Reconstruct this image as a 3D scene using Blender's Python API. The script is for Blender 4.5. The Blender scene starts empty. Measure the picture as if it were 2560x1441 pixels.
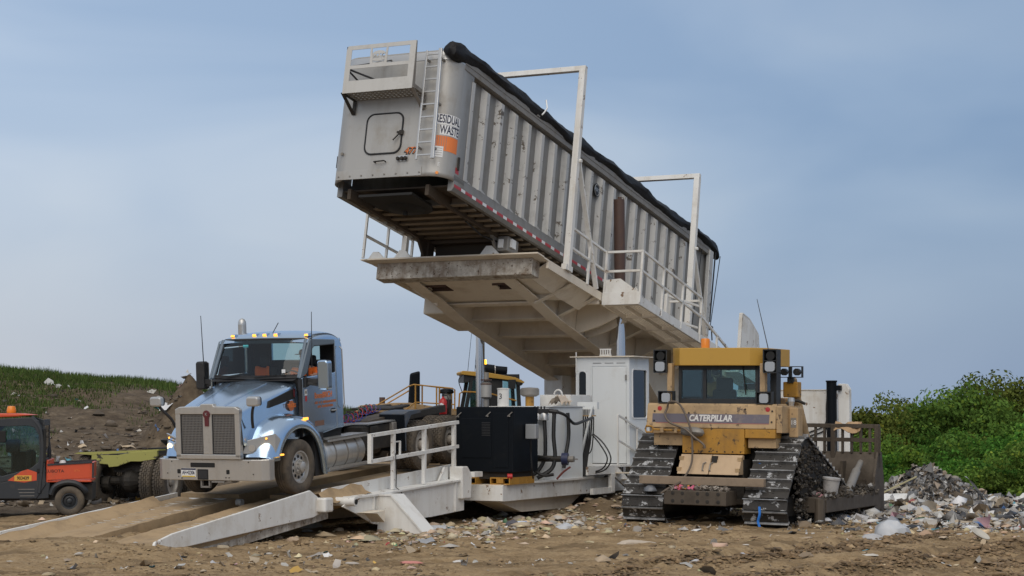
import bpy, bmesh, math, random
import numpy as np
from mathutils import Vector, Matrix, Euler
R = math.radians
random.seed(7)
rng = np.random.default_rng(11)
scene = bpy.context.scene
C = scene.collection

# ------------------------------------------------------------------ camera
CAM_H = 2.15
cam_d = bpy.data.cameras.new('camera')
cam = bpy.data.objects.new('camera', cam_d); C.objects.link(cam)
cam.location = (0, 0, CAM_H)
cam.rotation_euler = (R(90 + 3.571), 0, 0)
cam_d.sensor_width = 36.0
cam_d.lens = 4800 / 2560 * 36.0
cam_d.clip_start = 0.5
cam_d.clip_end = 6000
scene.camera = cam

# ------------------------------------------------------------------ sky
SUN_EL, SUN_AZ = 46.0, -172.0       # azimuth from +Y (view direction), negative = to the left; the sun stands behind the camera's left shoulder
world = bpy.data.worlds.new('World'); scene.world = world; world.use_nodes = True
nt = world.node_tree; nt.nodes.clear()
def wn(t, **k):
    n = nt.nodes.new(t)
    for a, b in k.items(): setattr(n, a, b)
    return n
wout = wn('ShaderNodeOutputWorld'); bg = wn('ShaderNodeBackground')
sky = wn('ShaderNodeTexSky', sky_type='NISHITA'); sky.sun_disc = False
sky.sun_elevation = R(SUN_EL); sky.sun_rotation = R(SUN_AZ)
sky.altitude = 200; sky.air_density = 1.2; sky.dust_density = 2.5; sky.ozone_density = 1.5
skym = wn('ShaderNodeVectorMath', operation='SCALE'); skym.inputs['Scale'].default_value = 0.075
nt.links.new(sky.outputs[0], skym.inputs[0])
tc = wn('ShaderNodeTexCoord')
mp = wn('ShaderNodeMapping'); mp.inputs['Scale'].default_value = (1.9, 1.9, 6.5)
mp.inputs['Rotation'].default_value = (0.10, 0.16, 0.0)
nt.links.new(tc.outputs['Generated'], mp.inputs[0])
n1 = wn('ShaderNodeTexNoise'); n1.inputs['Scale'].default_value = 1.6; n1.inputs['Detail'].default_value = 4; n1.inputs['Roughness'].default_value = .42
n1.inputs['Distortion'].default_value = .6
nt.links.new(mp.outputs[0], n1.inputs['Vector'])
cr = wn('ShaderNodeValToRGB'); e = cr.color_ramp.elements
e[0].position = .36; e[0].color = (.315, .425, .60, 1)
e[1].position = .68; e[1].color = (.50, .58, .70, 1)
m_ = cr.color_ramp.elements.new(.52); m_.color = (.40, .50, .655, 1)
nt.links.new(n1.outputs['Fac'], cr.inputs[0])
# paler, warmer haze band low over the horizon (same all round the compass)
sep = wn('ShaderNodeSeparateXYZ'); nt.links.new(tc.outputs['Generated'], sep.inputs[0])
hz = wn('ShaderNodeMapRange'); hz.inputs['From Min'].default_value = .17; hz.inputs['From Max'].default_value = -.02
hz.interpolation_type = 'SMOOTHSTEP'
nt.links.new(sep.outputs['Z'], hz.inputs['Value'])
# thinner cloud over the left half of the sky
dt = wn('ShaderNodeVectorMath', operation='DOT_PRODUCT'); dt.inputs[1].default_value = (-.93, .36, .0)
nt.links.new(tc.outputs['Generated'], dt.inputs[0])
gl = wn('ShaderNodeMapRange'); gl.inputs['From Min'].default_value = .22; gl.inputs['From Max'].default_value = .86
gl.inputs['To Min'].default_value = .10; gl.inputs['To Max'].default_value = 1.0
nt.links.new(dt.outputs['Value'], gl.inputs['Value'])
sd_ = wn('ShaderNodeMix', data_type='RGBA'); sd_.blend_type = 'MULTIPLY'; sd_.inputs['Factor'].default_value = 1.0
sr_ = wn('ShaderNodeMapRange'); sr_.inputs['From Min'].default_value = .10; sr_.inputs['From Max'].default_value = .62; sr_.inputs['To Min'].default_value = 0.; sr_.inputs['To Max'].default_value = 1.
st_ = wn('ShaderNodeMix', data_type='RGBA'); st_.inputs['A'].default_value = (.62, .70, .79, 1); st_.inputs['B'].default_value = (1.13, 1.11, 1.09, 1); nt.links.new(sr_.outputs[0], st_.inputs['Factor'])
nt.links.new(dt.outputs['Value'], sr_.inputs['Value']); nt.links.new(cr.outputs[0], sd_.inputs['A']); nt.links.new(st_.outputs['Result'], sd_.inputs['B'])
ov = wn('ShaderNodeMapRange'); ov.inputs['From Min'].default_value = .22; ov.inputs['From Max'].default_value = .75; ov.inputs['To Max'].default_value = .85
nt.links.new(sep.outputs['Z'], ov.inputs['Value'])
mo = wn('ShaderNodeMix', data_type='RGBA'); mo.inputs['B'].default_value = (.60, .60, .60, 1)
nt.links.new(ov.outputs[0], mo.inputs['Factor']); nt.links.new(sd_.outputs['Result'], mo.inputs['A'])
hm = wn('ShaderNodeMath', operation='MULTIPLY'); nt.links.new(hz.outputs[0], hm.inputs[0]); nt.links.new(gl.outputs[0], hm.inputs[1])
mx1 = wn('ShaderNodeMix', data_type='RGBA'); mx1.inputs['B'].default_value = (.60, .595, .61, 1)
nt.links.new(hm.outputs[0], mx1.inputs['Factor']); nt.links.new(mo.outputs['Result'], mx1.inputs['A'])
mx2 = wn('ShaderNodeMix', data_type='RGBA'); mx2.inputs['Factor'].default_value = .80
nt.links.new(skym.outputs[0], mx2.inputs['A']); nt.links.new(mx1.outputs['Result'], mx2.inputs['B'])
nt.links.new(mx2.outputs['Result'], bg.inputs['Color']); bg.inputs['Strength'].default_value = 0.97
nt.links.new(bg.outputs[0], wout.inputs[0])

# ------------------------------------------------------------------ sun behind cloud
sd = bpy.data.lights.new('sun', 'SUN'); sd.energy = 1.5; sd.angle = R(64); sd.color = (1.0, .91, .78)
so = bpy.data.objects.new('sun', sd); C.objects.link(so)
sdir = Vector((math.sin(R(SUN_AZ)) * math.cos(R(SUN_EL)), math.cos(R(SUN_AZ)) * math.cos(R(SUN_EL)), math.sin(R(SUN_EL))))
so.rotation_euler = sdir.to_track_quat('Z', 'Y').to_euler()
so.location = sdir * 60

# ------------------------------------------------------------------ exposure
vs = scene.view_settings
vs.view_transform = 'Standard'; vs.look = 'None'; vs.exposure = 0.22; vs.gamma = 1.0
vs.use_curve_mapping = False
scene.cycles.max_bounces = 6
scene.cycles.use_adaptive_sampling = True

# ================================================================== helpers
class MB:
    """collects shapes for ONE mesh object"""
    def __init__(s): s.v = []; s.f = []; s.c = []
    def add(s, vs, fs, col=None):
        b = len(s.v); s.v.extend([tuple(p) for p in vs]); s.f.extend([tuple(i + b for i in f) for f in fs])
        if col is not None: s.c.extend([col] * len(fs))
        return s
    def bx(s, x0, x1, y0, y1, z0, z1, M=None, col=None):
        P = [Vector((x, y, z)) for z in (z0, z1) for y in (y0, y1) for x in (x0, x1)]
        if M is not None: P = [M @ p for p in P]
        return s.add(P, [(0, 2, 3, 1), (4, 5, 7, 6), (0, 1, 5, 4), (2, 6, 7, 3), (0, 4, 6, 2), (1, 3, 7, 5)], col)
    def beam(s, p, q, w, h=None, up=(0, 0, 1)):
        p = Vector(p); q = Vector(q); h = h or w; d = (q - p).normalized(); u = Vector(up)
        if abs(d.dot(u)) > .98: u = Vector((0, 1, 0))
        a = d.cross(u).normalized(); b = a.cross(d)
        P = [o + a * (w / 2 * i) + b * (h / 2 * j) for o in (p, q) for i, j in ((-1, -1), (1, -1), (1, 1), (-1, 1))]
        return s.add(P, [(3, 2, 1, 0), (4, 5, 6, 7), (0, 1, 5, 4), (1, 2, 6, 5), (2, 3, 7, 6), (3, 0, 4, 7)])
    def tube(s, p, q, r, r2=None, n=12, caps=True):
        p = Vector(p); q = Vector(q); r2 = r if r2 is None else r2; d = (q - p).normalized()
        u = Vector((0, 0, 1)) if abs(d.z) < .9 else Vector((0, 1, 0)); a = d.cross(u).normalized(); b = a.cross(d)
        P = [o + (a * math.cos(t) + b * math.sin(t)) * rr for o, rr in ((p, r), (q, r2)) for t in [2 * math.pi * i / n for i in range(n)]]
        F = [(i, (i + 1) % n, n + (i + 1) % n, n + i) for i in range(n)]
        if caps: F += [tuple(range(n))[::-1], tuple(range(n, 2 * n))]
        return s.add(P, F)
    def path(s, pts, r, n=8, closed=False):
        pts = [Vector(p) for p in pts]; m = len(pts); P = []; F = []
        prev = None
        for i, p in enumerate(pts):
            if closed: d = pts[(i + 1) % m] - pts[i - 1]
            else: d = pts[min(i + 1, m - 1)] - pts[max(i - 1, 0)]
            d.normalize()
            if prev is None:
                u = Vector((0, 0, 1)) if abs(d.z) < .9 else Vector((0, 1, 0)); a = d.cross(u).normalized()
            else:
                a = (prev - d * prev.dot(d)).normalized()
            prev = a; b = d.cross(a)
            P += [p + (a * math.cos(t) + b * math.sin(t)) * r for t in [2 * math.pi * k / n for k in range(n)]]
        for i in range(m if closed else m - 1):
            j = (i + 1) % m
            F += [(i * n + k, i * n + (k + 1) % n, j * n + (k + 1) % n, j * n + k) for k in range(n)]
        if not closed: F += [tuple(range(n))[::-1], tuple(range((m - 1) * n, m * n))]
        return s.add(P, F)
    def prism(s, poly, ax, a, b):
        """poly of 2-D points extruded along axis ax ('x': poly=(y,z), 'y': (x,z), 'z': (x,y)) from a to b"""
        def mk(t, p): return (t, p[0], p[1]) if ax == 'x' else (p[0], t, p[1]) if ax == 'y' else (p[0], p[1], t)
        n = len(poly); P = [mk(a, p) for p in poly] + [mk(b, p) for p in poly]
        F = [(i, (i + 1) % n, n + (i + 1) % n, n + i) for i in range(n)] + [tuple(range(n))[::-1], tuple(range(n, 2 * n))]
        return s.add(P, F)
    def lathe(s, prof, o, axis='z', n=24, closed=False, cap0=True):
        """prof = [(r, h)] about an axis through o"""
        o = Vector(o); P = []
        for r, h in prof:
            for k in range(n):
                t = 2 * math.pi * k / n; c, d = r * math.cos(t), r * math.sin(t)
                P.append(o + Vector((h, c, d) if axis == 'x' else (c, h, d) if axis == 'y' else (c, d, h)))
        m = len(prof); F = []
        for i in range(m if closed else m - 1):
            j = (i + 1) % m
            F += [(i * n + k, i * n + (k + 1) % n, j * n + (k + 1) % n, j * n + k) for k in range(n)]
        if not closed and cap0: F += [tuple(range(n))[::-1]]
        if not closed: F += [tuple(range((m - 1) * n, m * n))]
        return s.add(P, F)
    def grid(s, rows):
        """rows of points -> skinned surface"""
        m = len(rows); n = len(rows[0]); P = [p for r in rows for p in r]
        F = [(i * n + k, i * n + k + 1, (i + 1) * n + k + 1, (i + 1) * n + k) for i in range(m - 1) for k in range(n - 1)]
        return s.add(P, F)
    def build(s, name, mat, parent=None, bevel=0, smooth=False, M=None, shell=0):
        me = bpy.data.meshes.new(name); me.from_pydata(s.v, [], s.f)
        if s.c and len(s.c) == len(s.f):
            ca = me.color_attributes.new('Col', 'FLOAT_COLOR', 'CORNER')
            arr = np.repeat(np.array([(c[0], c[1], c[2], 1.) for c in s.c], 'f4'), [len(f) for f in s.f], axis=0)
            ca.data.foreach_set('color', arr.ravel())
        bm = bmesh.new(); bm.from_mesh(me); bmesh.ops.recalc_face_normals(bm, faces=bm.faces); bm.to_mesh(me); bm.free()
        me.materials.append(mat)
        o = bpy.data.objects.new(name, me); C.objects.link(o)
        if parent is not None: o.parent = parent
        if M is not None: o.matrix_local = M
        if shell:
            md = o.modifiers.new('thickness', 'SOLIDIFY'); md.thickness = shell; md.offset = -1
        if bevel:
            md = o.modifiers.new('bevel', 'BEVEL'); md.width = bevel; md.segments = 2; md.limit_method = 'ANGLE'; md.angle_limit = R(35); md.harden_normals = False
        if smooth:
            me.polygons.foreach_set('use_smooth', [True] * len(me.polygons)); 
            if hasattr(me, 'set_sharp_from_angle'): me.set_sharp_from_angle(angle=R(40 if smooth is True else smooth))
        return o

def empty(name, loc=(0, 0, 0), rot=(0, 0, 0), scale=1):
    o = bpy.data.objects.new(name, None); C.objects.link(o)
    o.location = loc; o.rotation_euler = rot; o.scale = (scale,) * 3; o.empty_display_size = .2
    return o
def tag(o, label, cat, group=None):
    o['label'] = label; o['category'] = cat
    if group: o['group'] = group
    return o
def struct(o): o['kind'] = 'structure'; return o
def lab(o, label): o['label'] = label; return o
def copy_part(o, parent, M=None, name=None):
    c = o.copy(); C.objects.link(c); c.parent = parent
    if M is not None: c.matrix_local = M
    return c
def arc(cx, cy, r, a0, a1, n):
    return [(cx + r * math.cos(R(a0 + (a1 - a0) * i / n)), cy + r * math.sin(R(a0 + (a1 - a0) * i / n))) for i in range(n + 1)]
def rrect(x0, x1, y0, y1, r, n=4):
    return arc(x1 - r, y1 - r, r, 0, 90, n) + arc(x0 + r, y1 - r, r, 90, 180, n) + arc(x0 + r, y0 + r, r, 180, 270, n) + arc(x1 - r, y0 + r, r, 270, 360, n)

def text(name, body, size, mat, parent, M, ext=.002, fn=None, align='CENTER', shear=0, sx=1., bold=0.):
    cu = bpy.data.curves.new(name, 'FONT'); cu.body = body; cu.size = size; cu.extrude = ext; cu.align_x = align; cu.align_y = 'CENTER'
    cu.shear = shear; cu.offset = bold; cu.resolution_u = 3
    t = bpy.data.objects.new(name, cu); C.objects.link(t)
    dg = bpy.context.evaluated_depsgraph_get()
    me = bpy.data.meshes.new_from_object(t.evaluated_get(dg)); bpy.data.objects.remove(t); bpy.data.curves.remove(cu)
    me.name = name; me.materials.clear(); me.materials.append(mat)
    for v in me.vertices:
        v.co.x *= sx
        if fn: v.co = fn(v.co)
    o = bpy.data.objects.new(name, me); C.objects.link(o); o.parent = parent
    if M is not None: o.matrix_local = M
    return o
def facing(loc, n, up=(0, 0, 1)):
    """matrix putting local XY (text plane) at loc with its +Z along n"""
    n = Vector(n).normalized(); u = Vector(up); x = u.cross(n).normalized(); y = n.cross(x)
    return Matrix.Translation(loc) @ Matrix((x, y, n)).transposed().to_4x4()

# ------------------------------------------------------------------ noise (numpy)
def _hash(ix, iy, seed):
    h = (ix * 374761393 + iy * 668265263 + seed * 982451653) & 0xFFFFFFFF
    h = ((h ^ (h >> 13)) * 1274126177) & 0xFFFFFFFF
    return ((h ^ (h >> 16)) & 0xFFFF) / 65535.0
def vnoise(x, y, seed=0):
    x = np.asarray(x, float); y = np.asarray(y, float)
    ix = np.floor(x).astype(np.int64); iy = np.floor(y).astype(np.int64); fx = x - ix; fy = y - iy
    fx = fx * fx * (3 - 2 * fx); fy = fy * fy * (3 - 2 * fy)
    a = _hash(ix, iy, seed); b = _hash(ix + 1, iy, seed); c = _hash(ix, iy + 1, seed); d = _hash(ix + 1, iy + 1, seed)
    return (a + (b - a) * fx) * (1 - fy) + (c + (d - c) * fx) * fy
def fbm(x, y, oct=4, seed=0, gain=.5):
    s = 0; a = 1; t = 0
    for i in range(oct):
        s = s + a * (vnoise(x * 2 ** i, y * 2 ** i, seed + i * 17) - .5); t += a; a *= gain
    return s / t * 2
def smooth(a, b, x):
    t = np.clip((x - a) / (b - a), 0, 1); return t * t * (3 - 2 * t)

# ------------------------------------------------------------------ materials
MATS = {}
def mat(name, col, rough=.6, metal=0., dirt=None, streak=None, bump=0., bscale=40., spec=.5, coat=0., attr=False, vary=.0, chips=None, rnd=False):
    """dirt=(colour, amount 0-1, scale)  streak=(colour, amount, scale)  chips=(colour, amount, scale)"""
    m = bpy.data.materials.new(name); m.use_nodes = True; t = m.node_tree; N = t.nodes; L = t.links
    b = N['Principled BSDF']; b.inputs['Roughness'].default_value = rough; b.inputs['Metallic'].default_value = metal
    b.inputs['Specular IOR Level'].default_value = spec; b.inputs['Coat Weight'].default_value = coat; b.inputs['Coat Roughness'].default_value = .12
    co = N.new('ShaderNodeTexCoord').outputs['Object']
    if rnd:      # repeated pieces share a mesh: shift the pattern from piece to piece
        oi = N.new('ShaderNodeObjectInfo'); va = N.new('ShaderNodeVectorMath'); va.operation = 'MULTIPLY_ADD'; va.inputs[1].default_value = (3.7, 2.9, 4.3)
        L.new(oi.outputs['Location'], va.inputs[0]); L.new(co, va.inputs[2]); co = va.outputs[0]
    def noise(scale, detail=5, rgh=.6, stretch=None):
        n = N.new('ShaderNodeTexNoise'); n.inputs['Scale'].default_value = scale; n.inputs['Detail'].default_value = detail; n.inputs['Roughness'].default_value = rgh
        if stretch:
            q = N.new('ShaderNodeMapping'); q.inputs['Scale'].default_value = stretch; L.new(co, q.inputs[0]); L.new(q.outputs[0], n.inputs['Vector'])
        else: L.new(co, n.inputs['Vector'])
        return n.outputs['Fac']
    def mix(a, bcol, fac):
        x = N.new('ShaderNodeMix'); x.data_type = 'RGBA'
        if isinstance(a, tuple): x.inputs['A'].default_value = (*a, 1)
        else: L.new(a, x.inputs['A'])
        if isinstance(bcol, tuple): x.inputs['B'].default_value = (*bcol, 1)
        else: L.new(bcol, x.inputs['B'])
        L.new(fac, x.inputs['Factor']); return x.outputs['Result']
    def ramp(f, lo, hi, amt=1.):
        r = N.new('ShaderNodeMapRange'); r.inputs['From Min'].default_value = lo; r.inputs['From Max'].default_value = hi
        r.inputs['To Max'].default_value = amt; L.new(f, r.inputs['Value']); return r.outputs[0]
    cur = tuple(col); rg = None
    if attr:
        a = N.new('ShaderNodeAttribute'); a.attribute_name = 'Col'; cur = a.outputs['Color']
    if vary:
        cur = mix(cur, tuple(c * (1 - vary) for c in col) if not attr else (.1, .09, .08), ramp(noise(2.2, 3), .35, .7, 1. if not attr else vary))
    if streak:
        c, amt, sc = streak; cur = mix(cur, tuple(c), ramp(noise(sc, 6, .65, (1, 1, .09)), .48, .78, amt))
    if dirt:
        c, amt, sc = dirt; f = ramp(noise(sc, 8, .68), .62 - .3 * amt, .80 - .1 * amt, min(1, .35 + amt * .6)); cur = mix(cur, tuple(c), f)
        x = N.new('ShaderNodeMix'); x.data_type = 'FLOAT'; x.inputs['A'].default_value = rough; x.inputs['B'].default_value = max(rough, .85); L.new(f, x.inputs['Factor']); rg = x.outputs['Result']
    if chips:
        c, amt, sc = chips; cur = mix(cur, tuple(c), ramp(noise(sc, 9, .72), .72 - amt * .2, .74 - amt * .2, 1.))
    if isinstance(cur, tuple): b.inputs['Base Color'].default_value = (*cur, 1)
    else: L.new(cur, b.inputs['Base Color'])
    if rg is not None: L.new(rg, b.inputs['Roughness'])
    if bump:
        bn = N.new('ShaderNodeBump'); bn.inputs['Strength'].default_value = bump; bn.inputs['Distance'].default_value = .02
        L.new(noise(bscale, 6, .65), bn.inputs['Height']); L.new(bn.outputs[0], b.inputs['Normal'])
    MATS[name] = m; return m
def emit(name, col, strength, base=None):
    m = bpy.data.materials.new(name); m.use_nodes = True; b = m.node_tree.nodes['Principled BSDF']
    b.inputs['Base Color'].default_value = (*(base or col), 1); b.inputs['Emission Color'].default_value = (*col, 1); b.inputs['Emission Strength'].default_value = strength
    b.inputs['Roughness'].default_value = .3
    return m
def glass(name, tint, trans=.75, rough=.03):
    """flat vehicle glass: mirror-like film over a tinted see-through pane"""
    m = bpy.data.materials.new(name); m.use_nodes = True; t = m.node_tree; N = t.nodes; L = t.links; N.clear()
    o = N.new('ShaderNodeOutputMaterial'); g = N.new('ShaderNodeBsdfGlossy'); g.inputs['Roughness'].default_value = rough; g.inputs['Color'].default_value = (.9, .95, 1, 1)
    tr = N.new('ShaderNodeBsdfTransparent'); tr.inputs['Color'].default_value = (*[c * trans for c in tint], 1)
    fr = N.new('ShaderNodeFresnel'); fr.inputs['IOR'].default_value = 1.5
    mx = N.new('ShaderNodeMixShader'); L.new(fr.outputs[0], mx.inputs[0]); L.new(tr.outputs[0], mx.inputs[1]); L.new(g.outputs[0], mx.inputs[2]); L.new(mx.outputs[0], o.inputs[0])
    return m

MUD = (.19, .135, .085); MUDD = (.075, .055, .038); RUST = (.16, .075, .035)
m_white = mat('white_paint', (.75, .745, .72), .5, dirt=((.42, .35, .25), .38, 1.8), streak=((.32, .25, .17), .40, 3.0), bump=.05, bscale=9, chips=((.20, .12, .065), .50, 4.))
m_white_clean = mat('white_cabin_paint', (.74, .765, .77), .42, dirt=((.48, .44, .37), .16, 1.6), streak=((.42, .38, .3), .12, 4))
m_plat = mat('dirty_white_steel', (.74, .66, .54), .55, dirt=((.40, .29, .18), .34, 1.5), streak=((.30, .22, .14), .25, 2.2), bump=.05, bscale=7)
m_beam = mat('mud_spattered_steel', (.66, .63, .56), .6, dirt=((.15, .09, .045), .95, 4.5), streak=((.17, .10, .05), .75, 7.), chips=((.09, .055, .03), .62, 14.), bump=.25, bscale=30)
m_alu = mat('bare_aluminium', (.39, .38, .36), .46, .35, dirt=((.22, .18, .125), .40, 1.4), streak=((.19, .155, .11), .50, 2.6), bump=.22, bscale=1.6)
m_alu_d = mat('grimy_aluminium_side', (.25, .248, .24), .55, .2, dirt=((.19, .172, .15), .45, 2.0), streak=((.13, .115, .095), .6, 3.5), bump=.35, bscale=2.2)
m_alu_post = mat('painted_aluminium_posts', (.50, .50, .49), .55, .15, dirt=((.26, .245, .22), .30, 2.4), streak=((.24, .22, .19), .45, 5.), chips=((.12, .10, .08), .64, 4.), rnd=True, bump=.12, bscale=5)
m_alu_b = mat('bright_aluminium', (.50, .50, .495), .34, .6, dirt=((.4, .36, .3), .2, 3.))
m_tarp = mat('black_tarp', (.010, .010, .012), .6, dirt=((.035, .034, .033), .25, 4.), bump=.9, bscale=7, spec=.3)
m_under = mat('trailer_underside', (.07, .052, .036), .8, dirt=((.07, .05, .035), .5, 3.))
m_black = mat('black_paint', (.006, .008, .011), .5, dirt=((.02, .019, .018), .2, 3.), spec=.12)
m_rubber = mat('tyre_rubber', (.028, .027, .026), .85, dirt=((.15, .115, .08), .55, 5.), bump=.25, bscale=60)
m_rubber_dusty = mat('dusty_tyre_rubber', (.07, .06, .05), .9, dirt=((.19, .15, .105), .75, 4.), bump=.25, bscale=60)
m_hose = mat('hose_rubber', (.012, .012, .013), .5)
m_dark = mat('dark_recess', (.012, .012, .012), .8)
m_steel = mat('chrome_rod', (.62, .64, .67), .16, 1., streak=((.4, .41, .43), .4, 8))
m_rustc = mat('rusty_brown_barrel', (.085, .05, .04), .6, dirt=((.14, .075, .05), .4, 6.))
m_gray = mat('grey_steel', (.25, .235, .215), .55, .3, dirt=((.16, .13, .1), .45, 4.))
m_red = mat('red_reflective', (.45, .03, .035), .4, dirt=((.25, .1, .09), .3, 9))
m_whitev = mat('white_reflective', (.75, .76, .76), .4, dirt=((.5, .46, .4), .25, 9))
m_orange = mat('orange_print', (.75, .20, .045), .55, dirt=((.5, .3, .18), .25, 14))
m_navy = mat('navy_print', (.015, .018, .05), .5)
m_blackp = mat('black_print', (.01, .01, .01), .5)
m_truck = mat('blue_grey_truck_paint', (.47, .60, .75), .17, .92, coat=.2, streak=((.30, .34, .38), .18, 3.))
m_chrome = mat('dirty_chrome', (.60, .585, .555), .34, .75, dirt=((.33, .29, .23), .30, 5.), streak=((.36, .31, .25), .25, 6))
m_mesh = mat('grille_mesh_wire', (.26, .25, .24), .4, .6)
m_trim = mat('black_plastic', (.022, .022, .024), .55, dirt=((.07, .06, .05), .2, 6))
m_amber = emit('amber_marker_lit', (1., .42, .06), 1.7, (.8, .3, .03))
m_amber_dim = mat('amber_lens', (.75, .24, .02), .25)
m_head = emit('headlamp_lit', (1., .74, .42), 1.9)
m_lens = mat('clear_lens', (.40, .42, .44), .10, .3)
m_glass = glass('cab_glass', (.80, .93, .93), .9)
m_glass_d = glass('reflection_tinted_glass', (.22, .38, .26), .5)  # dark glass; the green of reflected trees is put into its tint
m_yel = mat('dozer_yellow', (.45, .23, .032), .52, dirt=((.17, .105, .05), .52, 2.4), streak=((.15, .075, .03), .46, 5.), chips=((.07, .045, .025), .62, 6.))
m_yel_f = mat('faded_dozer_yellow', (.47, .325, .175), .66, dirt=((.20, .14, .085), .60, 2.4), streak=((.20, .135, .075), .42, 4.), chips=((.13, .09, .06), .62, 6.))
m_yel_roof = mat('clean_yellow_paint', (.50, .29, .05), .5, dirt=((.34, .20, .06), .32, 2.))
m_track = mat('muddy_track_steel', (.040, .036, .032), .55, .25, dirt=((.02, .017, .014), .3, 6.), chips=((.44, .445, .45), .80, 4.5), bump=.35, bscale=22, rnd=True)
m_grouser = mat('worn_grouser_steel', (.36, .365, .37), .42, .7, dirt=((.035, .03, .026), .75, 6.), rnd=True)
m_grime = mat('black_grime', (.022, .019, .016), .7, dirt=((.07, .058, .045), .45, 5.), bump=.4, bscale=18)
m_blade = mat('worn_blade_steel', (.085, .067, .05), .65, .2, dirt=((.045, .036, .028), .5, 4.), streak=((.20, .165, .125), .35, 5.), bump=.15, bscale=14)
m_mud = mat('dried_mud', (.38, .27, .155), .95, dirt=((.16, .115, .07), .5, 3.), bump=.6, bscale=14)
m_lime = mat('lime_yellow_paint', (.36, .35, .10), .55, dirt=((.26, .23, .08), .3, 4.), chips=((.05, .042, .03), .66, 3.5))
m_utvor = mat('orange_red_plastic', (.62, .085, .03), .42, dirt=((.22, .09, .045), .30, 5.))
m_utvbk = mat('charcoal_plastic', (.026, .030, .036), .5, dirt=((.10, .085, .065), .30, 3.5))
m_skin = mat('skin', (.42, .22, .15), .55)
m_hiviz = mat('orange_shirt', (.80, .14, .015), .8)
m_redp = mat('red_paint', (.42, .018, .018), .35)
m_seat = mat('dark_seat', (.03, .03, .032), .8)

# ================================================================== terrain
YAW, TILT = R(26.46), R(11.24)
T0 = Vector((-.937, 37.376, 0.))
UU = Vector((math.sin(YAW), math.cos(YAW), 0)); VV = Vector((math.cos(YAW), -math.sin(YAW), 0))
def tw(v, u, w=0): return T0 + VV * v + UU * u + Vector((0, 0, w))
def hgt(x, y, fine=True):
    x = np.asarray(x, float); y = np.asarray(y, float)
    z = .05 * fbm(x * .35, y * .35, 3, 3)
    if fine:
        near = smooth(75, 50, y)
        z = z + near * (.05 * fbm(x * 1.3, y * 1.3, 3, 5) + .036 * fbm(x * 4.5, y * 4.5, 4, 8, .7) + .05 * np.clip(fbm(x * 2.2, y * 2.2, 3, 12, .6) - .12, 0, 1) + .045 * np.clip(fbm(x * 7, y * 7, 2, 14, .6) - .15, 0, 1))
        # wheel and track ruts
        n = x * .78 - y * .62 + .18 * fbm(x * .4, y * .4, 2, 21)
        a = x * .62 + y * .78
        lump = .5 + .9 * vnoise(a * 1.6, n * 3, 31)
        for c, wd, dp in ((-15.2, .20, .12), (-14.55, .16, .07), (-13.2, .22, .10), (-12.6, .2, .12), (-11.6, .16, .08), (-10.6, .22, .10), (-9.9, .18, .09)):
            k = smooth(-2.5, 1.5, x) * smooth(33.5, 30.5, y)
            z = z - k * dp * np.exp(-((n - c) / wd) ** 2) + k * dp * .8 * lump * np.exp(-((n - c - wd * 1.9) / (wd * .8)) ** 2)
        # soil dragged up against the foot of the ramps
        du = (x - T0.x) * UU.x + (y - T0.y) * UU.y; dv = (x - T0.x) * VV.x + (y - T0.y) * VV.y
        z = z + .15 * np.exp(-((du + 10.6) / 1.1) ** 2) * smooth(-4.6, -3.4, dv) * smooth(1.4, .2, dv)
        z = z + .13 * np.exp(-((du + 8.6) / 1.6) ** 2) * np.exp(-((dv + 1.35) / .35) ** 2) * (1 + .5 * fbm(x * 3, y * 3, 2, 77))
        # churned dark earth under and behind the tipper
        z = z + (.22 + .25 * fbm(x * 1.1, y * 1.1, 3, 41)) * smooth(.9, 2.6, du) * smooth(16, 12, du) * smooth(3.2, 1.4, dv) * smooth(-4.5, -2.5, dv)
    # berm along the left and the back
    cx = [-60, -17, -15.7, -14.4, -13, -11.7, -10.6, -8, -5.5, -2, 1.6, 5, 9]
    cz = [3.6, 3.30, 3.24, 3.12, 3.0, 2.84, 2.62, 2.3, 1.88, 1.8, 1.55, .4, 0]
    hc = np.interp(x, cx, cz)
    z = z + hc * smooth(41, 64, y + .8 * fbm(x * .25, y * .25, 2, 55)) * (1 - .9 * smooth(66, 90, y)) * (1 + .05 * fbm(x * .7, y * .7, 3, 60))
    # heap of fresh soil behind the truck
    r = np.hypot((x + 8.75) / 1.25, (y - 52) / 1.4); z = z + np.maximum(0, 1.72 * (1 - r) + .05) * (r < 1.03) * (1 + .14 * fbm(x * 2, y * 2, 3, 71)) + .5 * np.exp(-(r / 1.1) ** 2) * 0.3
    # plateau edge on the right
    z = z - 6.2 * smooth(45.5, 62, y + .6 * fbm(x * .3, y * .3, 2, 90)) * smooth(3, 8.5, x)
    return z
def H(x, y): return float(hgt(np.array([x]), np.array([y]))[0])

def axis(parts):
    out = []
    for a, b, st in parts: out += list(np.arange(a, b - 1e-6, st))
    return np.array(out + [parts[-1][1]])
gx = axis([(-900, -120, 60), (-120, -30, 5), (-30, -18, .6), (-18, -9.5, .16), (-9.5, 13.5, .055), (13.5, 20, .4), (20, 120, 5), (120, 900, 60)])
gy = axis([(-40, 20, 4), (20, 23.5, .5), (23.5, 34, .055), (34, 46, .085), (46, 66, .22), (66, 90, 2), (90, 400, 20), (400, 2400, 200)])
X, Y = np.meshgrid(gx, gy)
Z = hgt(X, Y)
gm = bpy.data.meshes.new('ground'); nx, ny = len(gx), len(gy)
gm.vertices.add(nx * ny); gm.vertices.foreach_set('co', np.stack([X, Y, Z], 2).astype('f4').ravel())
idx = np.arange(nx * ny).reshape(ny, nx)
q = np.stack([idx[:-1, :-1], idx[:-1, 1:], idx[1:, 1:], idx[1:, :-1]], 2).reshape(-1, 4)
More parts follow.
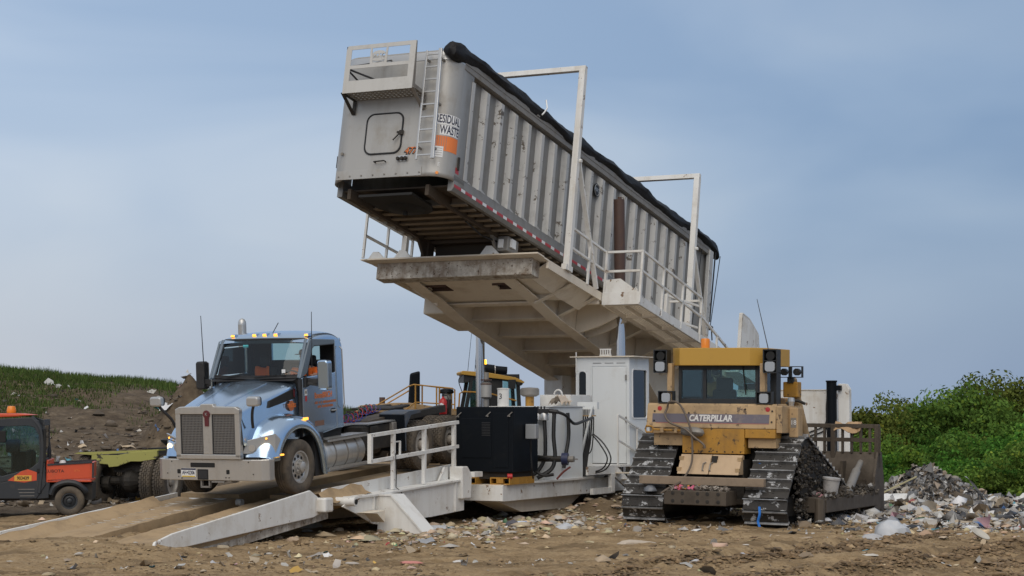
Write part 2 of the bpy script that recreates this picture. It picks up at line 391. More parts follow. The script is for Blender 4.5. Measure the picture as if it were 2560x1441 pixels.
gm.loops.add(q.size); gm.loops.foreach_set('vertex_index', q.ravel().astype('i4'))
gm.polygons.add(len(q)); gm.polygons.foreach_set('loop_start', np.arange(0, q.size, 4).astype('i4')); gm.polygons.foreach_set('loop_total', np.full(len(q), 4, 'i4'))
gm.polygons.foreach_set('use_smooth', np.ones(len(q), bool)); gm.update()

def ground_mat():
    m = bpy.data.materials.new('landfill_dirt'); m.use_nodes = True; t = m.node_tree; N = t.nodes; L = t.links; b = N['Principled BSDF']
    b.inputs['Roughness'].default_value = .95; b.inputs['Specular IOR Level'].default_value = .2
    co = N.new('ShaderNodeTexCoord').outputs['Object']
    def ns(s, d=6, r=.65, st=None):
        n = N.new('ShaderNodeTexNoise'); n.inputs['Scale'].default_value = s; n.inputs['Detail'].default_value = d; n.inputs['Roughness'].default_value = r
        if st:
            q = N.new('ShaderNodeMapping'); q.inputs['Scale'].default_value = st; q.inputs['Rotation'].default_value = (0, 0, R(-12)); L.new(co, q.inputs[0]); L.new(q.outputs[0], n.inputs['Vector'])
        else: L.new(co, n.inputs['Vector'])
        return n.outputs['Fac']
    def rp(f, stops):
        r = N.new('ShaderNodeValToRGB'); e = r.color_ramp.elements; e[0].position, e[0].color = stops[0][0], (*stops[0][1], 1); e[1].position, e[1].color = stops[-1][0], (*stops[-1][1], 1)
        for p, c in stops[1:-1]: x = e.new(p); x.color = (*c, 1)
        L.new(f, r.inputs[0]); return r.outputs[0]
    def mix(a, c, f):
        x = N.new('ShaderNodeMix'); x.data_type = 'RGBA'; L.new(a, x.inputs['A']); L.new(c, x.inputs['B']); L.new(f, x.inputs['Factor']); return x.outputs['Result']
    def mr(f, a, c, hi=1.):
        r = N.new('ShaderNodeMapRange'); r.inputs['From Min'].default_value = a; r.inputs['From Max'].default_value = c; r.inputs['To Max'].default_value = hi; L.new(f, r.inputs['Value']); return r.outputs[0]
    base = rp(ns(.9, 8, .7, (1, 2.2, 1)), [(.3, (.165, .108, .054)), (.5, (.335, .235, .130)), (.7, (.45, .335, .20))])
    fine = rp(ns(14, 6, .75), [(.32, (.075, .047, .022)), (.50, (.32, .225, .125)), (.75, (.54, .43, .285))])
    c1 = mix(base, fine, mr(ns(2.6, 4), .3, .65, .75))
    damp = rp(ns(.45, 5, .6, (1, 2.6, 1)), [(.42, (.10, .066, .034)), (.5, (.24, .165, .09)), (.6, (.4, .3, .18))])
    c1 = mix(c1, damp, mr(ns(.45, 5, .6, (1, 2.6, 1)), .52, .40, .55))
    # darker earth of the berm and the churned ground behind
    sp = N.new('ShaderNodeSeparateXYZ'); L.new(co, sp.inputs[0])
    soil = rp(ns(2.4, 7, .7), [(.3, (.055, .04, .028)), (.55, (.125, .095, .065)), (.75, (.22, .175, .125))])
    c2 = mix(c1, soil, mr(sp.outputs['Y'], 36.2, 40.5))  # near edge also paints in the shade on the earth under the skid
    L.new(c2, b.inputs['Base Color'])
    bn = N.new('ShaderNodeBump'); bn.inputs['Strength'].default_value = .85; bn.inputs['Distance'].default_value = .05
    L.new(ns(9, 8, .72), bn.inputs['Height']); L.new(bn.outputs[0], b.inputs['Normal'])
    return m
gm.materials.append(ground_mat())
ground = bpy.data.objects.new('ground', gm); C.objects.link(ground); struct(ground)

# ================================================================== dump trailer raised on the tipper
tr = empty('dump_trailer', (-.937, 37.376, 6.476), (-TILT, 0, -YAW))
tag(tr, 'long silver ribbed dump trailer with black tarp roll, tipped up high on the white platform', 'trailer')
W = 2.62
S = .65
# plan outline of the front wall with rounded corners
def front_plan(off=0):
    return [(-off, 0.)] + [(-.4 + (.4 - off) * math.cos(R(-a)), -.45 + (.4 - off) * math.sin(R(-a))) for a in range(0, 91, 9)] + \
           [(-W + .4 + (.4 - off) * math.cos(R(180 + a)), -.45 + (.4 - off) * math.sin(R(180 + a))) for a in range(90, -1, -9)] + [(-W + off, 0.)]
b = MB(); pl = front_plan()
def crown(x): return 2.52 + .07 * math.sin(math.pi * min(1, max(0, -x / W)))
zs = [-.03, .06, .6, 1.2, 1.8, 2.3]
b.grid([[(x, y, z if not (i == 0 and -2.3 < x < -.45) else .02) for x, y in pl] for i, z in enumerate(zs)] + [[(x, y, crown(x)) for x, y in pl]])
b.build('front_wall', m_alu, tr, smooth=True, shell=.03)
b = MB()
b.grid([[(x, y - .004 if y < -.6 else y, z) for x, y in [(p[0] * 1.0015 + .002, p[1] - .004) for p in pl]] for z in (2.36, 2.52)])
b.build('front_cap_sheet', m_alu_b, tr, smooth=True)
MB().bx(-2.42, -.50, -.866, -.852, -.015, .17).build('front_flange', m_alu, tr, bevel=.004)
for i in range(8):
    MB().tube((-2.36 + i * .26, -.885, .05), (-2.36 + i * .26, -.864, .05), .016, n=6).build('bolt', m_gray, tr)
# side walls and floor
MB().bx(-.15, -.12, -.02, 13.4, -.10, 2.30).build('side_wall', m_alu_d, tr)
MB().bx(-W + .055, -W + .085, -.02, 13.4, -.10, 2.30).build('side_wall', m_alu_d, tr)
b = MB(); b.bx(-.11, .012, -.42, 13.42, 2.27, 2.33); b.bx(-.11, .004, -.42, 13.42, 2.33, 2.385); b.bx(-.11, .012, -.42, 13.42, 2.385, 2.43); b.bx(-.11, .006, -.42, 13.42, 2.43, 2.50)
b.build('top_rail', m_gray, tr, bevel=.004)
b = MB(); b.bx(-W, -W + .11, -.42, 13.42, 2.27, 2.5); b.build('top_rail', m_gray, tr)
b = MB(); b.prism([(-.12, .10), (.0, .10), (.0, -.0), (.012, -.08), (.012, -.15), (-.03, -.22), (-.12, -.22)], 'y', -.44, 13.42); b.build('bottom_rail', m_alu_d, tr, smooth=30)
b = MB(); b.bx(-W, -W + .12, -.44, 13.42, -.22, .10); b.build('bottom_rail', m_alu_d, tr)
# side posts
b = MB(); b.prism([(-.085, -.055), (-.055, .008), (.055, .008), (.085, -.055)], 'z', 0, 2.13)
top = [(-.085, -.055), (-.055, .008), (.055, .008), (.085, -.055)]
post = None
for i in range(20):
    bb = MB(); w = 1 + .02 * math.sin(i * 7.)
    P = [(-.125, -.10, 0.1), (.008, -.062, .1), (.008, .062, .1), (-.125, .10, .1), (-.125, -.10, 2.25), (.008, -.062, 2.15), (.008, .062, 2.15), (-.125, .10, 2.25)]
    if post is None:
        bb.add(P, [(0, 1, 5, 4), (1, 2, 6, 5), (2, 3, 7, 6), (4, 5, 6, 7), (3, 2, 1, 0)]); post = bb.build('side_post', m_alu_post, tr, M=Matrix.Translation((0, 0, 0)))
    else: copy_part(post, tr, Matrix.Translation((0, S * i, 0)))
# lower gusset plates between posts
gus = MB().prism([(.09, .10), (.56, .10), (.09, .24)], 'x', -.122, -.075).build('gusset_plate', m_alu_post, tr)
for i in range(1, 20): copy_part(gus, tr, Matrix.Translation((0, S * i, 0)))
# reflective tape
tr_r = MB().bx(.0125, .0165, 0, .29, -.145, -.085).build('reflective_tape', m_red, tr, M=Matrix.Translation((0, -.42, 0)))
tr_w = MB().bx(.0125, .0165, .29, .46, -.145, -.085).build('reflective_tape', m_whitev, tr, M=Matrix.Translation((0, -.42, 0)))
for i in range(1, 30):
    copy_part(tr_r, tr, Matrix.Translation((0, -.42 + i * .463, 0))); copy_part(tr_w, tr, Matrix.Translation((0, -.42 + i * .463, 0)))
# tarp rolled over the near rail, slack and lumpy
rows = []
nseg = 90
for i in range(nseg + 1):
    y = -.92 + (14.05 + .92) * i / nseg
    sag = .03 * math.sin(y * 1.1) + .018 * math.sin(y * 3.7 + 1)
    big = 1 + .12 * math.exp(-((y + .75) / .45) ** 2) + .10 * math.sin(y * 2.3) * math.sin(y * .9)
    if i == 0 or i == nseg: big *= .8
    drop = -.12 * max(0, (y - 13.3) / .7) ** 2
    row = []
    for k in range(15):
        t = 2 * math.pi * k / 14; rr = 1 + .13 * math.sin(3 * t + y * 2.1) + .07 * math.sin(5 * t - y * 4.3) + .05 * math.sin(9 * t + y * 11)
        row.append((-.09 + .15 * big * rr * math.cos(t), y, 2.57 + sag + drop + .155 * big * rr * math.sin(t)))
    rows.append(row)
for e_, r_ in ((0, rows[0]), (-1, rows[-1])):
    cc_ = Vector((sum(p[0] for p in r_[:-1]) / 14, r_[0][1] + (-.04 if e_ == 0 else .04), sum(p[2] for p in r_[:-1]) / 14)); ring = [tuple(cc_ + (Vector(p) - cc_) * .02) for p in r_]
    if e_ == 0: rows.insert(0, ring)
    else: rows.append(ring)
b = MB().grid(rows); b.build('tarp_roll', m_tarp, tr, smooth=60)
rows = [[(-.08 - (W - .16) * k / 8, y, 2.55 + .12 * math.sin(math.pi * k / 8) + .015 * math.sin(y * 3 + k)) for k in range(9)] for y in np.linspace(-.3, 13.5, 40)]
MB().grid(rows).build('tarp_cover', m_tarp, tr, smooth=60, shell=.01)
# loose strap on the tarp
MB().path([(.10, 2.9, 2.47), (.13, 2.95, 2.55), (.15, 3.02, 2.66), (.11, 3.05, 2.78), (.09, 3.06, 2.86)], .018, 5).build('strap', m_whitev, tr)
MB().bx(-.02, .03, 2.84, 2.96, 2.44, 2.47).build('strap_clip', m_gray, tr)
# ladder
lad = empty('ladder'); lad.parent = tr
MB().bx(-.575, -.535, -1.02, -.985, .26, 2.50).build('ladder_rail', m_alu_b, lad, bevel=.006)
MB().prism([(-.235, .26), (-.16, .26), (-.215, 2.52), (-.29, 2.52)], 'y', -1.03, -.985).build('ladder_rail', m_alu_b, lad, bevel=.01)
for i in range(9): MB().bx(-.536, -.20 - .006 * i, -1.018, -.99, .335 + i * .258, .362 + i * .258).build('rung', m_alu_b, lad)
b = MB()
for z in (.5, 1.4, 2.3):
    b.bx(-.57, -.54, -.985, -.86, z, z + .04); b.bx(-.26, -.23, -.985, -.80, z, z + .04)
b.build('standoff', m_gray, lad)
# hatch
ht = MB(); ol = rrect(-1.84, -1.02, .48, 1.31, .16, 6)
MB().prism(rrect(-1.82, -1.04, .50, 1.29, .15, 6), 'y', -.862, -.852).build('hatch_door', m_alu, tr)
MB().path([(x, -.860, z) for x, z in ol], .017, 6, closed=True).build('hatch_gasket', m_hose, tr)
b = MB().bx(-1.06, -.98, -.905, -.862, .84, .93); b.beam((-1.02, -.90, .89), (-1.17, -.93, .72), .02); b.bx(-1.12, -1.03, -.895, -.875, .88, .915)
b.build('hatch_latch', m_grime, tr)
# catwalk
cwk = empty('catwalk'); cwk.parent = tr
x0, x1, yf, zf = -2.17, -.60, -1.36, 1.62
b = MB()
for i in range(17): b.bx(x0 + i * (x1 - x0 - .045) / 16, x0 + .045 + i * (x1 - x0 - .045) / 16, yf, -.856, zf, zf + .014)
for j in range(6): b.bx(x0, x1, yf + j * .091, yf + j * .091 + .048, zf + .001, zf + .013)
b.build('perforated_floor', m_gray, cwk)
def slab(poly): MBp.prism(poly, 'y', yf - .012, yf)
MBp = MB()
slab([(x0, zf - .02), (x1, zf - .02), (x1, zf + .23), (x0, zf + .23)])             # kick plate
slab([(x0, 2.50), (x1, 2.50), (x1, 2.585), (x0 + .03, 2.585)])
slab([(x0, zf + .23), (x0 + .12, zf + .23), (x0 + .12, 2.50), (x0, 2.50)])
slab([(x1 - .13, zf + .23), (x1, zf + .23), (x1, 2.50), (x1 - .13, 2.50)])
slab([(x0 + .12, 2.10), (x1 - .13, 2.10), (x1 - .13, 2.17), (x0 + .12, 2.17)])
# cut-out emblem column
xc = -1.42
slab([(xc - .19, 2.17), (xc - .13, 2.17), (xc - .16, 2.50), (xc - .20, 2.50)])
slab([(xc + .13, 2.17), (xc + .19, 2.17), (xc + .20, 2.50), (xc + .16, 2.50)])
slab([(xc - .14, 2.395), (xc - .10, 2.425), (xc + .0, 2.445), (xc + .10, 2.425), (xc + .14, 2.395), (xc + .14, 2.375), (xc - .14, 2.375)])
slab([(xc - .14, 2.26), (xc + .14, 2.26), (xc + .14, 2.285), (xc - .14, 2.285)])
slab([(xc - .14, 2.17), (xc + .14, 2.17), (xc + .12, 2.205), (xc, 2.188), (xc - .12, 2.205)])
slab([(xc - .13, 2.24), (xc, 2.222), (xc + .13, 2.24), (xc + .14, 2.262), (xc - .14, 2.262)])
MBp.build('guard_panel', mat('guard_panel_paint', (.50, .49, .465), .5, .1, dirt=((.3, .27, .22), .3, 2.5), streak=((.28, .25, .2), .3, 4.)), cwk)
text('emblem_letters', 'MAC', .125, m_alu_post, cwk, facing((xc, yf - .006, 2.33), (0, -1, 0)), .005, bold=.004, sx=1.1)
for sx, xx in ((-1, x0), (1, x1)):
    b = MB()
    for p, q in (((xx, yf, zf), (xx, -.87, 1.33)), ((xx, -.875, 1.33), (xx, -.875, zf + .05)), ((xx, yf, zf), (xx, -.87, zf))): b.beam(p, q, .012, .075, (1, 0, 0))
    b.prism([(yf, zf), (yf, 2.58), (yf + .02, 2.58), (yf + .09, zf + .1), (-.87, zf + .08), (-.87, zf)], 'x', xx - .006, xx + .006)
    b.build('side_bracket', m_grime if sx < 0 else m_gray, cwk)
b = MB(); b.beam((x0 + .05, yf + .03, 2.17), (x0 + .75, -.87, 2.42), .02); b.beam((x0 + .05, yf + .03, 2.1), (x0 + .28, -.88, 1.80), .035, .02); b.beam((x0 + .1, yf + .02, 2.1), (x0 + .62, -.88, 1.95), .03)
b.build('stay', m_trim, cwk)
# curved decals on the near front corner : s = arc length from the corner start on the flat front, going round to the side
def wrap(s, z, off=.004):
    r = .4 + off; L1 = .4 * math.pi / 2
    if s < 0: return Vector((-.4 + s, -.85 - off, z))
    if s > L1: return Vector((off, -.45 + (s - L1), z))
    a = s / .4
    return Vector((-.4 + r * math.sin(a), -.45 - r * math.cos(a), z))
def decal(name, s0, s1, z0, z1, m, off=.003, skew=0):
    n = 10; rows = [[wrap(s0 + (s1 - s0) * k / n, z + skew * k / n, off) for k in range(n + 1)] for z in (z0, z1)]
    return MB().grid(rows).build(name, m, tr)
def wtext(name, body, size, s, z, m, sx=1., off=.0055, bold=0.):
    return text(name, body, size, m, tr, None, 0, fn=lambda c: wrap(s + c.x, z + c.y, off), sx=sx, bold=bold)
decal('warning_decal', .07, .66, 1.03, 1.24, m_whitev); wtext('warning_letters', 'RESIDUAL', .235, .365, 1.135, m_navy, .535, bold=.005)
decal('warning_decal', .20, .63, .82, 1.02, m_whitev); wtext('warning_letters', 'WASTE', .235, .415, .92, m_navy, .565, bold=.005)
decal('orange_placard', .14, .64, .50, .80, m_orange)
for k in range(5): decal('placard_stripe', .16 + k * .045, .168 + k * .045, .52, .80, m_alu_d, .0045)
decal('document_sheet', .10, .30, .36, .58, m_whitev, .006)
for k in range(4): decal('print_line', .12, .28, .40 + k * .045, .408 + k * .045, m_gray, .0075)
wtext('tag_letter', 'E', .11, .24, .21, m_whitev)
decal('warning_sticker', .66, .80, .14, .26, m_red)
MB().tube(wrap(.22, .04, -.01), wrap(.22, .04, .02), .032, n=10).build('marker_lamp', m_amber_dim, tr)
text('fleet_number', '477', .19, m_blackp, tr, facing((-.795, -.8565, .495), (0, -1, 0)), .001, shear=.25, bold=.012, sx=.95)
text('fleet_number', '477', .19, m_orange, tr, facing((-.785, -.8595, .505), (0, -1, 0)), .001, shear=.25, sx=.95)
b = MB().bx(-1.05, -.83, -.875, -.852, .30, .41); 
b.build('coupler_plate', m_alu_b, tr)
for x in (-1.03, -.94, -.86): MB().lathe([(.03, -.93), (.042, -.90), (.035, -.87)], (x, 0, .345), 'y', 8).build('air_coupler', m_grime, tr)
MB().path([(-1.55, -.86, .30), (-1.55, -.93, .30), (-1.32, -.93, .31), (-1.32, -.86, .31)], .014, 6).build('grab_handle', m_grime, tr)
MB().bx(-W - .03, -W + .02, -.55, -.42, .36, .60).build('side_latch', m_grime, tr)
MB().bx(-2.36, -2.31, -.885, -.852, .50, .55).build('corner_bracket', m_gray, tr)
MB().bx(-.02, .03, -.36, -.31, .22, .48).build('rope_hook', m_grime, tr)
# emblem plate on the side
MB().tube((-.06, 6.24, 1.84), (-.03, 6.24, 1.84), .15, n=24).build('emblem_plate', m_blackp, tr)
text('emblem_letters', 'MAC', .13, m_alu_b, tr, facing((-.028, 6.24, 1.84), (1, 0, 0)), .001, sx=.9)
MB().path([(-.028, 6.24 + .125 * math.cos(t), 1.84 + .125 * math.sin(t)) for t in np.linspace(0, 2 * math.pi, 24, endpoint=False)], .006, 4, closed=True).build('emblem_ring', m_alu_b, tr)
# underside
MB().bx(-W + .1, -.11, -.40, 13.4, -.12, -.09).build('floor_sheet', m_under, tr)
cm = MB(); cm.bx(-W + .1, -.1, 0, .02, -.26, -.12); cm.bx(-W + .1, -.1, -.06, .08, -.275, -.26)
m_memb = mat('cross_member_steel', (.19, .15, .105), .75, dirt=((.09, .065, .045), .45, 3.), rnd=True)
c0 = cm.build('cross_member', m_memb, tr, M=Matrix.Translation((0, .35, 0)))
for i in range(1, 36): copy_part(c0, tr, Matrix.Translation((0, .35 + i * .36, 0)))
for x in (-2.28, -.52): MB().bx(x, x + .08, -.6, 6.5, -.33, -.12).build('sub_frame_rail', m_under, tr)
b = MB(); b.prism([(-1.95, -.70), (-.75, -.70), (-.75, .1), (-.9, .45), (-1.1, .6), (-1.6, .6), (-1.8, .45), (-1.95, .1)], 'z', -.34, -.29); b.tube((-1.35, .15, -.48), (-1.35, .15, -.36), .045, n=12)
b.build('kingpin_plate', m_dark, tr)
b = MB(); b.lathe([(.46, -.28), (.36, -.38), (.05, -.41)], (-1.35, .15, 0), 'z', 20); b.build('kingpin_bowl', m_dark, tr, smooth=True)
for x, w in ((-2.24, 0), (-.50, 0)):
    b = MB(); b.prism([(2.05, -.14), (2.95, -.14), (2.86, -.72), (2.62, -.72)], 'x', x - .03, x + .03); b.bx(x - .09, x + .09, 2.6, 2.84, -.70, -.20); b.bx(x - .16, x + .16, 2.52, 2.94, -.722, -.69)
    b.build('landing_leg', m_gray if x > -1 else m_under, tr)
b = MB(); b.bx(-2.2, -.5, 2.68, 2.76, -.34, -.27); b.bx(-2.2, -.5, 3.0, 3.06, -.6, -.14); b.build('landing_brace', m_under, tr)
b = MB(); b.bx(-.46, -.20, 2.45, 2.95, -.62, -.30); b.build('gear_box', m_gray, tr, bevel=.02)
b = MB(); b.bx(-.40, -.30, 2.40, 2.45, -.56, -.38); b.bx(-.24, -.16, 2.55, 2.75, -.52, -.34); b.build('data_plate', m_whitev, tr)
MB().path([(-.55, 1.2, -.34), (-.6, 2.0, -.40), (-.45, 2.5, -.42), (-.35, 2.6, -.45)], .02, 6).build('air_hose', m_hose, tr)
# rear
MB().bx(-W, .02, 13.4, 13.48, -.2, 2.42).build('tail_gate', m_alu_d, tr)
MB().bx(-.06, .05, 13.30, 13.56, -.26, 2.40).build('tail_post', m_alu_post, tr, bevel=.02)
MB().beam((.02, 13.75, 2.45), (.03, 13.62, .55), .03).build('tarp_crank_arm', m_trim, tr)
MB().tube((.06, 14.0, 2.40), (.04, 13.66, .45), .012, n=6).build('tarp_cord', m_trim, tr)
b = MB(); b.bx(-.02, .10, 13.55, 13.72, .35, .44); b.beam((.06, 13.7, .40), (.06, 13.80, .10), .025); b.build('tail_latch', m_grime, tr)
MB().tube((-.03, 12.9, 2.3), (-.03, 12.55, .1), .01, n=5).build('pull_cord', m_trim, tr)

# ================================================================== truck tipper
tp = empty('truck_tipper', T0, (0, 0, -YAW))
tag(tp, 'huge white steel truck tipper with raised tilting platform, gantries and railed entry deck', 'truck tipper')
MP = Matrix.Translation((0, 0, 6.476)) @ Matrix.Rotation(-TILT, 4, 'X')
# ---- tilting platform (local axes of the platform: x across, y along, z normal to the deck)
b = MB(); b.prism([(-3.62, 2.30), (.58, 2.30), (.58, 2.62), (.55, 2.66), (.55, 15.0), (-3.55, 15.0), (-3.55, 2.66)], 'z', -.75, -.72)
plat = b.build('tilting_platform', m_plat, tp, M=MP)
def sub(mb, name, m, **k): return mb.build(name, m, plat, **k)
sub(MB().bx(-3.37, .33, 2.60, 2.95, -1.10, -.752), 'front_beam', m_beam, bevel=.01)
sub(MB().prism([(2.95, -.752), (3.02, -.752), (2.95, -1.0)], 'x', -3.3, .3), 'beam_gusset', m_plat)
# front belly plate with two pockets
def zb(y): return -1.02 - .055 * (y - 2.95)
b = MB()
def strip(x0, x1, y0, y1):
    b.add([(x0, y0, zb(y0)), (x1, y0, zb(y0)), (x1, y1, zb(y1)), (x0, y1, zb(y1)), (x0, y0, zb(y0) + .03), (x1, y0, zb(y0) + .03), (x1, y1, zb(y1) + .03), (x0, y1, zb(y1) + .03)],
          [(0, 3, 2, 1), (4, 5, 6, 7), (0, 1, 5, 4), (1, 2, 6, 5), (2, 3, 7, 6), (3, 0, 4, 7)])
xs = [-3.0, -2.62, -2.12, -.98, -.45, .05]
for i in range(5):
    if i in (1, 3): strip(xs[i], xs[i + 1], 2.95, 3.42); strip(xs[i], xs[i + 1], 3.78, 4.7)
    else: strip(xs[i], xs[i + 1], 2.95, 4.7)
sub(b, 'belly_plate', m_plat)
for x0, x1 in ((-2.62, -2.12), (-.98, -.45)):
    b = MB(); b.bx(x0 - .01, x1 + .01, 3.41, 3.43, -1.09, -.78); b.bx(x0 - .01, x1 + .01, 3.77, 3.79, -1.085, -.80); b.bx(x0, x1, 3.43, 3.77, -.80, -.785)
    sub(b, 'fork_pocket', m_rustc)
# sloped skins from the belly out to the platform edges
for s in (-1, 1):
    xa, xb = (.05, .50) if s > 0 else (-3.0, -3.48)
    b = MB(); b.grid([[(xa, y, z), ((xa + xb) / 2, y, z * .55 - .345), (xb, y, -.765)] for y, z in ((2.97, -1.01), (3.6, -1.05), (4.7, -1.11), (5.6, -1.12))])
    sub(b, 'belly_skin', m_plat, shell=.02)
# main girders
prof = [(2.95, -.752), (14.6, -.752), (14.6, -2.62), (13.9, -2.75), (11.3, -1.95), (10.6, -1.66), (8.6, -1.58), (5.4, -1.36), (4.2, -1.18), (2.95, -1.06)]
for xc in (-2.72, -.42):
    b = MB(); b.prism(prof, 'x', xc - .03, xc + .03)
    for (ya, za), (yb_, zb_) in zip(prof[2:-1], prof[3:]): b.add([(xc + s, y, z + dz) for y, z in ((ya, za), (yb_, zb_)) for s, dz in ((-.16, -.025), (.16, -.025), (.16, .0), (-.16, .0))], [(0, 1, 5, 4), (1, 2, 6, 5), (2, 3, 7, 6), (3, 0, 4, 7), (3, 2, 1, 0), (4, 5, 6, 7)])
    sub(b, 'main_girder', m_plat)
for y, d in ((4.72, .40), (5.9, .46), (7.25, .52), (8.6, .56), (10.0, .60), (11.5, .6)):
    b = MB(); b.bx(-2.69, -.45, y - .02, y + .02, -.752 - d, -.752); b.bx(-2.69, -.45, y - .11, y + .11, -.782 - d, -.752 - d); sub(b, 'cross_beam', m_plat)
# tapered outriggers and edge channels
for y in (4.3, 5.5, 8.4, 9.9, 11.6):
    b = MB(); b.prism([(-.38, -.76), (.52, -.76), (.52, -.86), (-.38, -1.28)], 'y', y - .02, y + .02); b.add([(-.38, y - .07, -1.29), (.52, y - .07, -.865), (.52, y + .07, -.865), (-.38, y + .07, -1.29), (-.38, y - .07, -1.27), (.52, y - .07, -.845), (.52, y + .07, -.845), (-.38, y + .07, -1.27)], [(0, 1, 2, 3), (7, 6, 5, 4), (0, 4, 5, 1), (1, 5, 6, 2), (2, 6, 7, 3), (3, 7, 4, 0)]); sub(b, 'outrigger', m_plat)
    b = MB(); b.prism([(-2.76, -.76), (-3.5, -.76), (-3.5, -.86), (-2.76, -1.28)], 'y', y - .02, y + .02); sub(b, 'outrigger', m_plat)
sub(MB().bx(.50, .55, 2.9, 15.0, -.90, -.752), 'edge_channel', m_plat); sub(MB().bx(-3.55, -3.50, 2.9, 15.0, -.90, -.752), 'edge_channel', m_plat)
# cylinder brackets
for s, xa, xb in ((1, -.38, .62), (-1, -2.76, -3.36)):
    for dy in (-.24, .24):
        b = MB(); b.prism([(xa, -.76), (xb, -.76), (xb, -1.06), (xa + (xb - xa) * .55, -1.28), (xa, -1.45)], 'y', 6.72 + dy - .025, 6.72 + dy + .025); sub(b, 'cylinder_bracket', m_plat)
    if s < 0:
        b = MB(); b.bx(-3.46, -2.92, 4.9, 6.6, -1.30, -.755); sub(b, 'bracket_box', m_plat, bevel=.04)
# wheel chocks and plates standing on the deck
for x, y in ((-2.72, 2.5), (-.62, 2.45), (-3.4, 2.55)):
    sub(MB().prism([(x - .24, -.72), (x + .28, -.72), (x + .05, -.50), (x - .08, -.50)], 'y', y, y + .05), 'guide_plate', m_white)
# gantries
for y, zt in ((3.80, 3.75), (10.82, 3.52)):
    sub(MB().bx(.48, .62, y - .07, y + .07, -.72, zt), 'gantry_post', m_white, bevel=.006); sub(MB().bx(-3.50, -3.38, y - .06, y + .06, -.72, zt - .04), 'gantry_post', m_white, bevel=.006)
    sub(MB().bx(-3.50, .62, y - .06, y + .06, zt - .002, zt + .11), 'gantry_bar', m_white, bevel=.006)
    b = MB(); b.beam((.56, y + .08, 1.80 if y < 5 else 1.6), (.56, y + 1.52, -.72), .05, .10, (1, 0, 0)); b.bx(.49, .61, y - .16, y + .16, -.72, -.60); b.tube((.62, y + .04, 1.72), (.67, y + .04, 1.72), .04, n=8)
    sub(b, 'gantry_brace', m_white)
# railings on the platform
def rail(name, pts, posts, r=.024, m=m_white):
    b = MB()
    for p, q in pts: b.beam(p, q, r * 2)
    for p, q in posts: b.beam(p, q, r * 2)
    return sub(b, name, m)
rail('far_railing', [((-3.48, 2.15, .22), (-3.48, 4.2, .22)), ((-3.48, 2.15, -.24), (-3.48, 4.2, -.24))], [((-3.48, y, -.74), (-3.48, y, .24)) for y in (2.17, 3.1, 4.18)])
rail('near_railing', [((.56, 3.87, .25), (.56, 5.84, .21)), ((.56, 3.87, -.18), (.56, 5.84, -.22))], [((.56, 4.85, -.74), (.56, 4.85, .24)), ((.56, 5.82, -.8), (.56, 5.82, .22))])
wy0, wy1, wx0, wx1 = 5.68, 10.9, .60, 1.45
rail('walkway_railing', [((wx0, wy0, .20), (wx1, wy0, .20)), ((wx0, wy0, -.24), (wx1, wy0, -.24)), ((wx1, wy0, .20), (wx1, 9.35, .06)), ((wx1, wy0, -.24), (wx1, 9.35, -.38)), ((wx1, 9.35, -.0), (.65, 9.35, .0))],
     [((wx1, wy0, -.96), (wx1, wy0, .22)), ((wx0, wy0, -.8), (wx0, wy0, .22)), ((wx1, 6.95, -.96), (wx1, 6.95, .17)), ((wx1, 8.15, -.96), (wx1, 8.15, .12)), ((wx1, 9.35, -1.0), (wx1, 9.35, .06))])
rail('gate_rail', [((.95, 8.35, -.10), (1.40, 9.3, -.14)), ((.95, 8.35, -.62), (1.40, 9.3, -.66))], [((.95, 8.35, -.72), (.95, 8.35, -.08)), ((.99, 8.32, -.72), (.99, 8.32, -.08))])
rail('stair_handrail', [((1.45, 9.35, -.36), (1.45, 11.4, -.74)), ((1.45, 9.35, -.92), (1.45, 11.4, -1.2))], [((1.45, 10.5, -1.05), (1.45, 10.5, -.58))])
# walkway with grating
b = MB(); b.bx(wx1 - .03, wx1 + .01, wy0, wy1, -1.0, -.80); b.bx(.57, wx1, wy0 - .03, wy0, -1.0, -.72); sub(b, 'walkway_fascia', m_white, bevel=.004)
sub(MB().prism([(.60, -.78), (.60, -.42), (.95, -.40), (1.42, -.72), (1.42, -.78)], 'y', wy0 + .02, wy0 + .05), 'end_plate', m_white)
g = MB()
for i in range(13): g.bx(.60 + i * .068, .625 + i * .068, wy0, wy1, -.93, -.90)
for y in np.arange(wy0, wy1, .10): g.bx(.58, wx1 - .04, y, y + .03, -.925, -.905)
sub(g, 'grating', m_plat)
b = MB()
for y in (5.75, 6.9, 8.1, 9.3, 10.6): b.bx(.56, 1.43, y - .03, y + .03, -1.0, -.932)
b.bx(.98, 1.02, wy0, wy1, -.99, -.935); b.bx(.58, .64, wy0, wy1, -1.02, -.94)
sub(b, 'walkway_joist', m_plat)
b = MB(); b.bx(-.1, .50, 5.66, 5.70, -.98, -.88); b.bx(-.16, .52, 5.58, 5.60, -.99, -.80); sub(b, 'sensor_bracket', m_plat)
sub(MB().path([(1.36, wy0 + .02, -.8), (1.36, wy0 + .02, -.66), (1.33, wy0 + .02, -.62), (1.30, wy0 + .02, -.66), (1.30, wy0 + .02, -.8)], .02, 6), 'lifting_eye', m_white)
# rear spill wing
wp = [(13.67, .76), (14.2, .74), (14.95, .50), (15.05, .15), (15.05, -.78), (13.62, -.78)]
b = MB(); b.prism(wp, 'x', .88, .905)
for (ya, za), (yb_, zb_) in zip(wp[:-2], wp[1:-1]): b.beam((.86, ya, za), (.86, yb_, zb_), .09, .05, (0, 1, 0))
b.beam((.86, 13.64, -.78), (.86, 13.67, .76), .09, .05, (0, 1, 0)); b.bx(.5, .9, 13.6, 15.0, -.78, -.74)
sub(b, 'spill_wing', m_white)
sub(MB().bx(-3.2, .3, 14.5, 14.62, -.72, -.2), 'rear_stop', m_white)
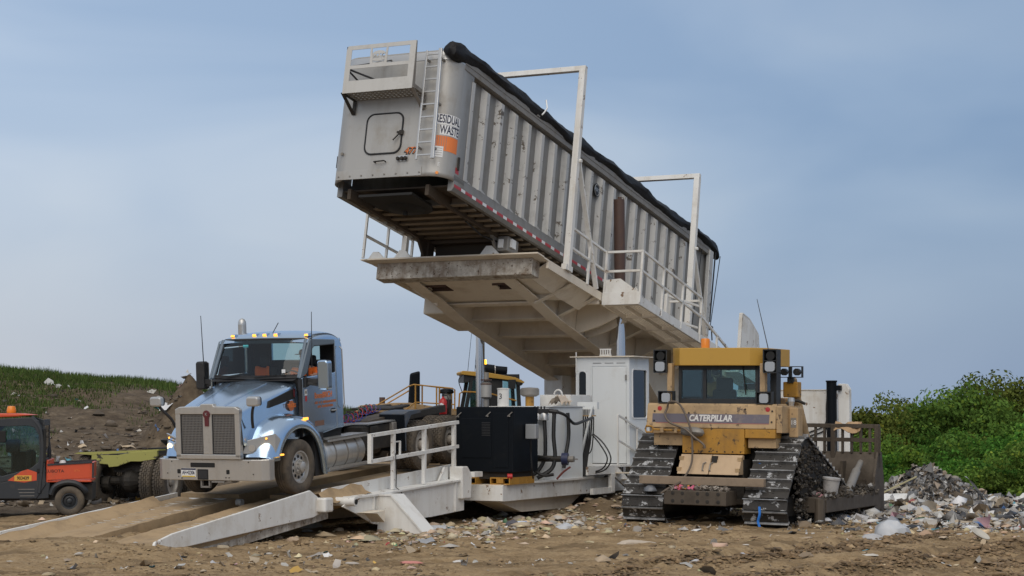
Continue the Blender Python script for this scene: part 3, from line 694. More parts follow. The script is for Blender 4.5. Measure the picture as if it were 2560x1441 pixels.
# ---- fixed parts (upright axes)
def fix(mb, name, m, **k): return mb.build(name, m, tp, **k)
# hydraulic cylinders
fix(MB().tube((.45, 6.66, 4.20), (.45, 6.62, 6.84), .125, n=20), 'cylinder_barrel', m_rustc, smooth=True)
fix(MB().tube((.45, 6.66, 6.84), (.45, 6.66, 6.90), .05, n=8), 'barrel_lug', m_rustc)
fix(MB().tube((.45, 6.70, .30), (.45, 6.68, 4.30), .105, n=24), 'cylinder_rod', m_steel, smooth=True)
fix(MB().tube((-3.13, 6.76, .30), (-3.13, 6.72, 4.30), .105, n=24), 'cylinder_rod', m_steel, smooth=True)
fix(MB().tube((-3.13, 6.74, 4.30), (-3.13, 6.70, 6.5), .125, n=20), 'cylinder_barrel', m_rustc, smooth=True)
# base frame : lane girders, pivot pylons, outrigger skid
def wl(u): return .66 + (u + 5.17) * .0715 if u < 0 else 1.03          # wheel path height
for v0, v1 in ((-2.85, -1.62), (-.98, .26)):
    b = MB(); b.add([(x, y, z) for y in (-5.25, -.2, 13.5) for x, z in ((v0, wl(y)), (v1, wl(y)), (v1, wl(y) - .22), (v0, wl(y) - .22))],
          [(0, 1, 5, 4), (1, 2, 6, 5), (2, 3, 7, 6), (3, 0, 4, 7), (4, 5, 9, 8), (5, 6, 10, 9), (6, 7, 11, 10), (7, 4, 8, 11), (3, 2, 1, 0), (8, 9, 10, 11)])
    fix(b, 'wheel_track', m_mud)
for v0 in (-1.6, -1.10, -2.9): fix(MB().prism([(-5.2, .15), (13.5, .10), (13.5, .80), (0, .80), (-5.2, .45)], 'x', v0, v0 + .1), 'base_girder', m_plat)
for x0, x1 in ((-3.1, -2.5), (-.65, -.2)):
    b = MB(); b.prism([(12.2, .05), (14.6, .05), (13.7, 1.5), (12.9, 1.5)], 'x', x0, x1); b.tube((x0 - .1, 13.25, 1.25), (x1 + .1, 13.25, 1.25), .14, n=16); fix(b, 'pivot_pylon', m_plat)
fix(MB().bx(-2.95, -2.45, 9.8, 10.35, .9, 2.95), 'platform_rest', m_white, bevel=.02)
# entry deck: kerb, flange and side web
def kt(u): return .79 + (u + 5.57) * .0665
b = MB(); b.add([(x, y, z) for y in (-5.6, -4.5, -1.05) for x, z in ((.27, kt(y) - .24), (.31, kt(y) - .24), (.31, kt(y)), (.27, kt(y)))], [(0, 1, 5, 4), (1, 2, 6, 5), (2, 3, 7, 6), (3, 0, 4, 7), (4, 5, 9, 8), (5, 6, 10, 9), (6, 7, 11, 10), (7, 4, 8, 11), (3, 2, 1, 0), (8, 9, 10, 11)])
fix(b, 'deck_kerb', m_white)
b = MB(); b.add([(x, y, z) for y, zz in ((-5.15, .655), (-4.4, .67), (-1.1, .83)) for x, z in ((.31, zz - .03), (.66, zz - .03), (.66, zz), (.31, zz))], [(0, 1, 5, 4), (1, 2, 6, 5), (2, 3, 7, 6), (3, 0, 4, 7), (4, 5, 9, 8), (5, 6, 10, 9), (6, 7, 11, 10), (7, 4, 8, 11), (3, 2, 1, 0), (8, 9, 10, 11)])
fix(b, 'deck_flange', m_white)
fix(MB().prism([(-5.15, .62), (-4.5, .635), (-1.12, .80), (-1.12, .24), (-2.40, .18), (-4.44, .16), (-5.0, .36), (-5.45, .50)], 'x', .57, .60), 'side_web', m_white)
for u, z0, z1 in ((-4.47, .17, .63), (-4.35, .15, .64), (-1.5, .24, .78)): fix(MB().bx(.60, .64, u - .015, u + .015, z0, z1), 'web_stiffener', m_white)
fix(MB().prism([(-5.0, .38), (-4.5, .40), (-4.5, .20), (-4.75, .36)], 'x', .60, .86), 'foot_bracket', m_plat)
for u in (-4.32, -3.98): fix(MB().prism([(.62, .64), (.90, .645), (1.58, -.06), (.62, .0)], 'y', u - .015, u + .015), 'stabiliser_gusset', m_white)
fix(MB().prism([(.58, .66), (.90, .665), (1.62, -.05), (1.62, -.085), (.885, .64), (.58, .64)], 'y', -4.36, -3.92), 'stabiliser_flange', m_white)
fix(MB().tube((.30, -5.32, .58), (.78, -5.32, .58), .075, n=14), 'hinge_pipe', m_white, smooth=True); fix(MB().tube((-2.9, -5.32, .52), (-1.5, -5.32, .52), .06, n=12), 'hinge_pipe', m_white, smooth=True)
fix(MB().tube((.781, -5.32, .58), (.79, -5.32, .58), .045, n=12), 'pipe_bore', m_dark)
# mud caked on the near kerb
b = MB(); rows = [[(x, y, kt(y) - .20 + .19 * math.exp(-((x - .29) / .09) ** 2) + .03 * math.sin(y * 9 + x * 20)) for x in np.linspace(.10, .52, 7)] for y in np.linspace(-5.75, -4.35, 12)]
b.grid(rows); fix(b, 'caked_mud', m_mud, smooth=60)
# deck railing
b = MB()
def dr(u, z): return (.50, u, z)
sl = .066
for z in (1.67, 1.22): b.beam(dr(-4.42, z), dr(-1.2, z + 3.2 * sl), .075, .06)
b.beam(dr(-4.39, 1.19), dr(-4.39, 1.70), .075, .06)
for u in (-3.60, -2.48, -1.34): b.beam(dr(u, .68 + (u + 4.4) * .05), dr(u, 1.70 + (u + 4.42) * sl), .065)
fix(b, 'deck_railing', m_white)
b = MB(); b.beam(dr(-3.56, 1.55), dr(-3.35, 1.56), .02); b.beam(dr(-3.36, 1.30), dr(-3.36, 1.56), .03); fix(b, 'gate_latch', m_white)
fix(MB().path([(.54, -3.58, 1.35), (.55, -3.57, 1.0), (.54, -3.56, .75), (.60, -3.5, .69), (.64, -3.5, .62)], .009, 5), 'railing_cable', m_hose)
# hinge plate at the deck end
fix(MB().prism([(-1.36, .46), (-1.02, .46), (-.98, .90), (-1.15, 1.06), (-1.37, 1.06)], 'x', .42, .70), 'hinge_plate', m_white, bevel=.02)
fix(MB().prism([(-1.50, 1.05), (-1.38, 1.05), (-1.38, .80), (-1.72, .80)], 'x', .36, .40), 'hinge_ear', m_white)
fix(MB().bx(.62, .76, -1.0, -.66, .85, .95), 'lock_bar', m_white, bevel=.01)
# outrigger skid carrying the power pack
b = MB(); b.bx(.28, 1.22, -.74, -.68, .40, .69); b.bx(1.14, 1.20, -.68, 5.2, .39, .69); b.bx(.22, .28, -.74, 5.2, .39, .69)
for u in (.6, 2.2, 3.6): b.bx(.28, 1.14, u, u + .08, .42, .66)
fix(b, 'skid_frame', m_white, bevel=.006)
fix(MB().bx(.27, 1.21, -.70, 3.42, .692, .702), 'skid_deck', m_plat)
fix(MB().prism([(-.5, .38), (3.3, .36), (2.6, .12), (.5, .14)], 'x', .5, 1.0), 'skid_pan', m_plat)
fix(MB().bx(1.205, 1.26, .05, 3.42, .695, .735), 'skid_lip', m_white)

# ================================================================== hinged approach ramps
def ramp_top(u): return .605 + (u + 5.25) * .112
for k, (v0, v1) in enumerate(((-2.85, -1.62), (-.98, .26))):
    rp = empty('approach_ramp', T0, (0, 0, -YAW))
    tag(rp, ('mud covered approach ramp under the far front wheel of the truck, thin upright edge plate' if k == 0 else 'approach ramp with tall white side plate nearest the camera, below the near truck wheel'), 'ramp', 'approach ramps of the tipper')
    rows = []
    for i in range(61):
        u = -10.75 + 5.42 * i / 60; row = []
        for j in range(15):
            v = v0 + (v1 - v0) * j / 14
            e = .02 * float(fbm(np.array(v * 3), np.array(u * 2), 3, 4 + k)) + .010 * float(fbm(np.array(v * 11), np.array(u * 9), 2, 9))
            e -= .035 * math.exp(-((j - 3.5) / 2.0) ** 2) + .035 * math.exp(-((j - 10.5) / 2.) ** 2)
            row.append((v, u, ramp_top(u) + e + (.0 if u > -10.3 else (u + 10.3) * .2)))
        row = [(row[0][0] - .01, u, row[0][2] - .16)] + row + [(row[-1][0] + .01, u, row[-1][2] - .05 - .09 * float(vnoise(np.array(u * 2.2), np.array(k * 9.), 61))), (row[-1][0] + .005, u, row[-1][2] - .16)]
        rows.append(row)
    MB().grid(rows).build('mud_layer', m_mud, rp, smooth=60)
    b = MB(); b.add([(x, y, z) for y in (-10.4, -5.36) for x, z in ((v0, ramp_top(y) - .10), (v1, ramp_top(y) - .10), (v1, ramp_top(y) - .30), (v0, ramp_top(y) - .30))], [(0, 1, 5, 4), (1, 2, 6, 5), (2, 3, 7, 6), (3, 0, 4, 7), (3, 2, 1, 0), (4, 5, 6, 7)])
    b.build('ramp_girder', m_beam, rp)
    # traction bars near the top
    for i in range(16):
        u = -8.2 + i * .165
        MB().bx(v0 + .12, v1 - .12, u, u + .035, ramp_top(u) - .06, ramp_top(u) - .022).build('traction_bar', m_beam, rp)
    if k == 0:
        b = MB(); b.add([(x, y, z) for y in (-10.9, -5.3) for x, z in ((-2.93, ramp_top(y) - .2), (-2.88, ramp_top(y) - .2), (-2.88, .24 + (y + 9.84) * .093), (-2.93, .24 + (y + 9.84) * .093))], [(0, 1, 5, 4), (1, 2, 6, 5), (2, 3, 7, 6), (3, 0, 4, 7), (3, 2, 1, 0), (4, 5, 6, 7)])
        b.build('edge_plate', m_white, rp)
        b = MB(); b.grid([[(-2.88 + .10 * j, u, ramp_top(u) + .10 * (1 - j / 3) ** 2 + .015 * math.sin(u * 7 + j) - (.12 if j == 4 else .02 * (j == 3))) for j in range(5)] for u in np.linspace(-10.4, -6, 24)]); b.build('caked_mud', m_mud, rp, smooth=60)
    else:
        b = MB(); b.prism([(-10.32, .02), (-10.22, .20), (-9.8, .30), (-6.05, .79), (-5.78, .66), (-5.70, .40), (-5.95, .34)], 'x', .30, .345); b.build('side_plate', m_white, rp, bevel=.012)
        b = MB(); b.bx(.30, .52, -5.86, -5.60, .42, .66); b.build('hinge_block', m_white, rp, bevel=.03)

# ================================================================== power pack
pp_ = empty('power_pack', tw(.70, .0, .70), (0, 0, -YAW)); tag(pp_, 'black enclosed hydraulic power pack on yellow skids at the end of the white railing', 'power pack')
def on(o, dv, du, dw): return Matrix.Translation((-dv, -du, -dw))
PM = Matrix.Translation((-.70, 0, -.70))
def pk(mb, name, m, **k): return mb.build(name, m, pp_, M=PM, **k)
pk(MB().bx(.10, 1.32, -.50, .58, .93, 2.17), 'housing', m_black, bevel=.012)
b = MB(); b.bx(.22, .86, -.512, -.50, 1.20, 1.95); pk(b, 'front_panel', m_black, bevel=.008)
b = MB(); b.bx(.90, 1.22, -.511, -.50, 1.02, 2.05); pk(b, 'louvre_panel', m_black, bevel=.006)
for i in range(9): pk(MB().bx(.66, .84, -.520, -.513, 1.62 + i * .03, 1.635 + i * .03), 'louvre', m_trim)
for v, z in ((.17, 2.02), (.80, 2.03), (1.26, 2.03)):
    b = MB(); b.beam((v - .05, -.52, z - .04), (v + .05, -.52, z + .04), .015); b.bx(v - .03, v + .0, -.52, -.505, z - .05, z - .02); pk(b, 'door_latch', m_gray)
b = MB(); b.bx(.15, 1.25, -.42, .5, .80, .93); pk(b, 'engine_base', m_grime)
for v0, v1 in ((.34, .56), (.86, 1.28)):
    b = MB(); b.bx(v0, v1, -.56, .5, .702, .722); b.bx(v0, v1, -.56, .5, .815, .835); b.bx(v0, v0 + .02, -.56, .5, .72, .815); b.bx(v1 - .02, v1, -.56, .5, .72, .815); pk(b, 'fork_skid', m_yel)
pk(MB().bx(1.0, 1.14, -.57, -.50, .73, .83), 'skid_block', m_yel)
b = MB(); b.bx(1.34, 1.56, -.02, .12, 1.56, 1.84); pk(b, 'junction_box', m_lens, bevel=.01)
pk(MB().path([(1.42, .05, 1.56), (1.42, .06, 1.45), (1.40, .1, 1.3), (1.42, .1, 1.0), (1.40, .2, .80)], .018, 6), 'conduit', m_hose)
b = MB(); b.tube((.36, .25, 2.17), (.36, .25, 2.34), .055, n=12); b.tube((.36, .25, 2.33), (.36, .25, 2.36), .08, .105, n=16); pk(b, 'exhaust_pipe', m_gray, smooth=True)
b = MB(); b.tube((.36, .25, 2.66), (.36, .25, 2.84), .05, n=12); b.tube((.36, .25, 2.62), (.36, .25, 2.66), .105, .06, n=16)
pk(b, 'exhaust_stack', m_gray, smooth=True)
pk(MB().tube((.36, .25, 2.36), (.36, .25, 2.62), .105, n=20), 'muffler', m_alu, smooth=True)
for z in (2.60, 2.68): pk(MB().tube((.36, .25, z), (.36, .25, z + .025), .112, n=20), 'rusty_band', m_rustc)
pk(MB().tube((1.22, -.55, .86), (1.30, -.50, .86), .05, n=12), 'red_cap', m_redp)

# ================================================================== hydraulic tank with hoses
hk = empty('hydraulic_tank', tw(1.2, 2.0, .70), (0, 0, -YAW)); tag(hk, 'white hydraulic oil tank with filters and black hoses between power pack and booth', 'tank')
HM = Matrix.Translation((-1.2, -2.0, -.70))
def hkb(mb, name, m, **k): return mb.build(name, m, hk, M=HM, **k)
b = MB(); ol = [(.35, 1.25), (1.05, 1.25), (1.12, 1.28), (1.20, 1.40), (1.22, 1.6), (1.22, 2.9), (.35, 2.9)]
b.prism(ol, 'z', .71, 2.17); hkb(b, 'tank_body', m_white_clean, smooth=30)
hkb(MB().prism([(.33, 1.22), (1.06, 1.22), (1.25, 1.38), (1.25, 2.95), (.33, 2.95)], 'z', 2.17, 2.185), 'tank_lid', m_white_clean)
b = MB(); b.bx(.80, .83, 1.235, 1.25, 1.25, 1.52); hkb(b, 'sight_gauge', m_lens)
for v in (1.05, 1.20): hkb(MB().lathe([(.06, 1.90), (.085, 1.91), (.085, 2.02), (.07, 2.05)], (v, 1.12, 0), 'z', 14), 'filter_bowl', m_alu_b, smooth=30)
b = MB(); b.bx(.98, 1.32, 1.05, 1.2, 2.05, 2.13); b.tube((1.3, 1.12, 2.09), (1.48, 1.15, 2.07), .045, n=10)
for v in (1.0, 1.07, 1.14, 1.21): b.tube((v, 1.1, 2.12), (v, 1.1, 2.18), .02, n=6)
hkb(b, 'filter_head', m_trim)
def hose(pts, r=.03): hkb(MB().path(pts, r, 8), 'hose', m_hose)
def crv(P, n=6):
    P = [Vector(p) for p in P]; out = []
    for i in range(len(P) - 1):
        p0 = P[max(i - 1, 0)]; p1 = P[i]; p2 = P[i + 1]; p3 = P[min(i + 2, len(P) - 1)]
        for k in range(n):
            t = k / n; out.append(.5 * ((2 * p1) + (-p0 + p2) * t + (2 * p0 - 5 * p1 + 4 * p2 - p3) * t * t + (-p0 + 3 * p1 - 3 * p2 + p3) * t ** 3))
    return out + [P[-1]]
hose(crv([(1.20, 1.12, 1.92), (1.23, 1.1, 1.5), (1.22, 1.08, 1.15), (1.10, 1.0, .90), (.95, .9, .80)]), .04)
hose(crv([(1.40, 1.15, 2.05), (1.40, 1.12, 1.6), (1.44, 1.1, 1.2), (1.38, 1.05, .95), (1.15, .9, .78)]), .042)
hose(crv([(1.46, 1.15, 2.07), (1.58, 1.3, 2.0), (1.62, 1.6, 1.84), (1.55, 2.2, 1.88), (1.40, 3.0, 1.95)]), .03)
hose(crv([(1.30, 2.0, 2.05), (1.32, 2.0, 1.6), (1.30, 1.9, 1.2), (1.28, 1.85, .95)]), .04)
hose(crv([(1.40, .95, 1.15), (1.1, .95, 1.2), (.9, .9, 1.16)]), .03)
hose(crv([(1.55, .8, .86), (1.35, .75, .84), (1.15, .7, .95), (1.05, .6, 1.0)]), .03)
for i, dv in enumerate((-.10, -.05, 0, .05, .10, .15)):
    hose(crv([(1.18 + dv, 3.12, 2.0), (1.20 + dv * .7, 3.1, 1.5), (1.18 + dv * .5, 3.05, 1.1), (1.16 + dv * .5, 3.0, .75)]), .017)
hose(crv([(1.34, 3.1, 1.6), (1.52, 3.1, 1.4), (1.68, 3.1, 1.12), (1.56, 3.1, .90), (1.28, 3.05, .82)]), .015)
hose(crv([(1.36, 3.1, 1.62), (1.60, 3.1, 1.42), (1.76, 3.1, 1.12), (1.62, 3.1, .88), (1.28, 3.05, .80)]), .015)
hose(crv([(1.38, 3.1, 1.95), (1.36, 3.1, 1.5), (1.28, 3.1, 1.22), (1.0, 3.0, 1.2), (.8, 2.95, 1.3)]), .013)
b = MB(); b.tube((.95, 1.0, 1.16), (1.62, 1.15, 1.15), .06, n=12); hkb(b, 'suction_pipe', m_grime, smooth=True)
b = MB(); b.tube((1.58, 1.12, 1.15), (1.70, 1.15, 1.15), .12, n=16); hkb(b, 'valve_body', mat('valve_blue', (.015, .022, .07), .5), smooth=True)
b = MB(); b.tube((1.70, 1.15, 1.15), (1.82, 1.16, 1.15), .06, n=12); b.beam((1.82, 1.16, 1.15), (1.90, 1.16, 1.15), .02); hkb(b, 'valve_handle', m_gray)
b = MB(); b.bx(1.0, 1.45, 3.12, 3.2, 2.12, 2.27); hkb(b, 'manifold_bracket', m_white_clean)
for i in range(6): hkb(MB().bx(1.05 + i * .058, 1.095 + i * .058, 3.02, 3.12, 2.0, 2.12), 'valve_spool', m_alu_b)
hkb(MB().bx(1.03, 1.42, 3.02, 3.12, 1.975, 2.0), 'valve_base', m_yel_f)
hkb(MB().beam((1.40, 3.0, 2.18), (1.12, 3.0, 1.12), .05, .04), 'rack_brace', m_white_clean)
hkb(MB().path(crv([(1.5, 1.05, .76), (1.62, 1.1, .9), (1.75, 1.15, 1.0)]), .022, 6), 'red_hose', mat('dull_red_hose', (.14, .03, .025), .6))
b = MB(); b.bx(.2, .9, 3.0, 4.1, 2.18, 2.42); hkb(b, 'reservoir_box', m_white, bevel=.01)
hkb(MB().path([(.62 + .09 * math.cos(t), 3.0, 2.42 + .10 * math.sin(t)) for t in np.linspace(0, math.pi, 10)], .018, 6), 'lifting_eye', m_white)
b = MB(); b.lathe([(.12, 2.185), (.12, 2.52), (.13, 2.53), (.13, 2.55), (.02, 2.56)], (-.25, 2.2, 0), 'z', 20); hkb(b, 'breather_can', m_white, smooth=30)
text('can_mark', '3', .16, m_blackp, hk, HM @ facing((-.25, 2.078, 2.38), (0, -1, 0)), .001)
b = MB(); b.lathe([(.09, 2.185), (.09, 2.38)], (.16, 2.6, 0), 'z', 16); hkb(b, 'filler_neck', m_yel)
b = MB(); b.lathe([(.13, 2.38), (.20, 2.42), (.20, 2.53), (.17, 2.56), (.02, 2.57)], (.16, 2.6, 0), 'z', 20); hkb(b, 'filler_cap', m_gray, smooth=30)
b = MB(); b.bx(-.5, .35, 2.0, 2.95, .72, 2.185); hkb(b, 'tank_side_box', m_white)
# crumpled sheet left on the tank
b = MB(); rows = [[(.62 + .045 * j + .02 * math.sin(i * 2.1), 2.5 + i * .06, 2.19 + .10 * abs(math.sin(i * 1.1 + j * .9)) + .14 * math.exp(-((j - 4) / 2.) ** 2)) for j in range(9)] for i in range(8)]
b.grid(rows); o = b.build('tarp_scrap', mat('beige_sheet', (.50, .42, .34), .7), None, smooth=50); o.matrix_world = Matrix.Translation(T0) @ Matrix.Rotation(-YAW, 4, 'Z')
tag(o, 'crumpled beige plastic sheet lying on top of the white hydraulic tank', 'sheet')

# ================================================================== control booth
cb = empty('control_booth', tw(.74, 5.5, .89), (0, 0, -YAW)); tag(cb, 'white steel control booth with flat roof, closed door and dark green windows behind the bulldozer', 'booth')
CM = Matrix.Translation((-.74, -5.5, -.89))
def cbp(mb, name, m, **k): return mb.build(name, m, cb, M=CM, **k)
b = MB(); b.bx(.11, .15, 5.04, 6.10, .90, 3.24); b.bx(.11, 1.37, 6.06, 6.10, .90, 3.24); b.bx(.11, 1.37, 5.04, 6.1, .89, .93)
# door wall with opening for the narrow window
b.bx(.11, .18, 5.0, 5.04, .90, 3.24); b.bx(.36, 1.37, 5.0, 5.04, .90, 3.24); b.bx(.18, .36, 5.0, 5.04, .90, 1.98); b.bx(.18, .36, 5.0, 5.04, 2.94, 3.24)
# window wall
b.bx(1.33, 1.37, 5.04, 5.16, .90, 3.24); b.bx(1.33, 1.37, 5.96, 6.06, .90, 3.24); b.bx(1.33, 1.37, 5.16, 5.96, .90, 1.92); b.bx(1.33, 1.37, 5.16, 5.96, 2.98, 3.24)
cbp(b, 'wall', m_white_clean)
cbp(MB().bx(.0, 1.52, 4.92, 6.22, 3.242, 3.265), 'roof', m_plat)
cbp(MB().bx(.52, 1.30, 4.975, 4.998, .96, 3.02), 'door', m_white_clean, bevel=.006)
b = MB(); b.bx(.47, .50, 4.985, 4.999, .93, 3.05); b.bx(1.315, 1.345, 4.985, 4.999, .93, 3.05); b.bx(.47, 1.345, 4.985, 4.999, 3.05, 3.09); cbp(b, 'door_frame', m_white_clean)
cbp(MB().bx(.50, 1.32, 4.996, 4.9995, .935, .962), 'door_gap', m_dark)
for z in (1.9, 2.8): cbp(MB().bx(1.29, 1.32, 4.95, 4.975, z - .06, z + .06), 'hinge', m_gray)
for i in range(3): cbp(MB().bx(.52 + i * .28, .72 + i * .28, 4.985, 4.997, 3.11, 3.12), 'vent_slot', m_gray)
cbp(MB().prism(rrect(.185, .355, 1.99, 2.93, .07, 5), 'y', 5.012, 5.02), 'window', m_glass_d)
cbp(MB().path([(x, 4.997, z) for x, z in rrect(.175, .365, 1.975, 2.945, .08, 5)], .014, 5, closed=True), 'window_gasket', m_white_clean)
cbp(MB().prism(rrect(5.17, 5.95, 1.93, 2.97, .06, 5), 'x', 1.345, 1.352), 'window', m_glass_d)
cbp(MB().path([(1.373, y, z) for y, z in rrect(5.16, 5.96, 1.92, 2.98, .07, 5)], .018, 5, closed=True), 'window_gasket', m_whitev)
cbp(MB().bx(.3, 1.2, 5.5, 5.9, .93, 1.8), 'control_desk', m_grime)
b = MB()
for i in range(5): b.bx(.69 + i * .055, .715 + i * .055, 4.99, 5.01, 3.265, 3.40)
b.bx(.68, .95, 4.99, 5.01, 3.40, 3.425); b.bx(.68, .95, 4.99, 5.01, 3.265, 3.30); cbp(b, 'roof_grille', m_white)
cbp(MB().tube((.14, 4.95, 2.9), (.14, 4.95, 3.36), .014, n=6), 'roof_antenna', m_white)
# landing and stairs in front of the booth
b = MB(); b.bx(.30, 1.42, 3.35, 5.0, .905, .945); b.bx(1.38, 1.43, 2.70, 4.05, .78, .95); b.bx(1.36, 1.44, 3.88, 4.05, .40, .78); b.bx(1.36, 1.43, 2.95, 4.05, .38, .50); b.bx(.3, 1.40, 3.35, 3.42, .78, .905)
b.prism([(4.05, .95), (4.12, .95), (5.3, .42), (5.3, .22), (4.05, .72)], 'x', 1.38, 1.43)
cbp(b, 'landing', m_white)
for i in range(4): cbp(MB().bx(1.43, 2.1, 4.1 + i * .28, 4.36 + i * .28, .78 - i * .15, .80 - i * .15), 'stair_tread', m_plat)
b = MB()
for v in (1.42, 2.12):
    for dz in (1.05, .52): b.beam((v, 4.26, .95 + dz), (v, 6.0, .95 + dz - .45), .035)
    b.beam((v, 4.26, .93), (v, 4.26, 2.0), .035); b.beam((v, 5.3, .4), (v, 5.3, 1.73), .035)
cbp(b, 'stair_railing', m_white)

# ================================================================== fire extinguisher on a post beside the far wheel track
fe = empty('fire_extinguisher', tw(-1.0, 1.0, 2.02), (0, 0, -YAW)); tag(fe, 'red fire extinguisher standing on a post bracket left of the black power pack', 'fire extinguisher')
MB().lathe([(.0, 0), (.075, .0), (.08, .02), (.08, .26), (.05, .31), (.025, .33), (.02, .36)], (0, 0, 0), 'z', 18).build('cylinder_body', m_redp, fe, smooth=40)
b = MB(); b.bx(-.02, .02, -.02, .02, .36, .40); b.beam((-.01, 0, .41), (.09, -.02, .43), .02); b.beam((-.01, 0, .385), (.07, -.02, .375), .015); b.build('valve_lever', m_trim, fe)
MB().path([(0, 0, .38), (.10, -.02, .38), (.14, -.03, .30), (.13, -.05, .12)], .012, 6).build('discharge_hose', m_hose, fe)
b = MB(); b.add([(.0815 * math.sin(a), -.0815 * math.cos(a), z) for z in (.05, .13) for a in np.linspace(-.8, .8, 7)], [(i, i + 1, i + 8, i + 7) for i in range(6)]); b.build('paper_label', m_whitev, fe)
b = MB(); b.add([(.0815 * math.sin(a), -.0815 * math.cos(a), .20 + s * .03 * (1 - abs(a) / .75)) for s in (-1, 1) for a in np.linspace(-.7, .7, 7)], [(i, i + 1, i + 8, i + 7) for i in range(6)]); b.build('paper_label', m_whitev, fe)
b = MB(); b.bx(-.12, .12, .09, .13, -1.2, .30); b.bx(-.1, .1, -.09, .12, -.03, -.002); b.build('post_bracket', m_grime, fe)

# ================================================================== backstop box behind the bulldozer
bk = empty('backstop_box', tw(2.4, 13.2, -.6), (0, 0, -YAW)); tag(bk, 'white steel backstop box with black upright cylinder seen above the bulldozer blade rack', 'backstop')
BM = Matrix.Translation((-2.4, -13.2, .6))
def bkp(mb, name, m, **k): return mb.build(name, m, bk, M=BM, **k)
bkp(MB().bx(1.0, 3.36, 12.8, 13.7, .62, 2.58), 'box_shell', m_white, bevel=.01)
bkp(MB().bx(.98, 3.38, 12.78, 13.72, 2.582, 2.60), 'box_lid', m_plat)
bkp(MB().path([(2.55 + .10 * math.cos(t), 12.85, 2.60 + .13 * math.sin(t)) for t in np.linspace(0, math.pi, 10)], .022, 6), 'lifting_eye', m_white)
bkp(MB().tube((3.48, 12.72, .55), (3.48, 12.72, 2.80), .125, n=20), 'upright_cylinder', m_black, smooth=True)
bkp(MB().tube((3.48, 12.72, 2.78), (3.48, 12.72, 2.82), .14, n=20), 'cylinder_head', m_black)
bkp(MB().prism([(3.62, .6), (3.90, .6), (3.90, 2.60), (3.82, 2.74), (3.62, 2.74)], 'y', 12.8, 13.0), 'end_plate', m_white, bevel=.01)
bkp(MB().bx(3.55, 3.72, 12.68, 12.8, 2.58, 2.70), 'clevis', m_black)
bkp(MB().path(crv([(3.40, 12.70, 2.66), (3.34, 12.74, 2.2), (3.30, 12.76, 1.75), (2.9, 12.76, 1.55), (2.1, 12.77, 1.28)]), .018, 6), 'hose', m_hose)
bkp(MB().path(crv([(3.38, 12.70, 2.5), (3.34, 12.74, 2.0), (3.30, 12.76, 1.62), (2.9, 12.76, 1.45), (2.3, 12.77, 1.22)]), .018, 6), 'hose', m_hose)
bkp(MB().path(crv([(3.36, 12.74, 1.6), (3.40, 12.74, 1.2), (3.38, 12.74, .8)]), .014, 6), 'hose', m_hose)
for v in (1.2, 3.1): bkp(MB().bx(v, v + .2, 12.9, 13.2, -1.4, .62), 'support_leg', m_plat)
bkp(MB().bx(3.6, 3.85, 12.85, 12.98, -1.4, .6), 'support_leg', m_plat)
b = MB(); b.bx(1.0, 1.6, 12.9, 13.5, 2.60, 2.70); b.bx(1.1, 1.5, 13.0, 13.3, 2.70, 2.76); bkp(b, 'hatch_rim', m_grime)

# ================================================================== wheels
def tyre_mesh(r, w, rim_r, m, tread=0, grooves=3, name='tyre'):
    """axis along x, centred"""
    h = w / 2; prof = [(rim_r, -h * .78), (rim_r + .02, -h * .95), ((r + rim_r) / 2, -h * 1.02), (r * .955, -h * .93), (r * .985, -h * .80)]
    for g in range(grooves + 1):
        a = -h * .74 + g * (h * 1.48) / (grooves + 1); bq = a + (h * 1.48) / (grooves + 1)
        prof += [(r, a), (r, bq - .012)]
        if g < grooves: prof += [(r - .016, bq - .010), (r - .016, bq)]
    prof += [(r * .985, h * .80), (r * .955, h * .93), ((r + rim_r) / 2, h * 1.02), (rim_r + .02, h * .95), (rim_r, h * .78)]
    b = MB(); b.lathe(prof, (0, 0, 0), 'x', 40, closed=True)
    if tread:
        for k in range(tread):
            t = 2 * math.pi * k / tread
            for j in range(grooves + 1):
                a = -h * .74 + j * (h * 1.48) / (grooves + 1) + .004; bq = a + (h * 1.48) / (grooves + 1) - .018
                M = Matrix.Rotation(t + (j % 2) * math.pi / tread, 4, 'X')
                b.bx(a, bq, -math.pi * r / tread * .72, math.pi * r / tread * .72, r - .01, r + .014, M)
        for s in (-1, 1):
            for k in range(tread):
                M = Matrix.Rotation(2 * math.pi * k / tread, 4, 'X'); x = s * h * .9
                b.bx(min(x, x + s * -.05), max(x, x + s * -.05), -math.pi * r / tread * .5, math.pi * r / tread * .5, r * .955, r + .008, M)
    return b

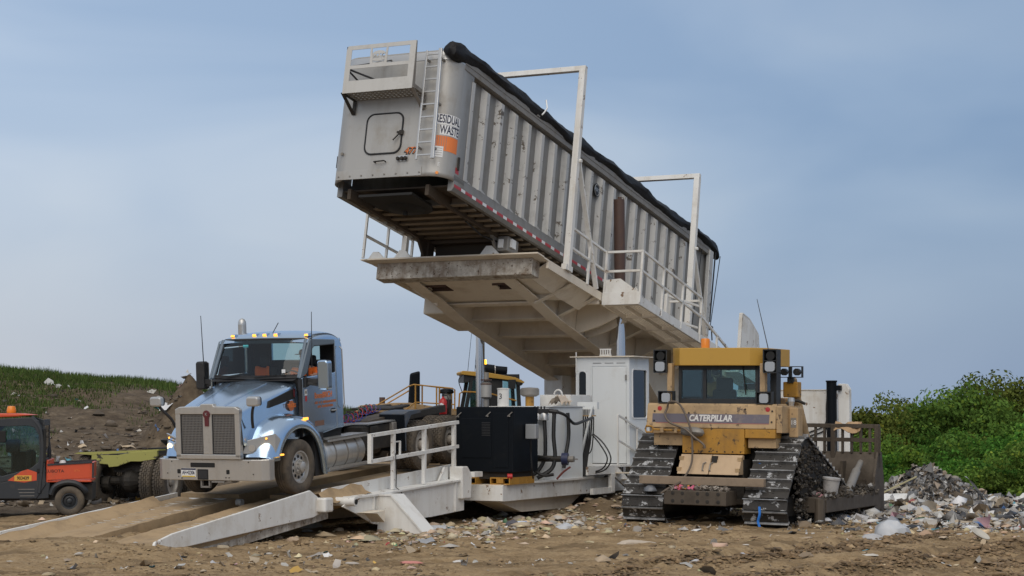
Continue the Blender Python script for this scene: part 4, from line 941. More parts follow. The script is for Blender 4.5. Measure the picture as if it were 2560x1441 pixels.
def make_wheel(parent, loc, r, w, rim_r, side, m_t, rim_m, holes=10, dish=.06, tread=0, hub=.09, hub_len=.05, name='wheel', rotz=0):
    wl_ = empty(name, loc, (0, 0, R(rotz))); wl_.parent = parent
    key = (r, w, rim_r, tread, m_t.name)
    if key not in make_wheel.cache:
        t = tyre_mesh(r, w, rim_r, m_t, tread).build('tyre', m_t, wl_, smooth=50); make_wheel.cache[key] = t
    else: copy_part(make_wheel.cache[key], wl_)
    s = side; h = w / 2
    b = MB(); b.lathe([(rim_r + .012, s * h * .80), (rim_r + .005, s * h * .86), (rim_r - .02, s * h * .84), (rim_r - .03, s * (h * .5)), (rim_r * .80, s * (h * .5 - .01)), (rim_r * .48, s * (h * .5 + .012)), (rim_r * .45, s * (h * .5 + dish)), (hub, s * (h * .5 + dish)), (hub, s * (h * .5 + dish + hub_len)), (hub * .7, s * (h * .5 + dish + hub_len * 1.3)), (.0, s * (h * .5 + dish + hub_len * 1.35))], (0, 0, 0), 'x', 30, cap0=False)
    b.build('rim', rim_m, wl_, smooth=30)
    hb = MB()
    for k in range(holes):
        a = 2 * math.pi * (k + .5) / holes; rr = rim_r * .645; x = s * (h * .5 + .008)
        hb.lathe([(.0, 0), (rim_r * .105, 0), (rim_r * .105, s * .004), (0, s * .004)], (x, rr * math.cos(a), rr * math.sin(a)), 'x', 10)
    if holes: hb.build('hand_holes', m_dark, wl_)
    if holes:
        nb = MB()
        for k in range(10):
            a = 2 * math.pi * k / 10; nb.tube((s * (h * .5 + dish), rim_r * .40 * math.cos(a), rim_r * .40 * math.sin(a)), (s * (h * .5 + dish + .03), rim_r * .40 * math.cos(a), rim_r * .40 * math.sin(a)), .014, n=6)
        nb.build('lug_nuts', m_chrome, wl_)
    return wl_
make_wheel.cache = {}

# ================================================================== semi truck
tk = empty('semi_truck', (-4.522, 33.108, .687), (R(4.03), 0, -R(25.66)), .9)
tag(tk, 'blue grey day cab semi truck with lit headlights driving down the white ramp', 'semi truck')
def tkp(mb, name, m, **k): return mb.build(name, m, tk, **k)
def mirror_pts(p): return [(-x, y, z) for x, y, z in p]
def sds(o, lv=2):
    md = o.modifiers.new('subsurf', 'SUBSURF'); md.levels = lv; md.render_levels = lv
    o.data.polygons.foreach_set('use_smooth', [True] * len(o.data.polygons)); return o
# hood
def hood_sec(y, w, zc, zbot, bulge=0.):
    half = [(0, zc + .015), (.30 * w, zc + .012), (.34 * w, zc + .004), (.72 * w, zc - .022), (.93 * w, zc - .06), (.985 * w, zc - .10), (1.0 * w, zc - .17), (w + .025, zc - .42), (w + .04, zbot + .1), (w + .04, zbot)]
    return [(-x, y, z) for x, z in half[:0:-1]] + [(x, y, z) for x, z in half]
rows = [hood_sec(*s) for s in ((-1.235, .70, 1.72, 1.02), (-1.20, .715, 1.745, 1.02), (-.95, .745, 1.815, 1.02), (-.5, .80, 1.935, 1.02), (0., .865, 2.06, 1.02), (.28, .915, 2.135, 1.02), (.36, .925, 2.15, 1.02))]
sds(tkp(MB().grid(rows), 'hood', m_truck), 2)
b = MB()
for s in (-1, 1): b.path([(s * .31, -1.19, 1.762), (s * .36, -.5, 1.945), (s * .42, .1, 2.09)], .006, 4)
tkp(b, 'hood_crease', m_truck)
# fenders
op = [(.78, .30), (.74, .60), (.62, .93), (.36, 1.17), (0, 1.26), (-.36, 1.19), (-.60, 1.00), (-.70, .84), (-.72, .79)]
cr_ = [(1.04, .30), (1.0, .72), (.84, 1.14), (.46, 1.42), (-.05, 1.54), (-.50, 1.49), (-.84, 1.30), (-1.02, 1.04), (-1.10, .79)]
for s in (-1, 1):
    r0 = [(s * 1.17, y, z) for y, z in op]; r1 = [(s * 1.25, y, z + .01) for y, z in op]
    r2 = [(s * 1.245, (a[0] * .55 + c[0] * .45), (a[1] * .55 + c[1] * .45)) for a, c in zip(op, cr_)]
    r3 = [(s * (1.15 if i < 7 else 1.12), c[0] * .97, c[1] * .985) for i, c in enumerate(cr_)]
    r4 = [(s * .98, c[0], c[1] + .015) for c in cr_]
    r5 = [(s * .80, c[0] * (1.02 if i > 3 else .95), c[1] + (.05 if 2 < i < 7 else .0)) for i, c in enumerate(cr_)]
    r6 = [(s * .66, c[0] * (1.05 if i > 3 else .95), c[1] + (.05 if 2 < i < 7 else -.0)) for i, c in enumerate(cr_)]
    sds(tkp(MB().grid([r0, r1, r2, r3, r4, r5, r6]), 'fender', m_truck), 2)
    b = MB(); b.bx(min(s * .75, s * 1.2), max(s * .75, s * 1.2), -1.05, -.70, .70, .79); tkp(b, 'fender_valance', m_truck, bevel=.02)
    b = MB(); b.bx(min(s * .55, s * 1.12), max(s * .55, s * 1.12), .62, .95, .28, 1.1); tkp(b, 'splash_panel', m_trim)
    # headlamp
    P = [(.66, -1.155, .865), (.74, -1.10, 1.11), (1.20, -.86, 1.215), (1.24, -.74, 1.10), (1.20, -.86, .865)]
    P = [(s * x, y, z) for x, y, z in P]; Q = [(x + s * .02, y - .035, z) for x, y, z in P]; n = 5
    hl = tkp(MB().add(P + Q, [(i, (i + 1) % n, n + (i + 1) % n, n + i) for i in range(n)] + [tuple(range(n)), tuple(range(n, 2 * n))]), 'headlamp', m_lens, bevel=.008)
    c = Vector((s * 1.06, -1.005, .965)); nrm = Vector((s * .35, -.93, 0)).normalized()
    MB().tube(c, c + nrm * .012, .075, n=16).build('lamp_glow', m_head, hl)
    c = Vector((s * .84, -1.105, .965)); MB().tube(c, c + nrm * .012, .065, n=16).build('high_beam', m_chrome, hl)
    b = MB(); b.add([(s * x, y - .04, z) for x, y, z in ((.70, -1.11, 1.03), (1.18, -.87, 1.10), (1.18, -.87, 1.115), (.70, -1.11, 1.045))], [(0, 1, 2, 3)]); b.build('lamp_divider', m_trim, hl)
    c = Vector((s * 1.08, -.985, 1.135)); MB().tube(c, c + nrm * .012, .02, n=8).build('indicator_bulb', m_amber, hl)
    # side marker and fender badge lamp
    tkp(MB().bx(min(s * 1.225, s * 1.26), max(s * 1.225, s * 1.26), -.78, -.68, .80, .83), 'side_marker', m_amber)
    tkp(MB().bx(min(s * 1.19, s * 1.225), max(s * 1.19, s * 1.225), .12, .26, 1.385, 1.435, Matrix.Identity(4)), 'turn_lamp', m_amber)
# grille surround
GY = -1.25
b = MB()
for x0, x1, z0, z1 in ((-.71, -.60, .80, 1.66), (.60, .71, .80, 1.66), (-.71, .71, .77, .86), (-.10, .10, .86, 1.62)): b.bx(x0, x1, GY - .05, GY + .06, z0, z1)
b.prism([(-.71, 1.60), (.71, 1.60), (.71, 1.69), (.62, 1.735), (.16, 1.745), (.13, 1.79), (-.13, 1.79), (-.16, 1.745), (-.62, 1.735), (-.71, 1.69)], 'y', GY - .055, GY + .06)
tkp(b, 'grille_surround', m_chrome, bevel=.012)
tkp(MB().bx(-.62, .62, GY + .0, GY + .012, .84, 1.62), 'grille_backing', m_dark)
for s in (-1, 1):
    x0, x1 = (-.60, -.10) if s < 0 else (.10, .60)
    b = MB()
    for i in range(17): b.bx(x0 + i * (x1 - x0) / 16 - .006, x0 + i * (x1 - x0) / 16 + .006, GY - .022, GY - .012, .86, 1.60)
    for i in range(25): b.bx(x0, x1, GY - .024, GY - .014, .86 + i * .0307, .872 + i * .0307)
    tkp(b, 'grille_mesh', m_mesh)
    b = MB()
    for a in ((x0, x0 + .02, .86, 1.60), (x1 - .02, x1, .86, 1.60)): b.bx(a[0], a[1], GY - .03, GY - .01, a[2], a[3])
    b.bx(x0, x1, GY - .031, GY - .009, 1.585, 1.605); b.bx(x0, x1, GY - .031, GY - .009, .858, .875); tkp(b, 'grille_rim', m_trim)
b = MB(); b.lathe([(.0, -.075), (.075, -.072), (.075, -.055)], (0, GY, 1.60), 'y', 16); b.prism([(-.045, 1.58), (.045, 1.58), (.04, 1.38), (-.04, 1.38)], 'y', GY - .068, GY - .05); tkp(b, 'grille_badge', mat('badge_red', (.11, .02, .025), .4))
text('badge_letter', 'K', .08, m_alu_b, tk, facing((0, GY - .077, 1.60), (0, -1, 0)), .001)
b = MB(); b.lathe([(.0, .0), (.035, .0)], (.952, .22, 1.96), 'x', 12); b.prism([(.19, 1.95), (.25, 1.95), (.24, 1.82), (.20, 1.82)], 'x', .948, .956); tkp(b, 'side_badge', MATS['badge_red'])
# bumper
pl = [(-1.22, -.95), (-1.22, -1.12), (-1.10, -1.215), (-.9, -1.25), (.9, -1.25), (1.10, -1.215), (1.22, -1.12), (1.22, -.95), (1.17, -.95), (1.16, -1.09), (1.07, -1.17), (.88, -1.2), (-.88, -1.2), (-1.07, -1.17), (-1.16, -1.09), (-1.17, -.95)]
tkp(MB().prism(pl, 'z', .375, .765), 'bumper', m_chrome, bevel=.012)
BYF = -1.253
for x0, x1, z0, z1 in ((-.43, .11, .615, .70), (-.28, -.04, .385, .58), (-.73, -.655, .495, .575), (.36, .43, .495, .575)):
    tkp(MB().prism(rrect(x0, x1, z0, z1, .015, 3), 'y', BYF - .001, BYF + .004), 'bumper_slot', m_dark)
tkp(MB().bx(-.255, -.065, BYF - .004, BYF, .41, .555), 'receiver_cover', m_trim)
lp = tkp(MB().bx(-.635, -.315, BYF - .008, BYF - .002, .435, .595), 'licence_plate', m_whitev)
MB().bx(-.635, -.315, BYF - .0095, BYF - .0082, .565, .593).build('plate_header', m_navy, lp)
MB().bx(-.62, -.33, BYF - .0095, BYF - .0082, .437, .458).build('plate_footer', mat('plate_yellow', (.65, .45, .05), .5), lp)
text('plate_letters', 'AH·42306', .098, m_navy, lp, facing((-.475, BYF - .010, .512), (0, -1, 0)), .0008, sx=.68, bold=.002)
for x, z in ((-.85, .72), (.85, .72), (-.70, .44), (-.63, .41), (.35, .43), (.42, .43), (.95, .5), (-.95, .5)): tkp(MB().tube((x, BYF - .006, z), (x, BYF, z), .012, n=6), 'bumper_bolt', m_grime)
b = MB()
for a in ((-.24, -.21, .25, .375), (-.06, -.03, .25, .375), (-.24, -.03, .235, .265)): b.bx(a[0], a[1], -1.22, -1.16, a[2], a[3])
tkp(b, 'tow_loop', m_gray)
tkp(MB().bx(.02, .30, -1.24, -1.2, .335, .368), 'step_tab', m_gray)
b = MB(); b.bx(-1.0, 1.0, -1.15, -.95, .40, .80); b.bx(-.6, .6, -1.0, .5, .45, 1.0); tkp(b, 'engine_bay', m_dark)
# cab shell
sd_poly = [(.30, 1.02), (.30, 2.17), (.42, 2.19), (1.87, 2.19), (1.87, 1.12), (1.05, 1.06), (.95, 1.02)]
for s in (-1, 1):
    x0, x1 = (1.0, 1.045) if s > 0 else (-1.045, -1.0)
    tkp(MB().prism([(.36, 1.06), (.36, 2.18), (1.60, 2.22), (1.60, 1.12), (1.08, 1.06)], 'x', x0, x1), 'door', m_truck, bevel=.02)
    b = MB(); b.prism([(1.606, 1.12), (1.606, 2.86), (1.80, 2.86), (1.88, 2.75), (1.88, 1.12)], 'x', x0, x1 - .004 * s if s > 0 else x1); tkp(b, 'cab_corner', m_truck, bevel=.03)
    b = MB(); b.prism([(.36, 2.17), (.30, 2.17), (.68, 2.88), (.78, 2.90), (1.606, 2.86), (1.606, 2.77), (.84, 2.76), (.78, 2.72), (.56, 2.25)], 'x', x0 if s > 0 else x0, x1); tkp(b, 'window_frame', mat('frame_paint', (.13, .165, .20), .45) if s < 0 else MATS['frame_paint'], bevel=.015)
    if s > 0:
        b = MB(); b.prism([(.60, 2.22), (.80, 2.70), (.86, 2.74), (1.59, 2.75), (1.59, 2.22)], 'x', .985, .99); b.v = b.v
        # driver's window is wound down: only the run channel shows
        tkp(MB().path([(1.02, y, z) for y, z in ((.58, 2.22), (.79, 2.72), (.86, 2.765), (1.60, 2.77), (1.60, 2.22))], .014, 5), 'window_channel', m_trim)
    else:
        tkp(MB().prism([(.60, 2.22), (.80, 2.70), (.86, 2.74), (1.59, 2.75), (1.59, 2.22)], 'x', -1.03, -1.025), 'side_window', m_glass)
tkp(MB().bx(.995, 1.05, .302, .356, 1.05, 2.15), 'cowl_seam', m_trim)
tkp(MB().bx(-1.0, 1.0, 1.83, 1.88, 1.12, 2.46), 'back_wall', m_truck)
b = MB(); b.bx(-1.0, -.56, 1.83, 1.88, 2.46, 2.88); b.bx(.56, 1.0, 1.83, 1.88, 2.46, 2.88); b.bx(-.56, .56, 1.83, 1.88, 2.84, 2.90); tkp(b, 'back_wall_upper', m_truck)
tkp(MB().bx(-.57, .57, 1.85, 1.855, 2.45, 2.85), 'rear_window', m_glass)
tkp(MB().bx(-1.0, 1.0, .40, 1.85, 1.08, 1.14), 'cab_floor', m_dark)
b = MB(); b.bx(-.99, .99, 1.80, 1.825, 1.14, 2.44); b.bx(-.99, -.58, 1.80, 1.825, 2.44, 2.88); b.bx(.58, .99, 1.80, 1.825, 2.44, 2.88); b.bx(-.58, .58, 1.80, 1.825, 2.845, 2.88); tkp(b, 'cab_lining', m_seat)
for s in (-1, 1): tkp(MB().bx(min(s * .985, s * .996), max(s * .985, s * .996), .42, 1.80, 1.14, 2.20), 'door_lining', m_seat)
tkp(MB().bx(-.94, .94, .80, 1.80, 2.845, 2.855), 'roof_lining', m_seat)
# roof
rows = []
for y, z, w in ((.66, 2.86, .98), (.70, 2.93, .975), (.82, 2.99, .95), (1.1, 3.035, .93), (1.45, 3.05, .93), (1.70, 3.03, .93), (1.84, 2.97, .94), (1.89, 2.85, .97)):
    rows.append([(-(w + .06), y, min(z, 2.87) - .02), (-(w + .05), y, z - .10 if z > 2.95 else z - .02), (-w + .02, y, z - .03), (-w * .6, y, z), (0, y, z + .015), (w * .6, y, z), (w - .02, y, z - .03), (w + .05, y, z - .10 if z > 2.95 else z - .02), (w + .06, y, min(z, 2.87) - .02)])
sds(tkp(MB().grid(rows), 'roof', m_truck), 2)
# windshield and surround
wb = [(-.965, .385, 2.185), (-.6, .30, 2.175), (0, .26, 2.17), (.6, .30, 2.175), (.965, .385, 2.185)]
wt = [(-.915, .74, 2.905), (-.6, .68, 2.91), (0, .65, 2.915), (.6, .68, 2.91), (.915, .74, 2.905)]
tkp(MB().grid([wb, [tuple((Vector(a) + Vector(c)) / 2 + Vector((0, -.015, 0))) for a, c in zip(wb, wt)], wt]), 'windshield', m_glass, smooth=True)
b = MB(); b.path(wb, .022, 6); b.path(wt, .022, 6); b.path([wb[0], wt[0]], .022, 6); b.path([wb[-1], wt[-1]], .022, 6); tkp(b, 'windshield_gasket', m_trim)
b = MB(); b.grid([[(x, y - .012, z + dz) for x, y, z in wt] for dz in (.01, -.085)]); tkp(b, 'sun_band', mat('dark_tint_band', (.03, .04, .05), .3))
b = MB(); b.grid([[(x, y - .014, z + dz + .005) for x, y, z in wb] for dz in (.055, -.005)]); tkp(b, 'cowl_band', m_trim)
for s in (-1, 1): tkp(MB().beam((s * .985, .36, 2.16), (s * .945, .73, 2.90), .07, .09, (0, 1, 0)), 'a_pillar', mat('pillar_paint', (.13, .17, .215), .5) if s < 0 else MATS['pillar_paint'], bevel=.02)
tkp(MB().grid([[(x, .20, 2.125), (x * 1.02, .33, 2.16)] for x in np.linspace(-.93, .93, 9)]), 'cowl', m_trim)
for x0, x1 in ((-.75, -.05), (.05, .72)):
    b = MB(); b.beam((x0, .24, 2.19), ((x0 + x1) / 2 + .15, .27, 2.23), .012); b.beam(((x0 + x1) / 2 - .2, .25, 2.215), (x1, .30, 2.225), .018); tkp(b, 'wiper', m_dark)
# stickers
tkp(MB().bx(.62, .70, .325, .329, 2.27, 2.34, Matrix.Identity(4)), 'inspection_sticker', m_whitev)
tkp(MB().bx(-.42, -.30, .60, .604, 2.76, 2.81), 'toll_tag', mat('toll_tag_teal', (.12, .55, .6), .4))
# interior
b = MB(); b.bx(-.95, .95, .40, .75, 1.9, 2.16); b.bx(.1, .95, .70, .82, 1.8, 2.10); tkp(b, 'dashboard', m_seat, bevel=.03)
for x in (-.52, .52):
    b = MB(); b.bx(x - .25, x + .25, 1.05, 1.5, 1.55, 1.68); b.bx(x - .24, x + .24, 1.48, 1.60, 1.6, 2.32); b.bx(x - .13, x + .13, 1.5, 1.58, 2.36, 2.56); tkp(b, 'cab_seat', m_seat, bevel=.04)
sw = MB(); sw.path([(.52 + .21 * math.cos(t), .93 - .10 * math.sin(t), 2.10 + .19 * math.sin(t)) for t in np.linspace(0, 2 * math.pi, 24, endpoint=False)], .015, 6, closed=True); sw.beam((.33, .93, 2.10), (.71, .93, 2.10), .03); sw.beam((.52, .93, 2.1), (.52, .75, 2.0), .05); tkp(sw, 'steering_wheel', m_trim)
# marker lamps
for x in (-.78, -.27, -.03, .22, .90):
    yy = .80 + .03 * abs(x); zz = 2.985 - .02 * x * x
    ml = tkp(MB().prism([(x - .05, zz - .02), (x + .05, zz - .02), (x + .045, zz + .03), (x + .0, zz + .045), (x - .045, zz + .03)], 'y', yy - .03, yy + .10), 'roof_marker', m_truck, bevel=.01)
    MB().prism([(x - .042, zz - .012), (x + .042, zz - .012), (x + .03, zz + .028), (x - .03, zz + .028)], 'y', yy - .045, yy - .029).build('marker_lens', m_amber, ml)
tkp(MB().beam((.10, .86, 3.02), (.16, .98, 3.22), .012), 'roof_aerial', m_trim)
# stack, antennas
b = MB(); b.tube((-1.36, 2.0, 1.2), (-1.36, 2.0, 3.18), .085, n=16); b.lathe([(.085, 3.18), (.08, 3.24), (.05, 3.29), (0, 3.31)], (-1.36, 2.0, 0), 'z', 16); tkp(b, 'exhaust_stack', m_alu_b, smooth=50)
tkp(MB().tube((-1.29, .52, 2.2), (-1.32, .50, 3.40), .012, .007, n=6), 'antenna', m_trim)
tkp(MB().tube((1.05, .72, 2.35), (1.03, .80, 3.42), .012, .007, n=6), 'antenna', m_trim)
# mirrors
for s in (-1, 1):
    mx_ = 1.40
    o = tkp(MB().prism(rrect(mx_ - .12, mx_ + .12, 1.93, 2.50, .06, 4) if s > 0 else rrect(-mx_ - .10, -mx_ + .10, 1.95, 2.50, .05, 4), 'y', .52, .70), 'door_mirror', m_truck if s > 0 else m_trim, bevel=.03)
    MB().bx(s * mx_ - .10, s * mx_ + .10, .70, .705, 1.96, 2.47).build('mirror_glass', m_lens, o)
    b = MB(); b.prism([(.42, 2.19), (.42, 1.98), (.66, 2.03), (.70, 2.14)], 'x', 1.047 if s > 0 else -1.09, 1.09 if s > 0 else -1.047); b.beam((s * 1.06, .55, 2.10), (s * 1.30, .60, 2.10), .10, .10); b.beam((s * 1.06, .50, 2.06), (s * 1.30, .60, 2.02), .05); tkp(b, 'mirror_arm', m_trim, bevel=.01)
    # hood mirror
    hm_ = tkp(MB().prism(rrect(s * 1.07 - .13, s * 1.07 + .13, 1.75, 1.93, .05, 4), 'y', -1.42, -1.30), 'hood_mirror', m_alu_b, bevel=.03)
    MB().prism(rrect(s * 1.07 - .12, s * 1.07 + .12, 1.755, 1.925, .05, 4), 'y', -1.30, -1.27).build('mirror_back', m_trim, hm_)
    tkp(MB().path(crv([(s * 1.06, -1.34, 1.77), (s * .99, -1.28, 1.66), (s * .90, -1.16, 1.50), (s * .86, -1.08, 1.34)]), .028, 8), 'hood_mirror_stalk', m_trim)
# air intake panel on the hood side
b = MB(); P = [(-.62, 1.63), (-.57, 1.74), (.09, 1.925), (.13, 1.90), (.13, 1.78)]
P = [(-.50, 1.66), (-.45, 1.79), (.20, 1.965), (.25, 1.945), (.24, 1.79)]
hw = lambda y, z: .865 + .125 * y + .035 + .06 * max(0, 1.9 + .2 * y - z)
q_ = [(hw(y, z), y, z) for y, z in P]; n = 5
b.add(q_ + [(x - .05, y, z) for x, y, z in q_], [tuple(range(n)), tuple(range(2 * n - 1, n - 1, -1))] + [(i, n + i, n + (i + 1) % n, (i + 1) % n) for i in range(n)]); o = tkp(b, 'intake_grille', m_dark)
# lettering on the door and hood
def side_text(name, body, size, y, z, m, **k): return text(name, body, size, m, tk, facing((1.0475, y, z), (1, 0, 0)), .001, **k)
side_text('door_letters', 'BoumBRICH', .155, 1.12, 1.80, m_orange, sx=.80, bold=.004)
ml_ = mat('faded_orange_print', (.42, .14, .06), .6)
for z, y0, y1 in ((1.665, .80, 1.55), (1.585, .90, 1.45)):
    y = y0; b = MB()
    while y < y1:
        wd = random.uniform(.03, .05); b.bx(1.046, 1.0475, y, y + wd * 1.02, z - .022, z + .03 * random.uniform(.6, 1)); y += wd + (.035 if random.random() < .15 else .006)
    tkp(b, 'door_small_print', ml_)['kind'] = 'stuff'
tkp(MB().bx(1.046, 1.0475, .78, 1.12, 1.22, 1.32), 'faded_placard', mat('brown_faded_print', (.20, .11, .075), .6))
c_ = MB(); c_.lathe([(.0, .0), (.10, .0), (.10, .002)], (.938, .13, 1.66), 'x', 20); tkp(c_, 'hood_roundel', ml_)
text('roundel_letters', 'TRUCKS', .10, m_orange, tk, facing((.943, .13, 1.66), (1, 0, 0)), .001, sx=.8, bold=.003)
tkp(MB().bx(1.0465, 1.048, .44, .53, 1.83, 1.95), 'permit_sticker', m_whitev)
tkp(MB().bx(1.0465, 1.048, .455, .52, 1.72, 1.82), 'permit_sticker', m_red)
tkp(MB().bx(1.0482, 1.0487, .455, .515, 1.865, 1.915), 'permit_print', m_gray)
b = MB(); b.prism(rrect(1.38, 1.56, 1.43, 1.52, .04, 4), 'x', 1.046, 1.05); tkp(b, 'handle_recess', m_dark); tkp(MB().bx(1.05, 1.075, 1.39, 1.55, 1.47, 1.50), 'door_handle', m_chrome, bevel=.006)
tkp(MB().path([(1.08, 1.72, 2.72), (1.12, 1.74, 2.66), (1.12, 1.78, 1.60), (1.08, 1.8, 1.5)], .014, 6), 'grab_rail', m_chrome)
# chassis, tank, steps
b = MB(); b.bx(-.46, -.38, .4, 7.0, .80, 1.06); b.bx(.38, .46, .4, 7.0, .80, 1.06)
for y in (2.2, 3.6, 4.9, 6.2): b.bx(-.39, .39, y, y + .1, .84, 1.0)
tkp(b, 'chassis_rail', m_grime)
for s in (1, -1):
    b = MB(); b.lathe([(.0, .98), (.25, .985), (.32, 1.02), (.335, 1.06), (.335, 2.40), (.32, 2.44), (.25, 2.47), (0, 2.475)], (s * .86, 0, .63), 'y', 24); ft = tkp(b, 'fuel_tank', m_chrome, smooth=40)
    for y in (1.30, 1.75, 2.15): MB().lathe([(.342, y - .02), (.345, y), (.342, y + .02)], (s * .86, 0, .63), 'y', 24).build('tank_strap', m_gray, ft)
    b = MB(); b.bx(min(s * .80, s * 1.22), max(s * .80, s * 1.22), .99, 2.50, .935, .965); b.bx(min(s * 1.19, s * 1.22), max(s * 1.19, s * 1.22), .99, 2.50, .90, .965); tkp(b, 'upper_step', m_chrome)
    b = MB(); b.bx(min(s * 1.0, s * 1.25), max(s * 1.0, s * 1.25), .95, 2.62, .33, .36); b.bx(min(s * 1.22, s * 1.25), max(s * 1.22, s * 1.25), .95, 2.62, .33, .41); tkp(b, 'lower_step', m_chrome)
    b = MB()
    for y in (1.2, 2.3): b.beam((s * 1.1, y, .36), (s * .8, y + .05, .60), .04)
    tkp(b, 'step_hanger', m_gray)
tkp(MB().bx(-.95, .95, .95, 1.9, .70, 1.08), 'under_cab', m_dark)
b = MB(); b.bx(-.55, .62, 1.95, 3.0, 1.075, 1.10); b.bx(.40, 1.0, 2.9, 4.2, 1.075, 1.10); tkp(b, 'deck_plate', m_alu_b)
b = MB(); b.bx(.5, .95, 2.75, 4.0, .55, 1.05); b.bx(.95, 1.0, 3.0, 3.3, .9, 1.04); b.tube((.75, 2.8, .6), (.75, 3.6, .6), .16, n=14); tkp(b, 'battery_box', m_grime, bevel=.02)
tkp(MB().bx(.86, 1.04, 3.85, 4.02, .86, 1.06), 'deck_bracket', m_gray, bevel=.02)
b = MB(); b.prism([(4.05, 1.22), (4.25, 1.26), (4.72, 1.26), (4.78, 1.20), (4.35, 1.18), (4.12, .95), (4.10, .45), (4.05, .45)], 'x', .60, 1.20); tkp(b, 'quarter_fender', mat('blue_grey_fender', (.06, .075, .10), .5, dirt=((.2, .17, .13), .35, 4)))
b = MB(); b.bx(.62, 1.2, 4.02, 4.06, .45, 1.20); tkp(b, 'mud_flap', m_black)
# fifth wheel
b = MB(); b.prism([(-.48, 4.75), (.48, 4.75), (.48, 5.25), (.30, 5.95), (.16, 5.95), (.10, 5.5), (-.10, 5.5), (-.16, 5.95), (-.30, 5.95), (-.48, 5.25)], 'z', 1.24, 1.29); tkp(b, 'fifth_wheel', m_grime, bevel=.02)
b = MB(); b.bx(-.5, .5, 4.95, 5.5, 1.06, 1.10); b.prism([(4.9, 1.08), (5.6, 1.08), (5.35, 1.25), (5.1, 1.25)], 'x', -.45, -.38); b.prism([(4.9, 1.08), (5.6, 1.08), (5.35, 1.25), (5.1, 1.25)], 'x', .38, .45); tkp(b, 'fifth_wheel_base', m_grime)
b = MB(); b.prism([(5.1, 1.12), (5.9, 1.16), (7.0, 1.20), (7.0, 1.05), (5.1, 1.0)], 'x', .46, .62); tkp(b, 'frame_cheek', m_grime)
b = MB(); b.prism([(3.3, 1.12), (4.9, 1.2), (4.9, 1.08), (3.3, 1.06)], 'x', .25, .75); tkp(b, 'approach_plate', m_blade)
# air and power coils
for k, (m_, dx) in enumerate(((m_redp, .0), (mat('blue_coil', (.02, .04, .22), .4), .10), (mat('green_coil', (.05, .10, .05), .4), -.08))):
    pts = []
    for i in range(160):
        t = i / 159; th = t * 2 * math.pi * 11
        c0 = Vector((.45 + dx, 1.98 + 2.1 * t, 1.50 - .38 * math.sin(math.pi * min(1, t * 1.25) * .72) + .14 * t))
        pts.append(c0 + Vector((.075 * math.cos(th), 0, .085 * math.sin(th))))
    tkp(MB().path(pts, .009, 4), 'air_coil', m_)
tkp(MB().path([(.75, 1.93, 2.75), (.78, 1.98, 2.2), (.78, 1.98, 1.7), (.74, 2.0, 1.4)], .016, 6), 'air_line', m_hose)
tkp(MB().path([(.82, 1.93, 2.35), (.86, 1.98, 2.0), (.84, 1.98, 1.45)], .016, 6), 'air_line', m_redp)
# axles and wheels
b = MB(); b.beam((-1.0, 0, .5), (1.0, 0, .5), .12, .14); tkp(b, 'front_axle', m_grime)
for y in (4.83, 6.15):
    b = MB(); b.beam((-1.0, y, .51), (1.0, y, .51), .18, .18); b.lathe([(.1, -.2), (.25, -.1), (.25, .1), (.1, .2)], (0, y, .51), 'x', 14); tkp(b, 'rear_axle', m_grime)
m_rimal = mat('dusty_alloy_rim', (.55, .54, .52), .35, .6, dirt=((.24, .19, .14), .5, 5.))
m_rimst = mat('dusty_steel_rim', (.42, .39, .35), .6, .2, dirt=((.2, .16, .12), .6, 5.))
for s in (1, -1):
    w_ = make_wheel(tk, (s * 1.05, 0, .52), .52, .30, .30, s, m_rubber_dusty, m_rimal, 10, .055, 0, .10, .06, 'front_wheel')
    for y in (4.83, 6.15):
        w_ = make_wheel(tk, (s * 1.06, y, .51), .51, .27, .295, s, m_rubber_dusty, m_rimst, 0, -.12, 36, .10, .16, 'drive_wheel')
        w_ = make_wheel(tk, (s * .74, y, .51), .51, .27, .295, s, m_rubber_dusty, m_rimst, 0, -.10, 36, .10, .02, 'drive_wheel')

# ---- driver, left arm on the sill, right hand on the wheel (one skinned body)
def skinned(name, pts, edges, m, parent=None, lv=2):
    me = bpy.data.meshes.new(name); me.from_pydata([p[:3] for p in pts], edges, []); o = bpy.data.objects.new(name, me); C.objects.link(o)
    if parent: o.parent = parent
    md = o.modifiers.new('skin', 'SKIN'); md.use_smooth_shade = True
    sv = me.skin_vertices[0].data if me.skin_vertices else None
    if sv is None:
        bm = bmesh.new(); bm.from_mesh(me); bm.verts.layers.skin.verify(); bm.to_mesh(me); bm.free(); sv = me.skin_vertices[0].data
    for i, p in enumerate(pts): sv[i].radius = (p[3], p[3] if len(p) < 5 else p[4])
    sv[0].use_root = True
    s2 = o.modifiers.new('sub', 'SUBSURF'); s2.levels = lv; s2.render_levels = lv
    me.materials.append(m); return o
dr_pts = [(.52, 1.32, 1.76, .15, .17), (.52, 1.36, 2.0, .155, .14), (.52, 1.36, 2.24, .17, .13), (.52, 1.34, 2.36, .065), (.53, 1.30, 2.47, .085), (.53, 1.285, 2.56, .095), (.53, 1.30, 2.63, .075),
          (.74, 1.34, 2.27, .075), (.90, 1.22, 2.10, .062), (.98, .98, 2.20, .045), (1.0, .86, 2.21, .035),
          (.30, 1.32, 2.27, .075), (.22, 1.12, 2.05, .060), (.34, .98, 2.18, .042), (.40, .92, 2.24, .040)]
dr_e = [(0, 1), (1, 2), (2, 3), (3, 4), (4, 5), (5, 6), (2, 7), (7, 8), (8, 9), (9, 10), (2, 11), (11, 12), (12, 13), (13, 14)]
TW = Matrix.Translation((-4.522, 33.108, .687)) @ Euler((R(4.03), 0, -R(25.66))).to_matrix().to_4x4() @ Matrix.Scale(.9, 4)
